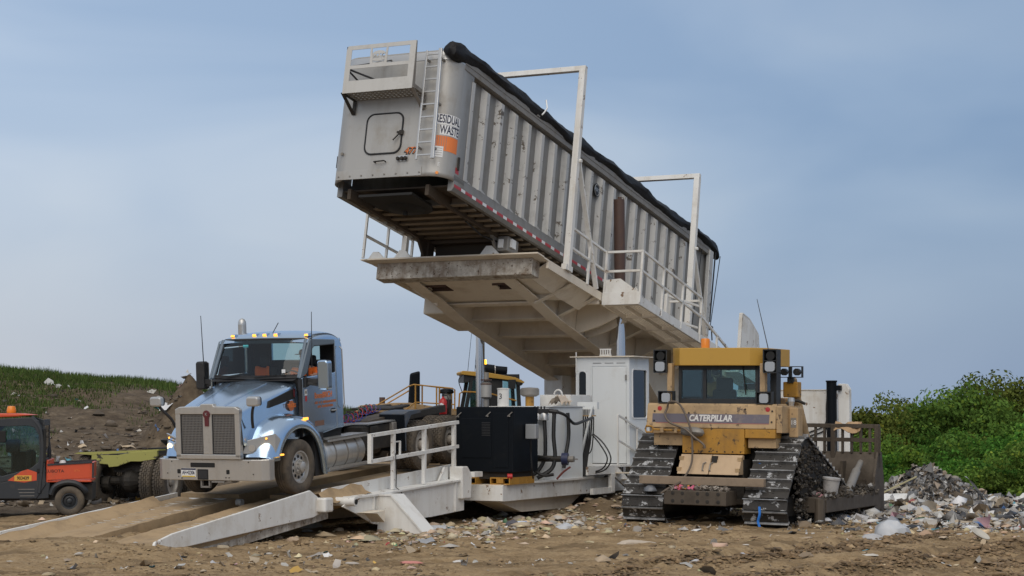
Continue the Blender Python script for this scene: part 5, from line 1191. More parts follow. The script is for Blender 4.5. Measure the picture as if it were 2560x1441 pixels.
drv = empty('person'); drv.matrix_world = TW; tag(drv, 'person in orange shirt and cap driving the truck, elbow at the open window', 'person')
skinned('body', dr_pts, dr_e, m_skin, drv)
sh = [(.52, 1.32, 1.78, .165, .185), (.52, 1.36, 2.0, .172, .155), (.52, 1.36, 2.235, .18, .145), (.52, 1.35, 2.30, .09), (.75, 1.335, 2.265, .088), (.88, 1.23, 2.12, .078), (.925, 1.14, 2.12, .07), (.29, 1.315, 2.265, .088), (.235, 1.17, 2.09, .076)]
skinned('shirt', sh, [(0, 1), (1, 2), (2, 3), (2, 4), (4, 5), (5, 6), (2, 7), (7, 8)], m_hiviz, drv)
b = MB(); b.lathe([(.102, 2.58), (.104, 2.62), (.085, 2.67), (.04, 2.69), (0, 2.695)], (.53, 1.29, 0), 'z', 16); b.bx(.44, .62, 1.10, 1.22, 2.585, 2.60); b.build('cap', m_seat, drv, smooth=40)
MB().path([(.64, 1.22, 2.30), (.66, 1.18, 2.1), (.60, 1.16, 1.85)], .02, 6).build('seat_belt', m_trim, drv)
for (hx, hy, hz, sx) in ((1.0, .84, 2.21, 1), (.40, .90, 2.25, -1)):
    for f in range(4):
        a = (f - 1.5) * .018
        skinned('finger', [(hx + a, hy, hz, .011), (hx + a, hy - .04, hz + .006 * (1 - abs(f - 1.5)), .010), (hx + a, hy - .065, hz - .02, .009), (hx + a, hy - .06, hz - .045, .008)], [(0, 1), (1, 2), (2, 3)], m_skin, drv, 1)
    skinned('thumb', [(hx - sx * .03, hy + .03, hz, .012), (hx - sx * .05, hy, hz - .01, .011), (hx - sx * .045, hy - .03, hz - .025, .009)], [(0, 1), (1, 2)], m_skin, drv, 1)
b = MB(); 
for s in (-1, 1): b.lathe([(.0, 0), (.012, .002), (.0, .006)], (.53 + s * .035, 1.19, 2.555), 'y', 8)
b.prism([(-.012 + .53, 2.50), (.53 + .012, 2.50), (.53, 2.55)], 'y', 1.17, 1.20); b.bx(.505, .555, 1.195, 1.203, 2.462, 2.47); b.build('face_features', mat('darker_skin', (.22, .10, .07), .6), drv)  # eyes, nose and mouth in a darker skin tone
# high-visibility vest hung over the passenger seat
rows = [[(-.70 + .04 * j, 1.44 - .05 * math.sin(j * .9) - .02 * math.sin(i), 2.34 - i * .07 + .02 * math.sin(j)) for j in range(10)] for i in range(6)]
o = MB().grid(rows).build('safety_vest', m_hiviz, None, smooth=60, shell=.01); o.matrix_world = TW; tag(o, 'orange safety vest hung over the passenger seat, seen through the windshield', 'vest')

# ================================================================== bulldozer
DYAW = R(28)
du_ = Vector((math.sin(DYAW), math.cos(DYAW), 0)); dv_ = Vector((math.cos(DYAW), -math.sin(DYAW), 0))
DORG = Vector((3.58, 35.3, .0)) + dv_ * -.13
dz = empty('bulldozer', DORG, (0, R(.6), -DYAW))
tag(dz, 'yellow tracked bulldozer seen from behind, black mud on its wide tracks', 'bulldozer')
def dzp(mb, name, m, **k): return mb.build(name, m, dz, **k)
# belt path around rear idler, sprocket, front idler
CIR = [(.46, .37, .37), (1.16, 1.20, .40), (3.15, .37, .37)]
def belt(step):
    pts = []
    order = [0, 1, 2]
    # tangents on the outer (left-hand) side going rear idler -> sprocket -> front idler -> back along the ground
    def tang(a, b):
        (x0, y0, r0), (x1, y1, r1) = a, b; dx, dy = x1 - x0, y1 - y0; d = math.hypot(dx, dy); al = math.atan2(dy, dx); be = math.acos((r0 - r1) / d)
        t = al + be; return (x0 + r0 * math.cos(t), y0 + r0 * math.sin(t)), (x1 + r1 * math.cos(t), y1 + r1 * math.sin(t)), t
    segs = [tang(CIR[i], CIR[(i + 1) % 3]) for i in range(3)]
    poly = []
    for i in range(3):
        p, q, t = segs[i]; n = max(2, int(math.dist(p, q) / .02))
        for k in range(n): poly.append((p[0] + (q[0] - p[0]) * k / n, p[1] + (q[1] - p[1]) * k / n))
        t2 = segs[(i + 1) % 3][2]; c = CIR[(i + 1) % 3]; dt_ = (t2 - t) % (2 * math.pi); dt_ = dt_ - 2 * math.pi if dt_ > 0 else dt_
        n = max(2, int(abs(dt_) * c[2] / .02))
        for k in range(n): a = t + dt_ * k / n; poly.append((c[0] + c[2] * math.cos(a), c[1] + c[2] * math.sin(a)))
    L = [0]
    for a, bq in zip(poly, poly[1:] + poly[:1]): L.append(L[-1] + math.dist(a, bq))
    n = round(L[-1] / step); out = []
    P = poly + [poly[0]]
    for k in range(n):
        s = L[-1] * k / n; i = max(j for j in range(len(L)) if L[j] <= s + 1e-9); i = min(i, len(P) - 2)
        f = (s - L[i]) / max(1e-9, L[i + 1] - L[i]); p = (P[i][0] + (P[i + 1][0] - P[i][0]) * f, P[i][1] + (P[i + 1][1] - P[i][1]) * f)
        d = math.atan2(P[i + 1][1] - P[i][1], P[i + 1][0] - P[i][0]); out.append((p, d))
    return out, poly
shoes, poly = belt(.202)
shoe0 = None
for s in (-1, 1):
    xc = s * 1.21
    tkb = empty('track'); tkb.parent = dz
    for i, (p, a) in enumerate(shoes):
        M = Matrix.Translation((xc, p[0], p[1])) @ Matrix.Rotation(a, 4, 'X')
        if shoe0 is None:
            b = MB(); b.bx(-.42, .42, -.098, .098, -.0, .022); b.bx(-.42, .42, -.105, -.06, .015, .034)
            for x in (-.12, .12): 
                b.tube((x, .02, .02), (x, .02, .034), .018, n=6); b.tube((x, .06, .02), (x, .06, .034), .018, n=6)
            shoe0 = b.build('track_shoe', m_track, tkb, M=M)
            g0 = MB().prism([(.066, .02), (.098, .02), (.094, .078), (.078, .078)], 'x', -.42, .42).build('grouser', m_grouser, tkb, M=M)
        else:
            copy_part(shoe0, tkb, M); copy_part(g0, tkb, M)
    b = MB(); n = len(poly[::4]); inner = [((y - 1.4) * .955 + 1.4, (z - .62) * .93 + .62) for y, z in poly[::4]]
    b.prism(inner, 'x', xc - .12, xc + .12); b.build('chain', m_grime, tkb)
    # wheels and side frame
    for (cy, cz, r) in CIR:
        b = MB(); b.lathe([(.05, -.20), (r * .5, -.20), (r * .72, -.15), (r * .9, -.14), (r * .9, .14), (r * .72, .15), (r * .5, .20), (.05, .20)], (xc, cy, cz), 'x', 20); b.build('idler' if cz < 1 else 'sprocket', m_grime, tkb)
    b = MB(); b.bx(xc - .20, xc + .20, .55, 3.0, .18, .52); b.prism([(.75, .5), (2.4, .5), (1.5, 1.0), (1.0, 1.0)], 'x', xc - .12, xc + .12); b.build('roller_frame', m_grime, tkb)
# belly, hull
b = MB(); b.bx(-.62, .62, .55, 3.4, .48, 1.2); b.bx(-.72, .72, 1.0, 3.6, 1.1, 1.7); dzp(b, 'hull', m_grime)
dzp(MB().bx(-.60, .60, 2.0, 3.7, 1.5, 2.35), 'engine_hood', m_yel, bevel=.03)
# rear fuel tank: faded upper panel leaning forward, stripe, lower skirt
b = MB(); b.prism([(.55, 1.77), (.62, 2.20), (.66, 2.23), (1.5, 2.23), (1.5, 1.77)], 'x', -1.36, 1.22); dzp(b, 'fuel_tank', m_yel_f, bevel=.012)
b = MB(); b.prism([(.60, 1.70), (.585, 2.18), (.62, 2.20), (1.65, 2.20), (1.65, 1.70)], 'x', 1.225, 1.34); dzp(b, 'corner_panel', m_yel_f, bevel=.01)
def tankpt(x, z, off=.004): t = (z - 1.77) / .43; return (x, .55 + .07 * t - off, z)
def tplate(name, x0, x1, z0, z1, m, off=.004, sk=0): return dzp(MB().add([tankpt(x0, z0, off), tankpt(x1, z0, off), tankpt(x1 + sk, z1, off), tankpt(x0 + sk, z1, off)], [(0, 1, 2, 3)]), name, m)
m_strp = mat('faded_stripe', (.14, .125, .15), .6, dirt=((.32, .26, .2), .30, 6), chips=((.45, .36, .24), .10, 14))
tplate('brand_stripe', -1.24, 1.10, 1.87, 2.035, m_strp)
tplate('red_line', -1.16, 1.10, 1.858, 1.868, mat('faded_red_line', (.38, .13, .12), .6))
tn = Vector((0, -.43, .07)).normalized()
text('brand_letters', 'CATERPILLAR', .165, mat('worn_white_print', (.66, .65, .63), .6, chips=((.2, .17, .15), .2, 20)), dz, facing(tankpt(-.06, 1.952, .008), tn), .001, sx=.86, bold=.006, shear=.12)
tplate('notice_decal', -.12, .10, 2.10, 2.15, m_yel_f, .005)
for x in (-1.10, 1.06): dzp(MB().lathe([(.0, -.008), (.045, -.006), (.045, .0)], tankpt(x, 2.13), 'y', 12), 'red_reflector', m_red)
for x, z in ((-1.2, 2.08), (-1.2, 1.9), (1.15, 2.1), (1.15, 1.9), (-.62, 2.12), (.62, 2.13), (-.5, 2.05)): dzp(MB().tube(tankpt(x, z, .02), tankpt(x, z, .0), .017, n=6), 'bolt', m_grime)
# lower skirts and transmission case
dzp(MB().prism([(.56, 1.30), (.56, 1.765), (.9, 1.765), (.9, 1.30)], 'x', -.62, .62), 'guard_plate', m_yel, bevel=.01)
dzp(MB().bx(.63, 1.22, .56, .9, 1.60, 1.766), 'right_skirt', m_yel, bevel=.01)
dzp(MB().bx(-1.27, -.63, .58, .9, 1.66, 1.766), 'left_skirt', m_yel_f, bevel=.01)
dzp(MB().bx(-1.24, -.63, .66, .9, 1.44, 1.66), 'left_bracket', m_yel_f); dzp(MB().bx(.66, 1.20, .66, .9, 1.42, 1.60), 'right_bracket', m_yel_f)
for i in range(8): dzp(MB().tube((-.54 + i * .155, .55, 1.34), (-.54 + i * .155, .562, 1.34), .014, n=6), 'bolt', m_grime)
m_door = mat('sun_bleached_door', (.52, .375, .235), .7, dirt=((.3, .22, .15), .35, 3.), streak=((.25, .18, .12), .3, 4.))
b = MB(); b.prism([(.30, .92), (.52, 1.28), (.62, 1.28), (.62, .92)], 'x', -.62, .0); dzp(b, 'access_door', m_door, bevel=.01)
b = MB(); b.prism([(.30, .92), (.52, 1.28), (.62, 1.28), (.62, .92)], 'x', .015, .60); dzp(b, 'access_door', m_door, bevel=.01)
for x in (-.59, .57):
    for z in (1.0, 1.20): dzp(MB().bx(x - .04, x + .04, .28 + (z - .92) * .6, .34 + (z - .92) * .6, z - .03, z + .04), 'hinge', m_yel_f)
for x in (-.10, .04): dzp(MB().path([(x, .34, .98), (x - .02, .32, 1.0), (x - .02, .38, 1.12), (x + .02, .42, 1.14)], .012, 6), 'door_handle', m_gray)
dzp(MB().bx(.03, .13, .42, .50, 1.14, 1.26), 'latch_box', m_grime)
dzp(MB().bx(-1.26, 1.20, .02, .14, .73, .88), 'rear_crossbar', mat('muddy_crossbar', (.27, .205, .145), .8, dirt=((.12, .09, .065), .5, 5.)), bevel=.01)
b = MB(); b.bx(-.62, .60, -.30, .25, .38, .645); dzp(b, 'counterweight', m_blade, bevel=.015)
for x in (-.44, -.25, .05, .24, .45):
    for z in (.45, .59): dzp(MB().lathe([(.0, -.004), (.032, -.002), (.036, .0), (.036, .01)], (x, -.303, z), 'y', 10), 'pin_socket', m_grime)
# cab
m_cabf = mat('cab_black', (.02, .022, .024), .5, dirt=((.09, .075, .06), .25, 5))
b = MB()
for x in (-.80, .74): b.bx(x, x + .06, .80, .86, 2.2, 3.0); b.bx(x, x + .06, 1.95, 2.01, 2.2, 3.0)
b.bx(-.80, .80, .80, .86, 2.86, 3.0); b.bx(-.80, .80, .80, .86, 2.2, 2.32); b.bx(-.80, .80, 1.95, 2.01, 2.2, 2.36); b.bx(-.30, -.24, .80, .85, 2.3, 2.88); b.bx(-.8, .8, .8, 2.0, 2.98, 3.0)
dzp(b, 'cab_frame', m_cabf)
dzp(MB().prism(rrect(-.74, -.28, 2.31, 2.88, .05, 3), 'y', .818, .824), 'rear_window', m_glass); dzp(MB().prism(rrect(-.26, .74, 2.31, 2.88, .05, 3), 'y', .818, .824), 'rear_window', m_glass)
dzp(MB().bx(-.74, .74, 1.97, 1.976, 2.36, 2.98), 'front_window', m_glass)
for x in (-.775, .775): dzp(MB().bx(x - .003, x + .003, .86, 1.95, 2.3, 2.98), 'side_window', m_glass)
b = MB(); b.bx(-.28, .22, 1.2, 1.7, 2.1, 2.3); b.bx(-.27, .21, 1.15, 1.27, 2.25, 2.50); b.bx(-.19, .15, 1.14, 1.24, 2.44, 2.72); dzp(b, 'operator_seat', m_seat, bevel=.05)
dzp(MB().beam((.50, .79, 2.95), (.56, .79, 2.40), .02), 'wiper', m_dark)
# ROPS and canopy visor
for x in (-.98, .88): dzp(MB().bx(x, x + .10, .66, .80, 2.2, 2.98), 'rops_post', m_yel_f, bevel=.01)
b = MB(); b.prism([(-.95, .86), (-.95, 2.1), (.95, 2.1), (.95, .86), (.70, .60), (-.70, .60)], 'z', 2.94, 3.27); dzp(b, 'canopy', m_yel_roof, bevel=.01)
dzp(MB().lathe([(.0, 3.46), (.075, 3.455), (.085, 3.43), (.085, 3.27)], (-.32, .95, 0), 'z', 16), 'beacon', m_amber_dim, smooth=40)
# working lamps
for s in (-1, 1):
    b = MB(); x = s * 1.10
    for a in ((x - .14, x - .12), (x + .12, x + .14)): b.bx(a[0], a[1], .60, .78, 2.82, 3.24)
    b.bx(x - .13, x + .13, .60, .78, 3.22, 3.24); b.bx(x - .13, x + .13, .60, .78, 2.80, 2.82); b.bx(x - .13, x + .13, .60, .78, 3.02, 3.035); b.bx(x - .14, x + .14, .78, .80, 2.80, 3.24)
    o = dzp(b, 'lamp_bracket', m_cabf)
    MB().prism(rrect(x - .095, x + .095, 2.83, 3.01, .05, 4), 'y', .59, .72).build('work_lamp', m_lens, o)
    b = MB(); b.lathe([(.0, -.0), (.085, .0), (.085, .12), (.04, .16)], (x, .62, 3.12), 'y', 12); b.build('lamp_housing', m_dark, o)
    x = s * .98; b = MB(); b.bx(x - .15, x + .15, .62, .68, 2.23, 2.25); b.bx(x - .16, x - .14, .60, .70, 2.23, 2.46); b.bx(x + .14, x + .16, .60, .70, 2.23, 2.46); b.bx(x - .15, x + .15, .60, .70, 2.44, 2.46); b.bx(x - .15, x + .15, .69, .70, 2.23, 2.46)
    o = dzp(b, 'lamp_bracket', m_cabf); MB().prism(rrect(x - .085, x + .085, 2.25, 2.42, .04, 4), 'y', .60, .66).build('work_lamp', m_lens, o)
dzp(MB().tube((.97, .9, 3.2), (.62, 1.2, 4.20), .010, .006, n=5), 'whip_antenna', m_trim)
dzp(MB().bx(.98, 1.10, .95, 1.15, 2.2, 3.0), 'air_duct', m_cabf)
# side tank and hoses
b = MB(); b.prism([(.95, 1.62), (.95, 2.17), (1.22, 2.17), (1.22, 1.62)], 'x', 1.345, 1.52); dzp(b, 'side_tank', m_yel_f, bevel=.015)
tpl = MB().bx(1.38, 1.49, .944, .948, 1.80, 1.98); dzp(tpl, 'number_plate', m_gray)
text('side_number', '18', .12, m_whitev, dz, facing((1.435, .941, 1.89), (0, -1, 0)), .001)
dzp(MB().path(crv([(1.2, 1.2, 2.24), (1.35, 1.3, 2.30), (1.5, 1.4, 2.24)]), .03, 6), 'fuel_hose', m_grime)
dzp(MB().lathe([(.0, 2.36), (.06, 2.35), (.07, 2.28), (.05, 2.2)], (1.28, 1.25, 0), 'z', 10), 'filler_cap', m_alu_b)
# lift cylinders with twin lamps
for x in (-.84, .84):
    b = MB(); b.tube((x, 2.55, 2.70), (x + .03, 3.25, 1.55), .085, n=14); o = dzp(b, 'lift_cylinder', m_yel_f, smooth=50)
    MB().tube((x + .03, 3.25, 1.56), (x + .04, 3.9, .62), .05, n=12).build('cylinder_rod', m_steel, o)
    b = MB(); b.bx(x - .16, x + .14, 2.45, 2.68, 2.36, 2.66); b.build('cylinder_yoke', m_yel, o, bevel=.02)
    b = MB()
    for k in (-.13, .13):
        c = x + k
        for a in ((c - .125, c - .10), (c + .10, c + .125)): b.bx(a[0], a[1], 2.40, 2.46, 2.74, 2.96)
        b.bx(c - .12, c + .12, 2.40, 2.46, 2.945, 2.96); b.bx(c - .12, c + .12, 2.40, 2.46, 2.74, 2.755); b.tube((c, 2.40, 2.85), (c, 2.5, 2.85), .07, n=10)
    b.bx(x - .06, x + .06, 2.42, 2.5, 2.64, 2.75); b.build('twin_lamp', m_cabf, o)
# blade
rows = [[(x, y, z) for x in np.linspace(-1.92, 1.88, 9)] for y, z in ((4.72, .06), (4.60, .12), (4.50, .4), (4.48, .75), (4.56, 1.05), (4.72, 1.28), (4.78, 1.28), (4.64, 1.05), (4.56, .75), (4.58, .4), (4.66, .14), (4.74, .06))]
bl = dzp(MB().grid(rows), 'blade', m_blade, smooth=30)
for x in (-1.92, 1.86): MB().prism([(4.35, .04), (5.0, .04), (5.0, .7), (4.85, 1.28), (4.62, 1.28), (4.40, .8)], 'x', x, x + .045).build('end_bit', m_blade, bl)
b = MB(); b.bx(-1.7, 1.7, 4.38, 4.50, .62, .74); b.bx(-1.6, 1.6, 4.36, 4.50, .16, .30); 
for x in (-1.4, -.5, .5, 1.2): b.bx(x, x + .06, 4.34, 4.56, .2, 1.1)
b.build('blade_rib', m_blade, bl)
# trash rack
for z in (1.52, 1.80): MB().bx(-1.92, 1.90, 4.66, 4.74, z - .04, z + .04).build('rack_rail', m_blade, bl)
for i, x in enumerate(np.arange(-1.9, 1.95, .19)): MB().bx(x - .024, x + .024, 4.67, 4.72, 1.26, 1.78).build('rack_bar', m_blade, bl)
for x in (-1.88, -.95, 0, .95, 1.86): MB().bx(x - .045, x + .045, 4.63, 4.75, .95, 1.83).build('rack_post', m_blade, bl, bevel=.01)
# push arms
for s in (-1, 1):
    x0, x1 = (1.74, 1.98) if s > 0 else (-1.98, -1.74)
    b = MB(); b.bx(x0, x1, 1.2, 4.36, .24, .50); b.bx(min(s * 1.45, s * 1.9), max(s * 1.45, s * 1.9), 1.05, 1.35, .24, .52); dzp(b, 'push_arm', m_blade, bevel=.015)
    b = MB(); b.tube((s * 1.82, 2.9, .52), (s * 1.68, 3.9, .92), .085, n=12); b.tube((s * 1.68, 3.9, .92), (s * 1.62, 4.36, 1.08), .06, n=12); dzp(b, 'tilt_brace', m_gray, smooth=50)
b = MB(); b.tube((1.88, 1.12, .0), (1.88, 1.12, .50), .10, n=12); dzp(b, 'arm_trunnion', m_blade)
# mud guard hanging over the inside of the right track
rows = [[(x, 1.0 + 2.2 * t, 1.56 - .9 * t ** 1.4 + .03 * math.sin(9 * t + x * 8)) for x in (1.60, 1.66, 1.68, 1.66)] for t in np.linspace(0, 1, 14)]
b = MB(); b.prism([(1.0, 1.50), (1.25, 1.60), (1.6, 1.5), (3.0, .82), (3.2, .55), (3.0, .30), (1.2, .25), (.9, .6)], 'x', 1.52, 1.58); dzp(b, 'track_guard', m_grime)
# mud and rags hanging along the side of the right track
b = MB()
for i in range(760):
    t = random.random(); y = .5 + 2.7 * t; ztop = 1.55 - abs(y - 1.2) * .42; z = random.uniform(.05, max(.2, ztop)); s_ = random.uniform(.012, .042)
    M = Matrix.Translation((1.60 + random.uniform(-.02, .09) + .18 * max(0, .35 - z), y, z)) @ Euler((random.uniform(0, 6), random.uniform(0, 6), random.uniform(0, 6))).to_matrix().to_4x4()
    b.add([M @ (Vector(p) * s_ * random.uniform(.7, 1.3)) for p in ((1, 0, 0), (-1, 0, 0), (0, 1, 0), (0, -1, 0), (0, 0, 1.3), (0, 0, -1.3))], [(0, 2, 4), (2, 1, 4), (1, 3, 4), (3, 0, 4), (2, 0, 5), (1, 2, 5), (3, 1, 5), (0, 3, 5)], random.choice(((.03, .026, .022), (.05, .042, .034), (.065, .054, .04), (.025, .02, .018), (.22, .21, .2) if random.random() < .22 else (.03, .026, .022))))
for i in range(420):          # rubbish and mud heaped on the push arm and behind the blade
    y = random.uniform(1.2, 4.35); x = random.uniform(1.66, 2.0) if random.random() < .6 else random.uniform(.9, 1.9)
    z = .5 + random.random() ** 2 * .16 if x > 1.66 else random.uniform(.05, .4); s_ = random.uniform(.015, .055)
    M = Matrix.Translation((x, y if x > 1.66 else random.uniform(3.6, 4.4), z)) @ Euler((random.uniform(0, 6), random.uniform(0, 6), random.uniform(0, 6))).to_matrix().to_4x4()
    b.add([M @ (Vector(p) * s_ * random.uniform(.7, 1.3)) for p in ((1, 0, 0), (-1, 0, 0), (0, 1, 0), (0, -1, 0), (0, 0, 1.3), (0, 0, -1.3))], [(0, 2, 4), (2, 1, 4), (1, 3, 4), (3, 0, 4), (2, 0, 5), (1, 2, 5), (3, 1, 5), (0, 3, 5)], random.choice(((.05, .042, .034), (.08, .065, .05), (.13, .11, .085), (.04, .034, .028), (.3, .29, .28) if random.random() < .4 else (.06, .05, .04))))
o = dzp(b, 'clinging_mud', mat('clinging_mud_colours', (1, 1, 1), .8, attr=True)); o['kind'] = 'stuff'

DW = Matrix.Translation(DORG) @ Euler((0, R(.6), -DYAW)).to_matrix().to_4x4()
def placed(o, M=DW): o.matrix_world = M; return o
# ---- things lying or hanging on the bulldozer
sv = empty('shovel'); placed(sv); tag(sv, 'shovel with yellow D handle strapped across the back of the bulldozer', 'shovel')
MB().tube((-1.18, .51, 1.735), (-.55, .50, 1.715), .018, n=8).build('handle', m_yel, sv)
MB().path([(-1.18, .51, 1.735), (-1.22, .50, 1.79), (-1.33, .50, 1.80), (-1.35, .50, 1.735), (-1.33, .50, 1.68), (-1.22, .50, 1.68)], .017, 6, closed=True).build('grip', m_yel, sv)
b = MB(); b.grid([[(-.62, .49, 1.76), (-.62, .47, 1.71), (-.62, .49, 1.66)], [(-.55, .47, 1.79), (-.55, .44, 1.71), (-.55, .47, 1.63)], [(-.3, .46, 1.79), (-.3, .42, 1.70), (-.3, .46, 1.61)], [(-.16, .46, 1.75), (-.13, .44, 1.68), (-.17, .46, 1.62)]]); b.build('scoop', m_gray, sv, smooth=True, shell=.008)
for x in (-1.0, -.72): MB().bx(x - .03, x + .03, .47, .55, 1.68, 1.77).build('strap', m_yel_f, sv)
cbl = MB().path(crv([(-.90, .50, 2.14), (-.93, .46, 2.0), (-.80, .42, 1.86), (-.5, .40, 1.75), (-.30, .38, 1.60), (-.12, .36, 1.48), (-.08, .36, 1.40)], 8), .022, 7)
cbl.path(crv([(-.90, .50, 2.14), (-.86, .47, 2.24), (-.75, .46, 2.26), (-.62, .45, 2.20), (-.50, .42, 2.02), (-.42, .40, 1.85), (-.38, .40, 1.72), (-.34, .38, 1.45), (-.33, .30, 1.1), (-.42, .05, .80), (-.55, -.25, .67), (-.66, -.33, .58)], 8), .02, 7)
tag(placed(cbl.build('steel_cable', mat('cable_steel', (.15, .12, .095), .6, .4), None)), 'frayed steel cable looped down over the back of the bulldozer', 'cable')
bu = empty('plastic_bucket'); placed(bu, DW @ Matrix.Translation((1.86, 1.75, .50)) @ Matrix.Rotation(R(6), 4, 'Y')); tag(bu, 'dirty white plastic bucket resting on the push arm of the bulldozer', 'bucket')
MB().lathe([(.125, 0), (.155, .30), (.16, .36), (.148, .36), (.14, .30), (.115, .012), (0, .012)], (0, 0, 0), 'z', 24).build('pail', mat('dirty_white_plastic', (.40, .39, .38), .5, dirt=((.08, .065, .05), .5, 7)), bu, smooth=40)
MB().lathe([(.165, .33), (.17, .335), (.17, .37), (.15, .375)], (0, 0, 0), 'z', 24).build('rim', MATS['dirty_white_plastic'], bu, smooth=40)
def crumple(name, size, m, M, seed, label, cat, flat=.4, n=9, group=None):
    rr = np.random.default_rng(seed); rows = []
    for i in range(n + 1):
        row = []
        for j in range(2 * n):
            th = math.pi * i / n; ph = 2 * math.pi * j / (2 * n); d = Vector((math.sin(th) * math.cos(ph), math.sin(th) * math.sin(ph), math.cos(th)))
            k = 1 + .35 * float(fbm(np.array(d.x * 2 + seed), np.array(d.y * 2 + d.z * 1.7), 3, seed)) + .10 * float(fbm(np.array(d.x * 6), np.array(d.y * 6 + d.z * 5), 2, seed + 5))
            p = d * k; row.append((p.x * size[0], p.y * size[1], max(-.05 * size[2], p.z * size[2])))
        row.append(row[0]); rows.append(row)
    o = MB().grid(rows).build(name, m, None, smooth=45); o.matrix_world = M
    return tag(o, label, cat, group)
m_bluebag = mat('blue_film', (.02, .16, .55), .35)
crumple('blue_glove', (.085, .05, .075), m_bluebag, DW @ Matrix.Translation((.92, .62, 1.12)), 3, 'crumpled blue plastic glove stuck on the right track of the bulldozer', 'glove')
o = MB().path(crv([(1.15, -.06, .38), (1.17, -.10, .25), (1.14, -.10, .12), (1.18, -.12, .02)]), .025, 6).build('blue_strap', m_bluebag, None); placed(o); tag(o, 'short blue plastic strap dangling low from the right track', 'strap')
crumple('pink_rag', (.12, .10, .07), mat('pink_film', (.55, .28, .30), .5), DW @ Matrix.Translation((1.70, 1.55, .52)), 8, 'pale pink plastic rag beside the white bucket on the bulldozer', 'rag')
crumple('grey_bag', (.12, .10, .10), mat('grey_film', (.14, .15, .17), .3), DW @ Matrix.Translation((-1.05, .05, .60)), 12, 'grey plastic bag caught on the left track of the bulldozer', 'bag')
rows = [[(x, 4.66 + .05 * math.sin(i * 1.3) - .06 * (j == 0), 1.84 + .05 * math.sin(i * .9 + j * 1.5) - (.14 if j == 0 else 0)) for j, _ in enumerate(range(4))] for i, x in enumerate(np.linspace(.98, 1.52, 8))]
rows = [[(p[0], p[1] + .07 * j, p[2]) for j, p in enumerate(r)] for r in rows]
o = MB().grid(rows).build('cardboard_sheet', mat('cardboard', (.42, .28, .16), .85), None, shell=.01); placed(o); tag(o, 'bent brown cardboard sheet draped on the bulldozer blade rack', 'cardboard')
# rubbish heaped on the counterweight
pal = [(.55, .12, .2), (.6, .2, .28), (.65, .32, .06), (.35, .3, .26), (.22, .19, .16), (.42, .38, .33), (.14, .12, .1)]
b = MB()
for i in range(160):
    x = random.uniform(-.58, .56); y = random.uniform(-.27, .0); z = .65 + random.uniform(0, .07) * (1 - abs(x) * .6); M = Matrix.Translation((x, y, z)) @ Euler((random.uniform(-1, 1), random.uniform(-1, 1), random.uniform(0, 6))).to_matrix().to_4x4()
    s = random.uniform(.02, .06); c = random.choice(pal[:4] if -.5 < x < -.05 and random.random() < .75 else pal[3:])
    b.add([M @ Vector(p) for p in ((-s, -s * .6, 0), (s, -s * .5, s * .3), (s * .8, s * .6, 0), (-s * .7, s * .7, s * .4))], [(0, 1, 2, 3)], c)
o = b.build('rubbish_scraps', mat('scrap_colours', (1, 1, 1), .7, attr=True), None, shell=.004); placed(o); o['kind'] = 'stuff'; o['label'] = 'pink and grey rubbish scraps on the bulldozer counterweight'; o['category'] = 'rubbish'

# ================================================================== orange utility vehicle at the left edge
UVO = Vector((-8.79, 38.25, 0)); UVO.z = H(UVO.x, UVO.y) + .01
uv = empty('utility_vehicle', UVO, (0, 0, R(9))); tag(uv, 'orange and black cabbed utility vehicle with small cargo bed at the left edge', 'utility vehicle')
def uvp(mb, name, m, **k): return mb.build(name, m, uv, **k)
# local: x to the rear (picture right), y away from the camera, z up; near side at y=0
UW = 1.45
for y in (0.02, UW - .02):
    for x in (.02, -1.86):
        make_wheel(uv, (x, y, .29), .29, .23, .155, 1, m_rubber_dusty, m_utvbk, 0, -.02, 0, .05, .03, 'wheel', rotz=-90 if y < 1 else 90)
b = MB(); b.bx(-2.3, .45, .10, UW - .1, .30, .62); uvp(b, 'chassis', m_grime)
# cargo bed
b = MB()
b.prism([(-.42, .70), (.42, .74), (.44, 1.04), (-.42, 1.0)], 'y', -.04, .0); b.prism([(-.42, .70), (.42, .74), (.44, 1.04), (-.42, 1.0)], 'y', UW - .0, UW + .04)
b.bx(.40, .45, -.04, UW + .04, .74, 1.04); b.bx(-.44, -.40, .0, UW, .66, 1.10); b.bx(-.42, .44, -.02, UW + .02, .66, .70)
uvp(b, 'cargo_bed', m_utvor, bevel=.01)
for y in (-.03, UW + .02): uvp(MB().beam((-.42, y, 1.005), (.45, y, 1.055), .05, .035), 'bed_rim', m_utvbk)
uvp(MB().beam((.465, -.02, .74), (.465, -.02, 1.04), .035), 'bed_corner', m_utvbk)
text('bed_letters', 'KUBOTA', .085, m_blackp, uv, facing((-.28, -.043, .88), (0, -1, 0)), .001, sx=1.1)
text('bed_model_mark', 'RTV', .06, m_orange, uv, facing((.16, -.043, .885), (0, -1, 0)), .001)
# rear fender
uvp(MB().path(crv([(-.34, -.02, .42), (-.26, -.04, .58), (-.05, -.05, .66), (.16, -.05, .63), (.30, -.03, .52), (.33, 0, .46)]), .055, 8), 'wheel_fender', m_utvbk)
uvp(MB().prism([(-.95, .30), (-.38, .34), (-.36, .66), (-.55, .68), (-.95, .62)], 'y', .0, .05), 'side_skirt', m_utvbk, bevel=.02)
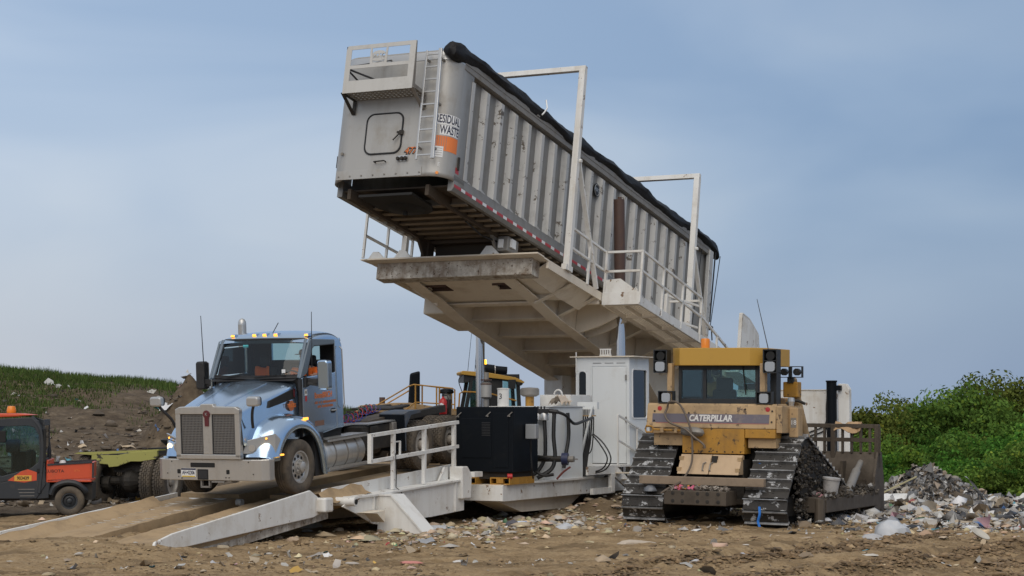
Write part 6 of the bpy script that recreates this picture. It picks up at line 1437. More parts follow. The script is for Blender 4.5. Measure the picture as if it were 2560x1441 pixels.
# cab
roof = [(-1.86, 1.80), (-1.75, 1.95), (-1.5, 2.02), (-.85, 2.02), (-.62, 1.96), (-.50, 1.83)]
b = MB(); b.prism([(-1.95, 1.86), (-1.8, 1.93), (-1.5, 2.02), (-1.0, 2.02), (-.72, 1.99), (-1.0, 1.96), (-1.6, 1.93)], 'y', .02, UW - .02); uvp(b, 'cab_roof', m_utvor, bevel=.02)
dpts = [(-1.62, .35), (-1.80, .72), (-1.76, 1.25), (-1.62, 1.72), (-1.45, 1.90), (-.75, 1.93), (-.60, 1.86), (-.50, 1.66), (-.46, 1.10), (-.44, .62), (-.62, .36)]
win = [(-1.62, 1.02), (-1.60, 1.30), (-1.50, 1.62), (-1.38, 1.76), (-.80, 1.78), (-.68, 1.74), (-.60, 1.60), (-.57, 1.25), (-.60, 1.05), (-.75, .93), (-1.30, .78)]
for y in (-.02, UW - .03):
    ring = MB(); n = len(win)
    # frame between door outline and window opening, built as a ring
    dr = [(-1.66, .80), (-1.78, 1.28), (-1.66, 1.70), (-1.46, 1.91), (-.78, 1.94), (-.60, 1.88), (-.51, 1.66), (-.46, 1.22), (-.46, 1.0), (-.60, .82), (-1.30, .66)]
    P = [(a, y, c) for a, c in win] + [(a, y, c) for a, c in dr] + [(a, y + .05, c) for a, c in win] + [(a, y + .05, c) for a, c in dr]
    F = []
    for i in range(n):
        j = (i + 1) % n; F += [(i, j, n + j, n + i), (2 * n + i, 3 * n + i, 3 * n + j, 2 * n + j), (i, 2 * n + i, 2 * n + j, j), (n + i, n + j, 3 * n + j, 3 * n + i)]
    ring.add(P, F); uvp(ring, 'door_frame', m_utvbk, bevel=.012)
    uvp(MB().prism(win, 'y', y + .02, y + .024), 'door_window', m_glass)
    uvp(MB().prism([(-1.66, .80), (-1.30, .66), (-.60, .82), (-.46, 1.0), (-.44, .62), (-.62, .34), (-1.55, .34), (-1.72, .55)], 'y', y, y + .05), 'door_panel', m_utvbk, bevel=.012)
for x, w in ((-1.78, .07), (-.52, .06)):
    b = MB(); b.path(crv([(x - .05, .0, .45), (x, .0, 1.2), (x + .16 if x < -1 else x - .04, .0, 1.7), (x + .36 if x < -1 else x - .22, .02, 1.95)]), .045, 6); uvp(b, 'cab_pillar', m_utvbk)
b = MB(); b.bx(-.52, -.49, .05, UW - .05, 1.78, 1.9); b.bx(-.52, -.49, .05, UW - .05, .5, 1.12); b.bx(-.52, -.49, .05, .13, 1.1, 1.8); b.bx(-.52, -.49, UW - .13, UW - .05, 1.1, 1.8); uvp(b, 'cab_rear_wall', m_utvbk)
uvp(MB().bx(-.505, -.50, .1, UW - .1, 1.1, 1.8), 'rear_glass', m_glass)
uvp(MB().add([(-2.02, .06, 1.0), (-2.02, UW - .06, 1.0), (-1.74, UW - .06, 1.88), (-1.74, .06, 1.88)], [(0, 1, 2, 3)]), 'windshield', m_glass)
b = MB(); b.prism([(-2.75, .45), (-2.70, .95), (-2.02, 1.02), (-1.80, .95), (-1.75, .4), (-2.2, .4), (-2.35, .62)], 'y', .05, UW - .05); uvp(b, 'front_cowl', m_utvor, bevel=.03)
uvp(MB().prism([(-1.18, .70), (-.92, .88), (-.80, .92), (-.62, .86), (-.62, .70), (-.86, .66)], 'y', -.024, -.021), 'door_flash', m_utvor)
uvp(MB().bx(-1.05, -.72, -.029, -.025, .69, .80), 'number_plate', mat('number_yellow', (.70, .38, .06), .5)); text('plate_digits', '903439', .095, m_blackp, uv, facing((-.885, -.031, .743), (0, -1, 0)), .001, sx=.82, bold=.002)
for i in range(3): uvp(MB().bx(-.98 + .02 * i, -.66, -.026, -.020, .52 - i * .065, .532 - i * .065), 'door_louvre', m_gray)
uvp(MB().bx(-.62, -.50, -.035, .0, .86, .93), 'door_handle', m_dark)
b = MB(); b.bx(-1.2, -.75, .15, .65, .72, .86); b.bx(-.85, -.73, .15, .65, .85, 1.3); b.bx(-1.25, -1.0, .2, .6, 1.25, 1.5); b.beam((-1.12, .4, 1.2), (-1.12, .4, .9), .05); b.bx(-1.2, -.75, .8, 1.3, .72, 1.25); uvp(b, 'seat', m_seat, bevel=.03)
b = MB(); b.bx(-1.42, -1.22, -.10, -.06, 1.45, 1.68); b.beam((-1.5, -.03, 1.6), (-1.4, -.08, 1.6), .025); uvp(b, 'side_mirror', m_dark, bevel=.015)
uvp(MB().bx(-.50, -.45, -.05, .02, 1.05, 1.72), 'intake_snorkel', m_dark, bevel=.01)
b = MB(); b.lathe([(.0, 2.17), (.07, 2.165), (.085, 2.13), (.095, 2.07), (.09, 2.03)], (-1.18, .5, 0), 'z', 14); uvp(b, 'beacon', m_amber_dim, smooth=40)
b = MB(); b.lathe([(.0, .14), (.05, .13), (.07, .08), (.07, .0)], (0, 0, 0), 'z', 12)
o = b.build('white_jug', m_whitev, None, smooth=40); o.matrix_world = Matrix.Translation(UVO) @ Matrix.Rotation(R(9), 4, 'Z') @ Matrix.Translation((-.15, .35, .95)); tag(o, 'white plastic jug standing in the orange cargo bed', 'jug')

# ================================================================== lime yellow wheeled chassis
CO = Vector((-8.66, 43.0, 0)); CO.z = H(-8.66, 43.0) - .05
ch = empty('chassis_dolly', CO, (0, 0, R(-14))); tag(ch, 'chipped lime yellow chassis dolly on dual tyres between utility vehicle and truck', 'chassis dolly')
def chp(mb, name, m, **k): return mb.build(name, m, ch, **k)
for x in (-.86, -.55, .74, 1.06):
    make_wheel(ch, (x, 0, .56), .56, .27, .30, -1 if x < 0 else 1, m_rubber_dusty, m_rimst, 0, -.08, 40, .10, .10, 'wheel')
    make_wheel(ch, (x, 1.45, .56), .56, .27, .30, -1 if x < 0 else 1, m_rubber_dusty, m_rimst, 0, -.08, 40, .10, .10, 'wheel')
b = MB(); b.tube((-.6, 0, .56), (.8, 0, .56), .10, n=12); b.lathe([(.10, -.28), (.26, -.10), (.28, .05), (.12, .25)], (.22, 0, .56), 'x', 16); b.tube((-.45, -.02, .5), (-.28, -.02, .5), .17, n=12); chp(b, 'axle', m_grime)
b = MB(); b.bx(-.2, .5, -.1, 1.6, .75, 1.0); chp(b, 'suspension', m_grime)
b = MB(); b.prism([(-.62, 1.13), (.0, 1.135), (.35, 1.20), (.95, 1.235), (.95, 1.06), (.55, 1.0), (.32, 1.0), (.02, .89), (-.20, .87), (-.22, .93), (-.62, .96)], 'y', -.34, -.26); chp(b, 'frame_beam', m_lime, bevel=.006)
b = MB(); b.prism([(-1.05, 1.165), (-.95, 1.19), (.35, 1.24), (.98, 1.27), (.98, 1.24), (-.62, 1.135)], 'y', -.32, .05); chp(b, 'top_plate', m_lime)
b = MB(); b.bx(-.5, .9, .3, 2.4, .95, 1.15); chp(b, 'frame_deck', m_grime)
b = MB(); b.lathe([(.0, 1.50), (.30, 1.50), (.46, 1.46), (.44, 1.42), (.30, 1.30), (.2, 1.15)], (.92, 1.0, 0), 'z', 20); chp(b, 'fifth_wheel_dish', m_grime, smooth=30)
b = MB(); b.bx(.35, 1.4, .5, 1.6, 1.12, 1.28); chp(b, 'dish_base', m_dark)

# ================================================================== yellow landfill compactor behind the tipper
LO = Vector((-2.2, 52.5, 0)); LO.z = H(-2.2, 52.5)
LUP = .12
wlr = empty('landfill_compactor', LO, (0, 0, R(6))); tag(wlr, 'yellow landfill compactor with black cab and lit beacon parked behind the tipper', 'compactor')
g0z = LO.z
def wz(z): return z - g0z + LUP
def wp_(mb, name, m, **k): return mb.build(name, m, wlr, **k)
for x in (-2.0, .7):
    for y in (-.2, 1.7):
        make_wheel(wlr, (x, y, .48), .48, .5, .28, 1, m_rubber_dusty, m_yel, 0, .02, 24, .12, .05, 'wheel', rotz=-90 if y < 1 else 90)
b = MB(); b.bx(-2.3, .9, .1, 1.5, .6, wz(1.95)); wp_(b, 'chassis', m_grime)
b = MB(); b.prism([(-2.05, wz(2.0)), (-1.9, wz(2.10)), (-1.0, wz(2.17)), (-.6, wz(2.17)), (.4, wz(2.02)), (1.4, wz(1.96)), (1.4, wz(1.80)), (-2.05, wz(1.92))], 'y', -.05, 1.6); wp_(b, 'engine_hood', m_yel_f, bevel=.02)
b = MB(); b.prism([(-1.9, wz(1.92)), (1.4, wz(1.80)), (1.4, wz(1.3)), (-1.6, wz(1.3))], 'y', .0, 1.55); wp_(b, 'engine_bay', m_grime)
b = MB(); b.prism([(-.60, wz(2.1)), (-.55, wz(2.98)), (-.40, wz(3.02)), (-.28, wz(3.05)), (-.28, wz(2.1))], 'y', .55, .85); wp_(b, 'exhaust_stack', m_black, bevel=.05)
wp_(MB().tube((-1.32, .6, wz(2.1)), (-1.32, .6, wz(2.32)), .08, n=12), 'short_stack', m_rustc)
b = MB(); b.tube((.42, .4, wz(2.0)), (.42, .4, wz(2.30)), .06, n=10); b.lathe([(.13, wz(2.05)), (.13, wz(2.42))], (.45, .5, 0), 'z', 16); wp_(b, 'air_cleaner', m_alu)
b = MB(); b.lathe([(.17, wz(2.42)), (.21, wz(2.46)), (.17, wz(2.54)), (.05, wz(2.56))], (.45, .5, 0), 'z', 18); b.lathe([(.135, wz(2.1)), (.135, wz(2.2))], (.45, .5, 0), 'z', 16); wp_(b, 'air_cleaner_cap', m_black, smooth=40)
# handrails
b = MB()
for y, dx in ((-.25, 0), (.9, .25)):
    b.path([(-1.75 + dx, y, wz(1.95)), (-.62 + dx, y, wz(2.62)), (-.50 + dx, y, wz(2.66)), (.55, y, wz(2.56)), (.62, y, wz(2.52)), (.62, y, wz(1.95))], .022, 6)
    b.tube((-.45 + dx, y, wz(1.9)), (-.45 + dx, y, wz(2.65)), .022, n=6); b.tube((.2, y, wz(1.9)), (.2, y, wz(2.60)), .022, n=6)
b.path([(-1.0, -.25, wz(1.75)), (-.45, -.25, wz(2.18)), (.62, -.25, wz(2.12))], .02, 6)
b.path([(.72, -.3, wz(1.9)), (.75, -.3, wz(2.42)), (.85, -.3, wz(2.47)), (1.5, -.3, wz(2.44)), (2.3, -.3, wz(2.22))], .022, 6)
wp_(b, 'handrail', m_yel)
# cab
b = MB(); cz0, cz1 = wz(1.9), wz(2.95)
for (xa, xb, y) in ((.93, 1.12, .0), (2.42, 2.36, .0), (.93, 1.12, 1.5), (2.42, 2.36, 1.5), (1.55, 1.55, 0.)): b.beam((xa, y, cz0), (xb, y, cz1), .10)
b.bx(.95, 2.42, -.02, 1.52, cz0 - .3, cz0 + .06); b.bx(1.05, 2.40, -.04, 1.54, cz1 - .16, cz1); b.bx(1.6, 1.95, -.03, 0.0, cz0, cz1)
b.bx(.88, 1.06, -.05, 1.55, cz1 - .22, cz1 - .02)
wp_(b, 'cab_frame', m_cabf)
wp_(MB().bx(1.06, 1.54, .0, .005, cz0, cz1 - .1), 'cab_window', m_glass_d); wp_(MB().bx(1.97, 2.36, .0, .005, cz0, cz1 - .1), 'cab_window', m_glass); wp_(MB().bx(1.0, 2.38, 1.49, 1.495, cz0, cz1 - .1), 'cab_window', m_glass)
b = MB(); b.prism([(.80, wz(3.0)), (.85, wz(3.04)), (1.5, wz(3.0)), (2.30, wz(2.86)), (2.55, wz(2.74)), (2.52, wz(2.70)), (2.2, wz(2.78)), (.82, wz(2.94))], 'y', -.12, 1.6); wp_(b, 'cab_roof', m_yel_roof, bevel=.01)
b = MB(); b.tube((1.25, .3, wz(3.10)), (1.42, .3, wz(3.16)), .11, n=14); b.tube((1.42, .3, wz(3.10)), (1.75, .3, wz(3.06)), .15, n=16); b.tube((1.78, .3, wz(3.06)), (2.10, .3, wz(3.03)), .13, n=16); b.bx(1.3, 2.0, .2, .4, wz(2.90), wz(2.98)); wp_(b, 'roof_blower', m_black, smooth=40)
wp_(MB().tube((1.755, .3, wz(3.06)), (1.775, .3, wz(3.06)), .155, n=16), 'blower_band', m_alu_b)
wp_(MB().lathe([(.0, wz(3.36)), (.07, wz(3.355)), (.085, wz(3.24)), (.05, wz(3.2))], (1.46, .3, 0), 'z', 14), 'beacon', emit('beacon_lit', (1., .45, .02), 4.))
for x, t in ((1.0, .14), (1.2, .07)): wp_(MB().tube((x, .1, wz(3.0)), (x + t, .1, wz(4.4)), .008, .005, n=5), 'antenna', m_trim)
wp_(MB().path(crv([(.92, -.1, wz(2.98)), (.74, -.1, wz(2.8)), (.82, -.1, wz(2.5)), (.92, -.05, wz(2.3))]), .012, 5), 'cab_cable', m_trim)
b = MB(); b.lathe([(.0, -.02), (.09, .0), (.09, .1), (.04, .14)], (2.42, -.1, wz(2.72)), 'y', 10); b.bx(2.1, 2.3, -.15, -.05, wz(2.55), wz(2.80)); wp_(b, 'cab_lamp', m_cabf)
text('hood_letters', '826H', .14, m_whitev, wlr, facing((-.05, -.055, wz(1.88)), (0, -1, 0)), .001)

# ================================================================== trees beyond the plateau edge
def foliage_mat(name):
    m = bpy.data.materials.new(name); m.use_nodes = True; t = m.node_tree; N = t.nodes; L = t.links; N.clear()
    o = N.new('ShaderNodeOutputMaterial'); a = N.new('ShaderNodeAttribute'); a.attribute_name = 'Col'
    d = N.new('ShaderNodeBsdfDiffuse'); tl = N.new('ShaderNodeBsdfTranslucent'); mx = N.new('ShaderNodeMixShader'); mx.inputs[0].default_value = .28
    L.new(a.outputs['Color'], d.inputs['Color']); L.new(a.outputs['Color'], tl.inputs['Color']); L.new(d.outputs[0], mx.inputs[1]); L.new(tl.outputs[0], mx.inputs[2]); L.new(mx.outputs[0], o.inputs[0])
    return m
m_leaf = foliage_mat('leaves'); m_bark = mat('bark', (.10, .08, .06), .9, bump=.4, bscale=12)
def leaf_mesh(name, cen, nrm, size, cols, parent, m=m_leaf, aspect=.62):
    n = len(cen); r = rng
    t = r.normal(size=(n, 3)); t -= (t * nrm).sum(1, keepdims=True) * nrm; t /= np.linalg.norm(t, axis=1, keepdims=True) + 1e-9
    bt = np.cross(nrm, t); s = size[:, None]
    V = np.stack([cen - t * s, cen + bt * s * aspect, cen + t * s, cen - bt * s * aspect], 1).reshape(-1, 3)
    me = bpy.data.meshes.new(name); me.vertices.add(4 * n); me.vertices.foreach_set('co', V.astype('f4').ravel())
    me.loops.add(4 * n); me.loops.foreach_set('vertex_index', np.arange(4 * n, dtype='i4')); me.polygons.add(n)
    me.polygons.foreach_set('loop_start', np.arange(0, 4 * n, 4, dtype='i4')); me.polygons.foreach_set('loop_total', np.full(n, 4, 'i4')); me.update()
    ca = me.color_attributes.new('Col', 'FLOAT_COLOR', 'CORNER'); c4 = np.concatenate([cols, np.ones((n, 1))], 1); ca.data.foreach_set('color', np.repeat(c4, 4, 0).astype('f4').ravel())
    me.materials.append(m); o = bpy.data.objects.new(name, me); C.objects.link(o); o.parent = parent; return o
def tree(name, x, y, ztop, rad, hcrown, base_col, nl, lsz, label, lobes=80, group='trees beyond the plateau edge', zb=None):
    z0 = float(hgt(np.array([x]), np.array([y]), False)[0]) if zb is None else zb
    t = empty(name, (x, y, z0)); tag(t, label, 'tree', group); ht = ztop - z0
    b = MB(); lean = rng.normal(0, .25, 2)
    tp_ = Vector((lean[0], lean[1], ht - hcrown * .45)); b.tube((0, 0, -.3), tp_ * .5, .20, .15, n=8); b.tube(tp_ * .5, tp_, .15, .07, n=8)
    cc = np.array([lean[0], lean[1], ht - hcrown / 2])
    # lobes: clumps filling an uneven ellipsoid
    L = []
    while len(L) < lobes:
        p = rng.uniform(-1, 1, 3); q = np.linalg.norm(p)
        if .45 < q < 1.0 and p[2] > -.75: L.append(p * np.array([rad, rad, hcrown / 2]) * .86 * rng.uniform(.85, 1.12) + cc)
    L = np.array(L)
    for p in L[:10]: 
        a = tp_ * random.uniform(.45, .95); b.tube(a, Vector(p), .05, .02, n=5)
    b.build('trunk', m_bark, t)
    lr = rng.uniform(.20, .36, len(L)) * rad; k = rng.integers(0, len(L), nl)
    d = rng.normal(size=(nl, 3)); d /= np.linalg.norm(d, axis=1, keepdims=True); d[:, 2] = np.where(d[:, 2] < -.25, d[:, 2] * .4, d[:, 2])
    rr = lr[k] * np.clip(1 - np.abs(rng.normal(0, .25, nl)), .2, 1)
    cen = L[k] + d * rr[:, None] * np.array([1, 1, .8]); nr = d + rng.normal(0, .45, (nl, 3)); nr /= np.linalg.norm(nr, axis=1, keepdims=True)
    tint = np.array(base_col) * (1 + .22 * rng.normal(size=(len(L), 1)))[k] * (1 + .16 * rng.normal(size=(nl, 1)))
    tint = np.clip(tint, .008, .3); yel = (rng.random((nl, 1)) < .12); tint = np.where(yel, tint * np.array([1.5, 1.25, .9]), tint)
    leaf_mesh('crown', cen, nr, lsz * rng.uniform(.6, 1.3, nl), tint, t); return t
ORD = ['first', 'second', 'third', 'fourth', 'fifth', 'sixth', 'seventh', 'eighth', 'ninth', 'tenth']
def wx(px, Y): return (px - 1280) / 4800 * Y
def wzz(py, Y): return CAM_H + (1020 - py) / 4800 * Y
far = [(1985, 1035, 2.6), (2075, 1030, 2.9), (2165, 1004, 3.0), (2245, 992, 3.1), (2325, 976, 3.3), (2400, 958, 3.5), (2475, 948, 3.7), (2550, 940, 3.8), (2635, 950, 3.6), (2720, 965, 3.6)]
for i, (px, py, r) in enumerate(far):
    Y = 92 + 3 * math.sin(i * 2.3); g = (.105 + .014 * math.sin(i), .150 + .014 * math.sin(i * 1.7), .034)
    tree('broadleaf_tree', wx(px, Y), Y, wzz(py, Y), r, 6.8, g, 20000, .10, 'tall dark green tree, %s from the left in the back row of the wood' % ORD[i], group='back row of trees')
mid = [(2185, 1075, 2.0, 74), (2258, 1085, 1.8, 70), (2335, 1052, 1.9, 76), (2395, 1080, 1.8, 69), (2440, 1060, 2.0, 78), (2500, 1030, 2.3, 68), (2580, 1020, 2.5, 66), (2120, 1080, 1.8, 72), (2030, 1085, 1.8, 73)]
for i, (px, py, r, Y) in enumerate(mid):
    g = (.100 + .02 * math.sin(i * 1.9), .18 + .022 * math.sin(i * 1.3), .036)
    tree('young_tree', wx(px, Y), Y, wzz(py, Y), r, 5.4, g, 16000, .07, 'lighter green young tree, %s from the left in the middle row' % ORD[sorted(m[0] for m in mid).index(px)], group='middle row of trees')
nearb = [(2215, 1135, 1.5, 60), (2290, 1125, 1.5, 62), (2365, 1120, 1.6, 61), (2430, 1128, 1.5, 59), (2495, 1120, 1.7, 60), (2560, 1100, 1.8, 58), (2150, 1120, 1.5, 63), (2070, 1110, 1.5, 64), (2610, 1110, 1.7, 60)]
for i, (px, py, r, Y) in enumerate(nearb):
    g = (.092 + .02 * math.sin(i * 2.9), .19 + .022 * math.sin(i * 1.1), .036)
    tree('leafy_shrub', wx(px, Y), Y, wzz(py, Y), r, 4.6, g, 15000, .058, 'bright green leafy shrub behind the rubbish, %s from the left' % ORD[sorted(m[0] for m in nearb).index(px)], group='shrubs at the plateau edge')

# ================================================================== grass on the berm (one mass)
n = 150000
x = rng.uniform(-21, 3.5, n); y = rng.uniform(45, 67, n)
slope = smooth(41, 64, y); mask = fbm(x * .33, y * .33, 3, 101)
wob = .55 * fbm(x * .8, y * .8, 3, 108)
bare = (np.hypot((x + 8.7) / 2.6, (y - 52) / 4.2) + wob < 1) | ((np.hypot((x + 12.2) / 1.2, (y - 54.5) / 2.4) + wob < 1))
cover = .25 + .75 * smooth(.15, .75, slope) + .75 * mask - 1.05 * smooth(-13.6, -11.2, x + .8 * mask) * smooth(63, 58.5, y) - 1.2 * smooth(np.where(x < -12.6, 48, 51), np.where(x < -12.6, 45, 47), y)
keep = (rng.random(n) < np.clip(cover, 0, 1)) & ~bare
x, y = x[keep], y[keep]; n = len(x); z = hgt(x, y)
hh = rng.uniform(.05, .15, n) * (1 + .7 * (y > 62)) * (1 + .8 * np.clip(fbm(x * .9, y * .9, 3, 99), 0, 1)); a = rng.uniform(0, 2 * math.pi, n); ln = rng.uniform(.03, .12, n); w = rng.uniform(.010, .022, n)
B0 = np.stack([x - w * np.cos(a), y - w * np.sin(a), z - .02], 1); B1 = np.stack([x + w * np.cos(a), y + w * np.sin(a), z - .02], 1); Tq = np.stack([x + ln * np.sin(a), y - ln * np.cos(a), z + hh], 1)
me = bpy.data.meshes.new('berm_grass'); me.vertices.add(3 * n); me.vertices.foreach_set('co', np.stack([B0, B1, Tq], 1).astype('f4').ravel())
me.loops.add(3 * n); me.loops.foreach_set('vertex_index', np.arange(3 * n, dtype='i4')); me.polygons.add(n); me.polygons.foreach_set('loop_start', np.arange(0, 3 * n, 3, dtype='i4')); me.polygons.foreach_set('loop_total', np.full(n, 3, 'i4')); me.update()
col = np.array([.070, .108, .032]) * (1 + .55 * fbm(x * .6, y * .6, 3, 98)[:, None]) * (1 + .25 * rng.normal(size=(n, 1))) + np.array([.05, .035, .01]) * (rng.random((n, 1)) < .18); col = np.clip(col, .01, .3)
ca = me.color_attributes.new('Col', 'FLOAT_COLOR', 'CORNER'); ca.data.foreach_set('color', np.repeat(np.concatenate([col, np.ones((n, 1))], 1), 3, 0).astype('f4').ravel())
me.materials.append(m_leaf); o = bpy.data.objects.new('berm_grass', me); C.objects.link(o); o['kind'] = 'stuff'; o['label'] = 'rough green grass growing over the berm'; o['category'] = 'grass'
# ================================================================== gravel, clods
def stones(name, xs, ys, sz, cols, m, sink=.25, label=None):
    n = len(xs); z = hgt(xs, ys)
    base = np.array([(1, 0, 0), (-1, 0, 0), (0, 1, 0), (0, -1, 0), (0, 0, 1), (0, 0, -1), (.6, .6, .55), (-.6, .6, .5), (-.6, -.6, .55), (.6, -.6, .5)], float)
    F = np.array([(4, 6, 7), (4, 7, 8), (4, 8, 9), (4, 9, 6), (0, 6, 9), (2, 7, 6), (1, 8, 7), (3, 9, 8), (0, 2, 6), (2, 1, 7), (1, 3, 8), (3, 0, 9)])
    V = base[None] * (1 + rng.normal(0, .30, (n, len(base), 1))); V = V * sz[:, None, None] * np.stack([rng.uniform(.7, 1.7, n), rng.uniform(.5, 1.1, n), rng.uniform(.3, .75, n)], 1)[:, None]
    a = rng.uniform(0, 6.28, n); ca_, sa = np.cos(a)[:, None], np.sin(a)[:, None]; X_ = V[..., 0] * ca_ - V[..., 1] * sa; Y_ = V[..., 0] * sa + V[..., 1] * ca_
    V = np.stack([X_ + xs[:, None], Y_ + ys[:, None], V[..., 2] + (z + sz * sink)[:, None]], 2)
    nv = len(base); me = bpy.data.meshes.new(name); me.vertices.add(nv * n); me.vertices.foreach_set('co', V.astype('f4').ravel())
    FF = (F[None] + (np.arange(n) * nv)[:, None, None]).reshape(-1, 3); me.loops.add(FF.size); me.loops.foreach_set('vertex_index', FF.ravel().astype('i4')); me.polygons.add(len(FF)); me.polygons.foreach_set('loop_start', np.arange(0, FF.size, 3, dtype='i4')); me.polygons.foreach_set('loop_total', np.full(len(FF), 3, 'i4')); me.update()
    at = me.color_attributes.new('Col', 'FLOAT_COLOR', 'CORNER'); at.data.foreach_set('color', np.repeat(np.concatenate([cols, np.ones((n, 1))], 1), len(F) * 3, 0).astype('f4').ravel())
    me.materials.append(m); o = bpy.data.objects.new(name, me); C.objects.link(o); o['kind'] = 'stuff'
    if label: o['label'] = label
    o['category'] = name; return o
m_stone = mat('stone_colours', (1, 1, 1), .92, attr=True, bump=.3, bscale=30)
def gx_(n): return rng.uniform(-9, 12, n)
n = 30000; xs = gx_(n); ys = rng.uniform(24, 46, n)
du = (xs - T0.x) * UU.x + (ys - T0.y) * UU.y; dv = (xs - T0.x) * VV.x + (ys - T0.y) * VV.y
dens = .02 + .95 * np.exp(-((dv - 1.9) / 1.1) ** 2) * smooth(-10, -7, du) * smooth(29.5, 32.5, ys) + .25 * smooth(4, 8, xs) * smooth(30, 33, ys)
dens = np.clip(dens * (.5 + vnoise(xs * .9, ys * .9, 140)), 0, 1)
k = rng.random(n) < dens; xs, ys = xs[k], ys[k]; n = len(xs)
sz = np.clip(rng.lognormal(-3.55, .62, n), .009, .13)
c = np.array([.48, .375, .255]) * (1 + .25 * rng.normal(size=(n, 1))) * (1 + .06 * rng.normal(size=(n, 3))); g = rng.random((n, 1)) < .2; c = np.where(g, np.array([.46, .43, .39]) * (1 + .15 * rng.normal(size=(n, 1))), c)
stones('gravel', xs, ys, sz, np.clip(c, .08, .7), m_stone, .25, 'tan gravel and broken stone strewn over the ground')
n = 42000; xs = gx_(n); ys = 24 + 16 * rng.random(n) ** 1.5; k = rng.random(n) < np.clip(.30 + 1.1 * fbm(xs * .7, ys * .7, 3, 155), 0, 1); xs, ys = xs[k], ys[k]; n = len(xs)
c = np.array([.25, .175, .10]) * (1 + .35 * rng.normal(size=(n, 1))); stones('soil_clods', xs, ys, np.clip(rng.lognormal(-4.15, .5, n), .008, .06), np.clip(c, .03, .4), m_stone, .1, 'small crumbs and clods of earth on the churned ground')
XS, YS = [], []
for c, wd in ((-15.2, .20), (-14.55, .16), (-13.2, .22), (-12.6, .2), (-11.6, .16), (-10.6, .22), (-9.9, .18)):
    a = rng.uniform(16, 31, 4200); nn = c + wd * 1.9 + rng.normal(0, .13, 4200) - .18 * 0; X_ = .62 * a + .78 * nn; Y_ = .78 * a - .62 * nn
    k = (rng.random(4200) < np.clip(vnoise(a * .8, np.full(4200, c * 5.), 33) * 1.6 - .45, 0, 1)) & (X_ > -2.0) & (Y_ < 33) & (Y_ > 23.5) & (X_ < 13); XS.append(X_[k]); YS.append(Y_[k])
xs = np.concatenate(XS); ys = np.concatenate(YS); n = len(xs); c = np.array([.20, .135, .075]) * (1 + .25 * rng.normal(size=(n, 1)))
stones('rut_clods', xs, ys, np.clip(rng.lognormal(-3.75, .5, n), .01, .075), np.clip(c, .03, .4), m_stone, .3, 'dark wet clods thrown up along the wheel ruts')
n = 5000; xs = rng.uniform(-18, -4, n); ys = rng.uniform(42, 58, n); k = rng.random(n) < np.clip(.55 + .8 * fbm(xs * .5, ys * .5, 3, 156) - .5 * smooth(50, 57, ys), 0, 1); xs, ys = xs[k], ys[k]; n = len(xs)
c = np.array([.12, .095, .07]) * (1 + .35 * rng.normal(size=(n, 1))); stones('berm_rubble', xs, ys, np.clip(rng.lognormal(-2.9, .5, n), .02, .22), np.clip(c, .03, .5), m_stone, .1, 'dark earth lumps and rubble on the face of the berm')

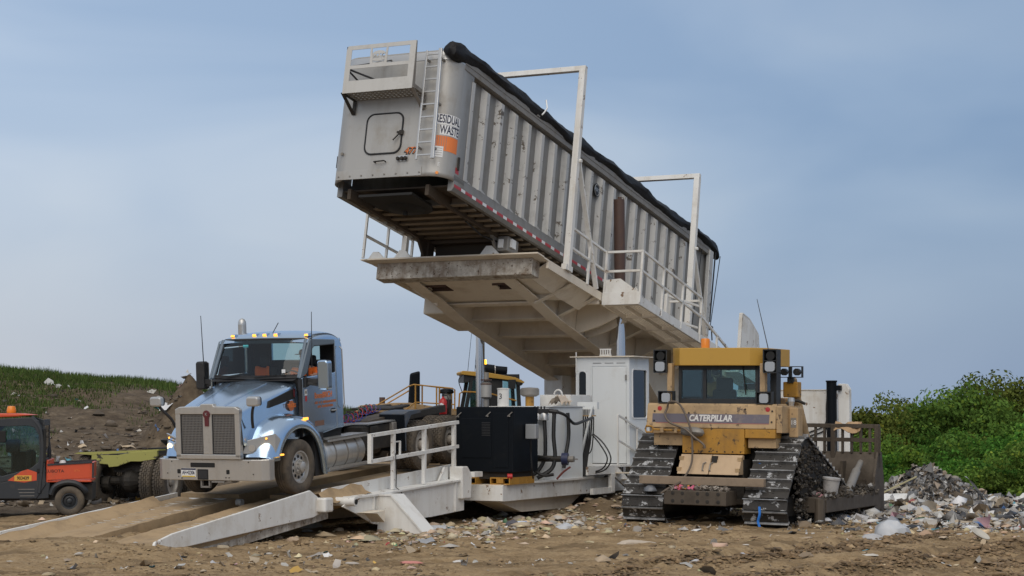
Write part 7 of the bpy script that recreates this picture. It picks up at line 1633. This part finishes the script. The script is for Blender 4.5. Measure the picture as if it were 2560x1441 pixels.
# ================================================================== litter (masses) and single pieces
PAL = np.array([(.72, .72, .71), (.62, .61, .58), (.50, .47, .42), (.70, .70, .72), (.40, .32, .22), (.30, .22, .14), (.46, .36, .24), (.06, .06, .065), (.03, .03, .035), (.30, .31, .33), (.20, .19, .18), (.50, .44, .36), (.10, .22, .5), (.08, .32, .42), (.55, .08, .08), (.62, .38, .08), (.10, .30, .14), (.62, .36, .40), (.42, .38, .34), (.56, .54, .50)])
PW = np.array([12, 9, 7, 9, 8, 6, 8, 2.5, 2, 3, 4, 8, 1.3, 1.4, 1.1, 1, .8, 1, 7, 8]); PW = PW / PW.sum()
def litter(name, xs, ys, sz, label, lift=0., zfun=None, tilt=.5, pal=PAL, pw=PW):
    n = len(xs); z = hgt(xs, ys) if zfun is None else zfun
    G = 3; u, v = np.meshgrid(np.linspace(-1, 1, G), np.linspace(-1, 1, G)); u = u.ravel(); v = v.ravel(); m_ = G * G
    P = np.zeros((n, m_, 3)); P[..., 0] = u * rng.uniform(.55, 1.1, (n, 1)) + rng.normal(0, .14, (n, m_)); P[..., 1] = v * rng.uniform(.35, .9, (n, 1)) + rng.normal(0, .14, (n, m_)); P[..., 2] = rng.normal(0, .26, (n, m_))
    P *= sz[:, None, None]
    ax, ay, az = rng.normal(0, tilt, n), rng.normal(0, tilt, n), rng.uniform(0, 6.28, n)
    cx_, sx_ = np.cos(ax)[:, None], np.sin(ax)[:, None]; Yy = P[..., 1] * cx_ - P[..., 2] * sx_; Zz = P[..., 1] * sx_ + P[..., 2] * cx_; Xx = P[..., 0]
    cy_, sy_ = np.cos(ay)[:, None], np.sin(ay)[:, None]; X2 = Xx * cy_ + Zz * sy_; Z2 = -Xx * sy_ + Zz * cy_
    cz_, sz_ = np.cos(az)[:, None], np.sin(az)[:, None]; X3 = X2 * cz_ - Yy * sz_; Y3 = X2 * sz_ + Yy * cz_
    V = np.stack([X3 + xs[:, None], Y3 + ys[:, None], Z2 + (z + sz * .22 + lift)[:, None]], 2)
    F = np.array([(i * G + j, i * G + j + 1, (i + 1) * G + j + 1, (i + 1) * G + j) for i in range(G - 1) for j in range(G - 1)])
    me = bpy.data.meshes.new(name); me.vertices.add(n * m_); me.vertices.foreach_set('co', V.astype('f4').ravel()); FF = (F[None] + (np.arange(n) * m_)[:, None, None]).reshape(-1, 4)
    me.loops.add(FF.size); me.loops.foreach_set('vertex_index', FF.ravel().astype('i4')); me.polygons.add(len(FF)); me.polygons.foreach_set('loop_start', np.arange(0, FF.size, 4, dtype='i4')); me.polygons.foreach_set('loop_total', np.full(len(FF), 4, 'i4')); me.polygons.foreach_set('use_smooth', rng.random(len(FF)) < .5); me.update()
    c = pal[rng.choice(len(pal), n, p=pw)] * (1 + .12 * rng.normal(size=(n, 1))); c = c * rng.uniform(.7, 1.1, (n, 1)); c = np.clip(c, .01, .8)
    at = me.color_attributes.new('Col', 'FLOAT_COLOR', 'CORNER'); at.data.foreach_set('color', np.repeat(np.concatenate([c, np.ones((n, 1))], 1), len(F) * 4, 0).astype('f4').ravel())
    me.materials.append(m_litter); o = bpy.data.objects.new(name, me); C.objects.link(o); o['kind'] = 'stuff'; o['label'] = label; o['category'] = 'litter'; return o
m_litter = mat('litter_colours', (1, 1, 1), .6, attr=True, vary=.35)
# dense field on the right
n = 30000; xs = rng.uniform(3.5, 16, n); ys = rng.uniform(29.5, 47.5, n)
edge = 33.6 + .9 * np.sin(xs * 1.1) - .25 * (xs - 7)
dens = np.clip(smooth(edge - 1.2, edge + 2.2, ys) * smooth(4.6, 7.5, xs + (ys - 36) * .2) * (.55 + .8 * fbm(xs * .8, ys * .8, 2, 170)), 0, 1); dens = np.maximum(dens, .9 * smooth(39, 41, ys) * smooth(5, 7, xs))
k = rng.random(n) < dens; xs, ys = xs[k], ys[k]; n = len(xs)
litter('litter_field', xs, ys, np.clip(rng.lognormal(-2.95, .55, n), .02, .26), 'dense field of torn plastic, paper and scraps at the right')
# thinner scatter by the machines
n = 4200; xs = rng.uniform(-8, 9, n); ys = rng.uniform(25, 38, n)
du = (xs - T0.x) * UU.x + (ys - T0.y) * UU.y; dv = (xs - T0.x) * VV.x + (ys - T0.y) * VV.y
dens = np.clip(.05 + .45 * np.exp(-((dv - 2.1) / 1.0) ** 2) + .35 * smooth(31.5, 34.5, ys) * smooth(0, 2, xs) * smooth(36, 34.8, ys), 0, 1) * (dv > 1.0)
dens = np.maximum(dens, .045); k = (rng.random(n) < dens) & ~((dv > -3.2) & (dv < .6) & (du > -11)); xs, ys = xs[k], ys[k]; n = len(xs)
litter('scattered_litter', xs, ys, np.clip(rng.lognormal(-3.1, .5, n), .015, .15), 'loose scraps of paper and plastic scattered over the dirt')
n = 3200; xs = rng.uniform(-17, -5, n); ys = rng.uniform(42, 60, n); k = rng.random(n) < np.clip(.5 + .8 * fbm(xs * .5, ys * .5, 2, 181) - .6 * smooth(49, 56, ys), .03, 1); xs, ys = xs[k], ys[k]; n = len(xs)
litter('berm_litter', xs, ys, np.clip(rng.lognormal(-2.6, .45, n), .03, .28), 'pale scraps of litter on the face of the berm')
n = 420; xs = rng.uniform(5.5, 15.5, n); ys = rng.uniform(33.5, 46.5, n); k = (ys > 34.6 - .2 * (xs - 7)); xs, ys = xs[k], ys[k]; n = len(xs)
c = PAL[rng.choice([0, 1, 3, 7, 8, 9, 10, 18], n, p=[.2, .12, .15, .16, .14, .1, .08, .05])] * rng.uniform(.7, 1.05, (n, 1))
stones('bagged_rubbish', xs, ys, np.clip(rng.lognormal(-2.35, .4, n), .05, .24), c, mat('bag_film_colours', (1, 1, 1), .4, attr=True, bump=.6, bscale=14), .35, 'burst bags and bundles lying all through the litter field')
# rubbish heap
hp = empty('rubbish_heap', (wx(2310, 43.5), 43.5, 0)); hp.location.z = H(hp.location.x, 43.5); tag(hp, 'heap of torn black and grey plastic rubbish in front of the trees', 'rubbish heap')
rows = []
for i in range(13):
    rr = 1.12 * (1 - i / 12) + .02; row = []
    for j in range(33):
        t = 2 * math.pi * j / 32; k_ = 1 + .16 * math.sin(3 * t + 1) + .1 * math.sin(5 * t + i)
        row.append((rr * k_ * math.cos(t), rr * k_ * .8 * math.sin(t), -.1 + .88 * (i / 12) ** .8 + .05 * math.sin(7 * t + i * 2)))
    rows.append(row)
MB().grid(rows).build('core', mat('dark_rubbish', (.04, .038, .036), .6, dirt=((.18, .15, .12), .5, 6.), bump=.8, bscale=12), hp, smooth=60)
n = 6500; t = rng.uniform(0, 6.28, n); q = np.sqrt(rng.random(n)); kx = 1 + .16 * np.sin(3 * t + 1); xs = hp.location.x + 1.2 * q * kx * np.cos(t); ys = hp.location.y + .95 * q * kx * np.sin(t)
pal2 = np.array([(.03, .03, .035), (.10, .10, .11), (.30, .30, .31), (.62, .62, .62), (.34, .27, .2), (.2, .16, .12), (.5, .46, .4), (.1, .25, .4)]); pw2 = np.array([5, 4, 6, 9, 6, 4, 8, .6]); pw2 /= pw2.sum()
o = litter('heap_scraps', xs, ys, np.clip(rng.lognormal(-3.2, .55, n), .02, .20), '', 0., hgt(xs, ys) + .80 * np.clip(1 - q, 0, 1) ** .8, .9, pal2, pw2)
M_ = o.matrix_world.copy(); o.parent = hp; o.matrix_parent_inverse = Matrix.Translation(hp.location).inverted(); del o['label']; del o['category']
MB().beam((-1.5, -.5, .05), (-.35, -.7, .62), .09, .03).build('plank', mat('pale_plank', (.42, .38, .22), .7), hp)
rows = [[(-1.7 + i * .22, -.75 - .12 * j, .04 + .10 * abs(math.sin(i * 1.3 + j)) + .12 * (j < 2)) for j in range(5)] for i in range(6)]
MB().grid(rows).build('white_sheet', m_whitev, hp, smooth=60)
rows = [[(.75 + .11 * i + .05 * j, -.5 + .02 * j, .62 - .105 * i + .05 * math.sin(i + j) - .05 * j) for j in range(4)] for i in range(7)]
MB().grid(rows).build('pale_bag', mat('pale_film', (.42, .44, .46), .4), hp, smooth=60)

# ---- single pieces one can point at
def at_ground(px, py):
    Y = 4800 * CAM_H / (py - 1020); return Vector((wx(px, Y), Y, H(wx(px, Y), Y)))
def gp(px, py, dz_=0): p = at_ground(px, py); return Matrix.Translation((p.x, p.y, p.z + dz_))
m_bagw = mat('milky_plastic_film', (.50, .52, .55), .35, vary=.12, bump=.4, bscale=10)
crumple('plastic_bag', (.30, .22, .24), m_bagw, gp(2228, 1334), 21, 'large stuffed milky white plastic bag on the dirt at the right', 'bag')
crumple('plastic_bag', (.20, .16, .09), mat('grey_white_film', (.46, .46, .47), .45, vary=.2), gp(2176, 1350), 22, 'flat greyish plastic bag against the large stuffed white bag', 'bag')
crumple('plastic_bag', (.13, .10, .06), mat('black_film', (.02, .02, .022), .3), gp(2124, 1323), 23, 'small black plastic bag beside the bulldozer blade', 'bag')
crumple('plastic_bag', (.22, .16, .14), m_bagw, gp(2300, 1282), 24, 'domed white plastic bag in the litter field', 'bag')
crumple('plastic_bag', (.30, .22, .08), mat('thin_clear_film', (.55, .57, .60), .3, vary=.15), gp(1100, 1317), 25, 'thin clear plastic sheet at the foot of the white stabiliser', 'bag')
crumple('paper_heap', (.34, .14, .07), mat('beige_paper', (.52, .44, .35), .8, vary=.2), gp(1590, 1360), 26, 'torn beige paper sack flattened on the dirt before the bulldozer', 'sack')
crumple('grey_bundle', (.13, .11, .10), mat('slate_cloth', (.10, .10, .12), .8), gp(1283, 1314, .04), 27, 'dark grey cloth bundle beside a blue and white packet', 'bundle')
crumple('white_packet', (.20, .13, .10), m_bagw, gp(1415, 1322), 28, 'crumpled white packet on the stones left of the bulldozer track', 'packet')
crumple('foil_wrapper', (.13, .10, .08), mat('printed_foil', (.55, .58, .66), .35, chips=((.06, .10, .42), .75, 6), dirt=((.75, .55, .08), .3, 7)), gp(1856, 1398), 29, 'blue, white and yellow snack wrapper in the wheel rut', 'wrapper')
def cyl_item(name, r, L, m, px, py, rz, label, cat, prof=None, cap=None, tilt=0):
    t = empty(name); t.matrix_world = gp(px, py, r * .9) @ Matrix.Rotation(R(rz), 4, 'Z') @ Matrix.Rotation(R(tilt), 4, 'Y'); tag(t, label, cat)
    MB().lathe(prof or [(0, -L / 2), (r * .9, -L / 2), (r, -L / 2 + .01), (r, L * .22), (r * .45, L * .38), (r * .4, L * .5)], (0, 0, 0), 'x', 16).build('shell', m, t, smooth=40)
    if cap: MB().lathe([(r * .5, L * .46), (r * .5, L * .56), (0, L * .56)], (0, 0, 0), 'x', 12).build('cap', cap, t)
    return t
cyl_item('plastic_bottle', .055, .28, mat('clear_pet', (.55, .60, .66), .15), 990, 1322, -25, 'crushed clear plastic bottle lying before the white stabiliser foot', 'bottle', cap=m_navy)
cyl_item('plastic_packet', .05, .24, mat('blue_white_print', (.55, .60, .70), .4, chips=((.03, .09, .35), .95, 9)), 1308, 1312, 8, 'blue and white packet beside the dark grey bundle', 'packet', cap=m_navy)
cyl_item('paper_cup', .06, .16, mat('cup_print', (.50, .50, .50), .6, chips=((.30, .12, .08), .9, 8)), 1731, 1412, 60, 'squashed paper cup in the dirt at the bottom edge', 'cup', prof=[(0, -.07), (.05, -.07), (.07, .09), (.062, .09), (.045, -.05)])
t = empty('foam_tray'); t.matrix_world = gp(2442, 1350, .10) @ Matrix.Rotation(R(-10), 4, 'Z') @ Matrix.Rotation(R(30), 4, 'Y') @ Matrix.Rotation(R(16), 4, 'X'); tag(t, 'oval white foam tray tilted on the dirt at the right', 'tray')
MB().lathe([(0, .0), (.11, .0), (.155, .035), (.165, .035), (.17, .028), (.12, -.012), (0, -.012)], (0, 0, 0), 'z', 26).build('dish', mat('dirty_foam', (.52, .49, .43), .8, vary=.25), t, smooth=40)
crumple('dark_cloth', (.13, .08, .06), mat('navy_cloth', (.02, .022, .04), .9), gp(2436, 1328), 31, 'dark navy cloth right behind the white foam tray', 'cloth')
o = MB().path(crv([(0, 0, .02), (.15, .05, .05), (.3, -.04, .02), (.42, .06, .03), (.52, -.05, .02)]), .014, 5).build('yellow_strap', mat('yellow_plastic', (.62, .52, .10), .5), None); o.matrix_world = gp(2118, 1362); tag(o, 'thin yellow plastic strap on the dirt near the milky bag', 'strap')
for i, (px, py, c, lb) in enumerate(((1900, 1372, (.5, .47, .42), 'pale'), (1150, 1404, (.62, .60, .58), 'white'), (1030, 1408, (.60, .25, .22), 'pink'), (880, 1402, (.48, .44, .40), 'grey'), (2170, 1388, (.58, .55, .5), 'cream'), (2320, 1375, (.5, .48, .45), 'drab'))):
    crumple('paper_scrap', (random.uniform(.10, .16), .05, .03), mat('scrap_%s' % lb, c, .8, vary=.2), gp(px, py), 40 + i, '%s flattened paper scrap lying alone on the open dirt' % lb, 'scrap', n=6)
# rocks
def rock(px, py, s, seed, c, label, group=None):
    o = crumple('rock', (s, s * .8, s * .62), mat('rock_%d' % seed, c, .9, vary=.2, bump=.5, bscale=14), gp(px, py), seed, label, 'rock', n=7, group=group); return o
rock(772, 1318, .25, 61, (.50, .45, .38), 'big smooth pale boulder under the end of the white ramp plate')
rock(2090, 1300, .20, 62, (.26, .20, .14), 'round brown boulder under the bulldozer push arm')
rock(480, 1355, .17, 63, (.36, .26, .16), 'brown rock between the two approach ramps')
rock(428, 1362, .15, 64, (.40, .34, .26), 'grey tan rock at the left between the approach ramps')
for i, (px, py, s) in enumerate(((650, 1330, .10), (700, 1345, .09), (735, 1352, .12), (850, 1330, .09), (905, 1338, .08), (1010, 1345, .10), (1060, 1338, .09), (1140, 1330, .10), (1210, 1322, .09), (1350, 1318, .10), (1460, 1325, .09), (1520, 1330, .08), (560, 1372, .10), (600, 1360, .09))):
    rock(px, py, s, 70 + i, (.42 + .03 * math.sin(i), .335, .235), 'fist sized tan stone among the gravel in front of the tipper', 'loose stones in front of the tipper')
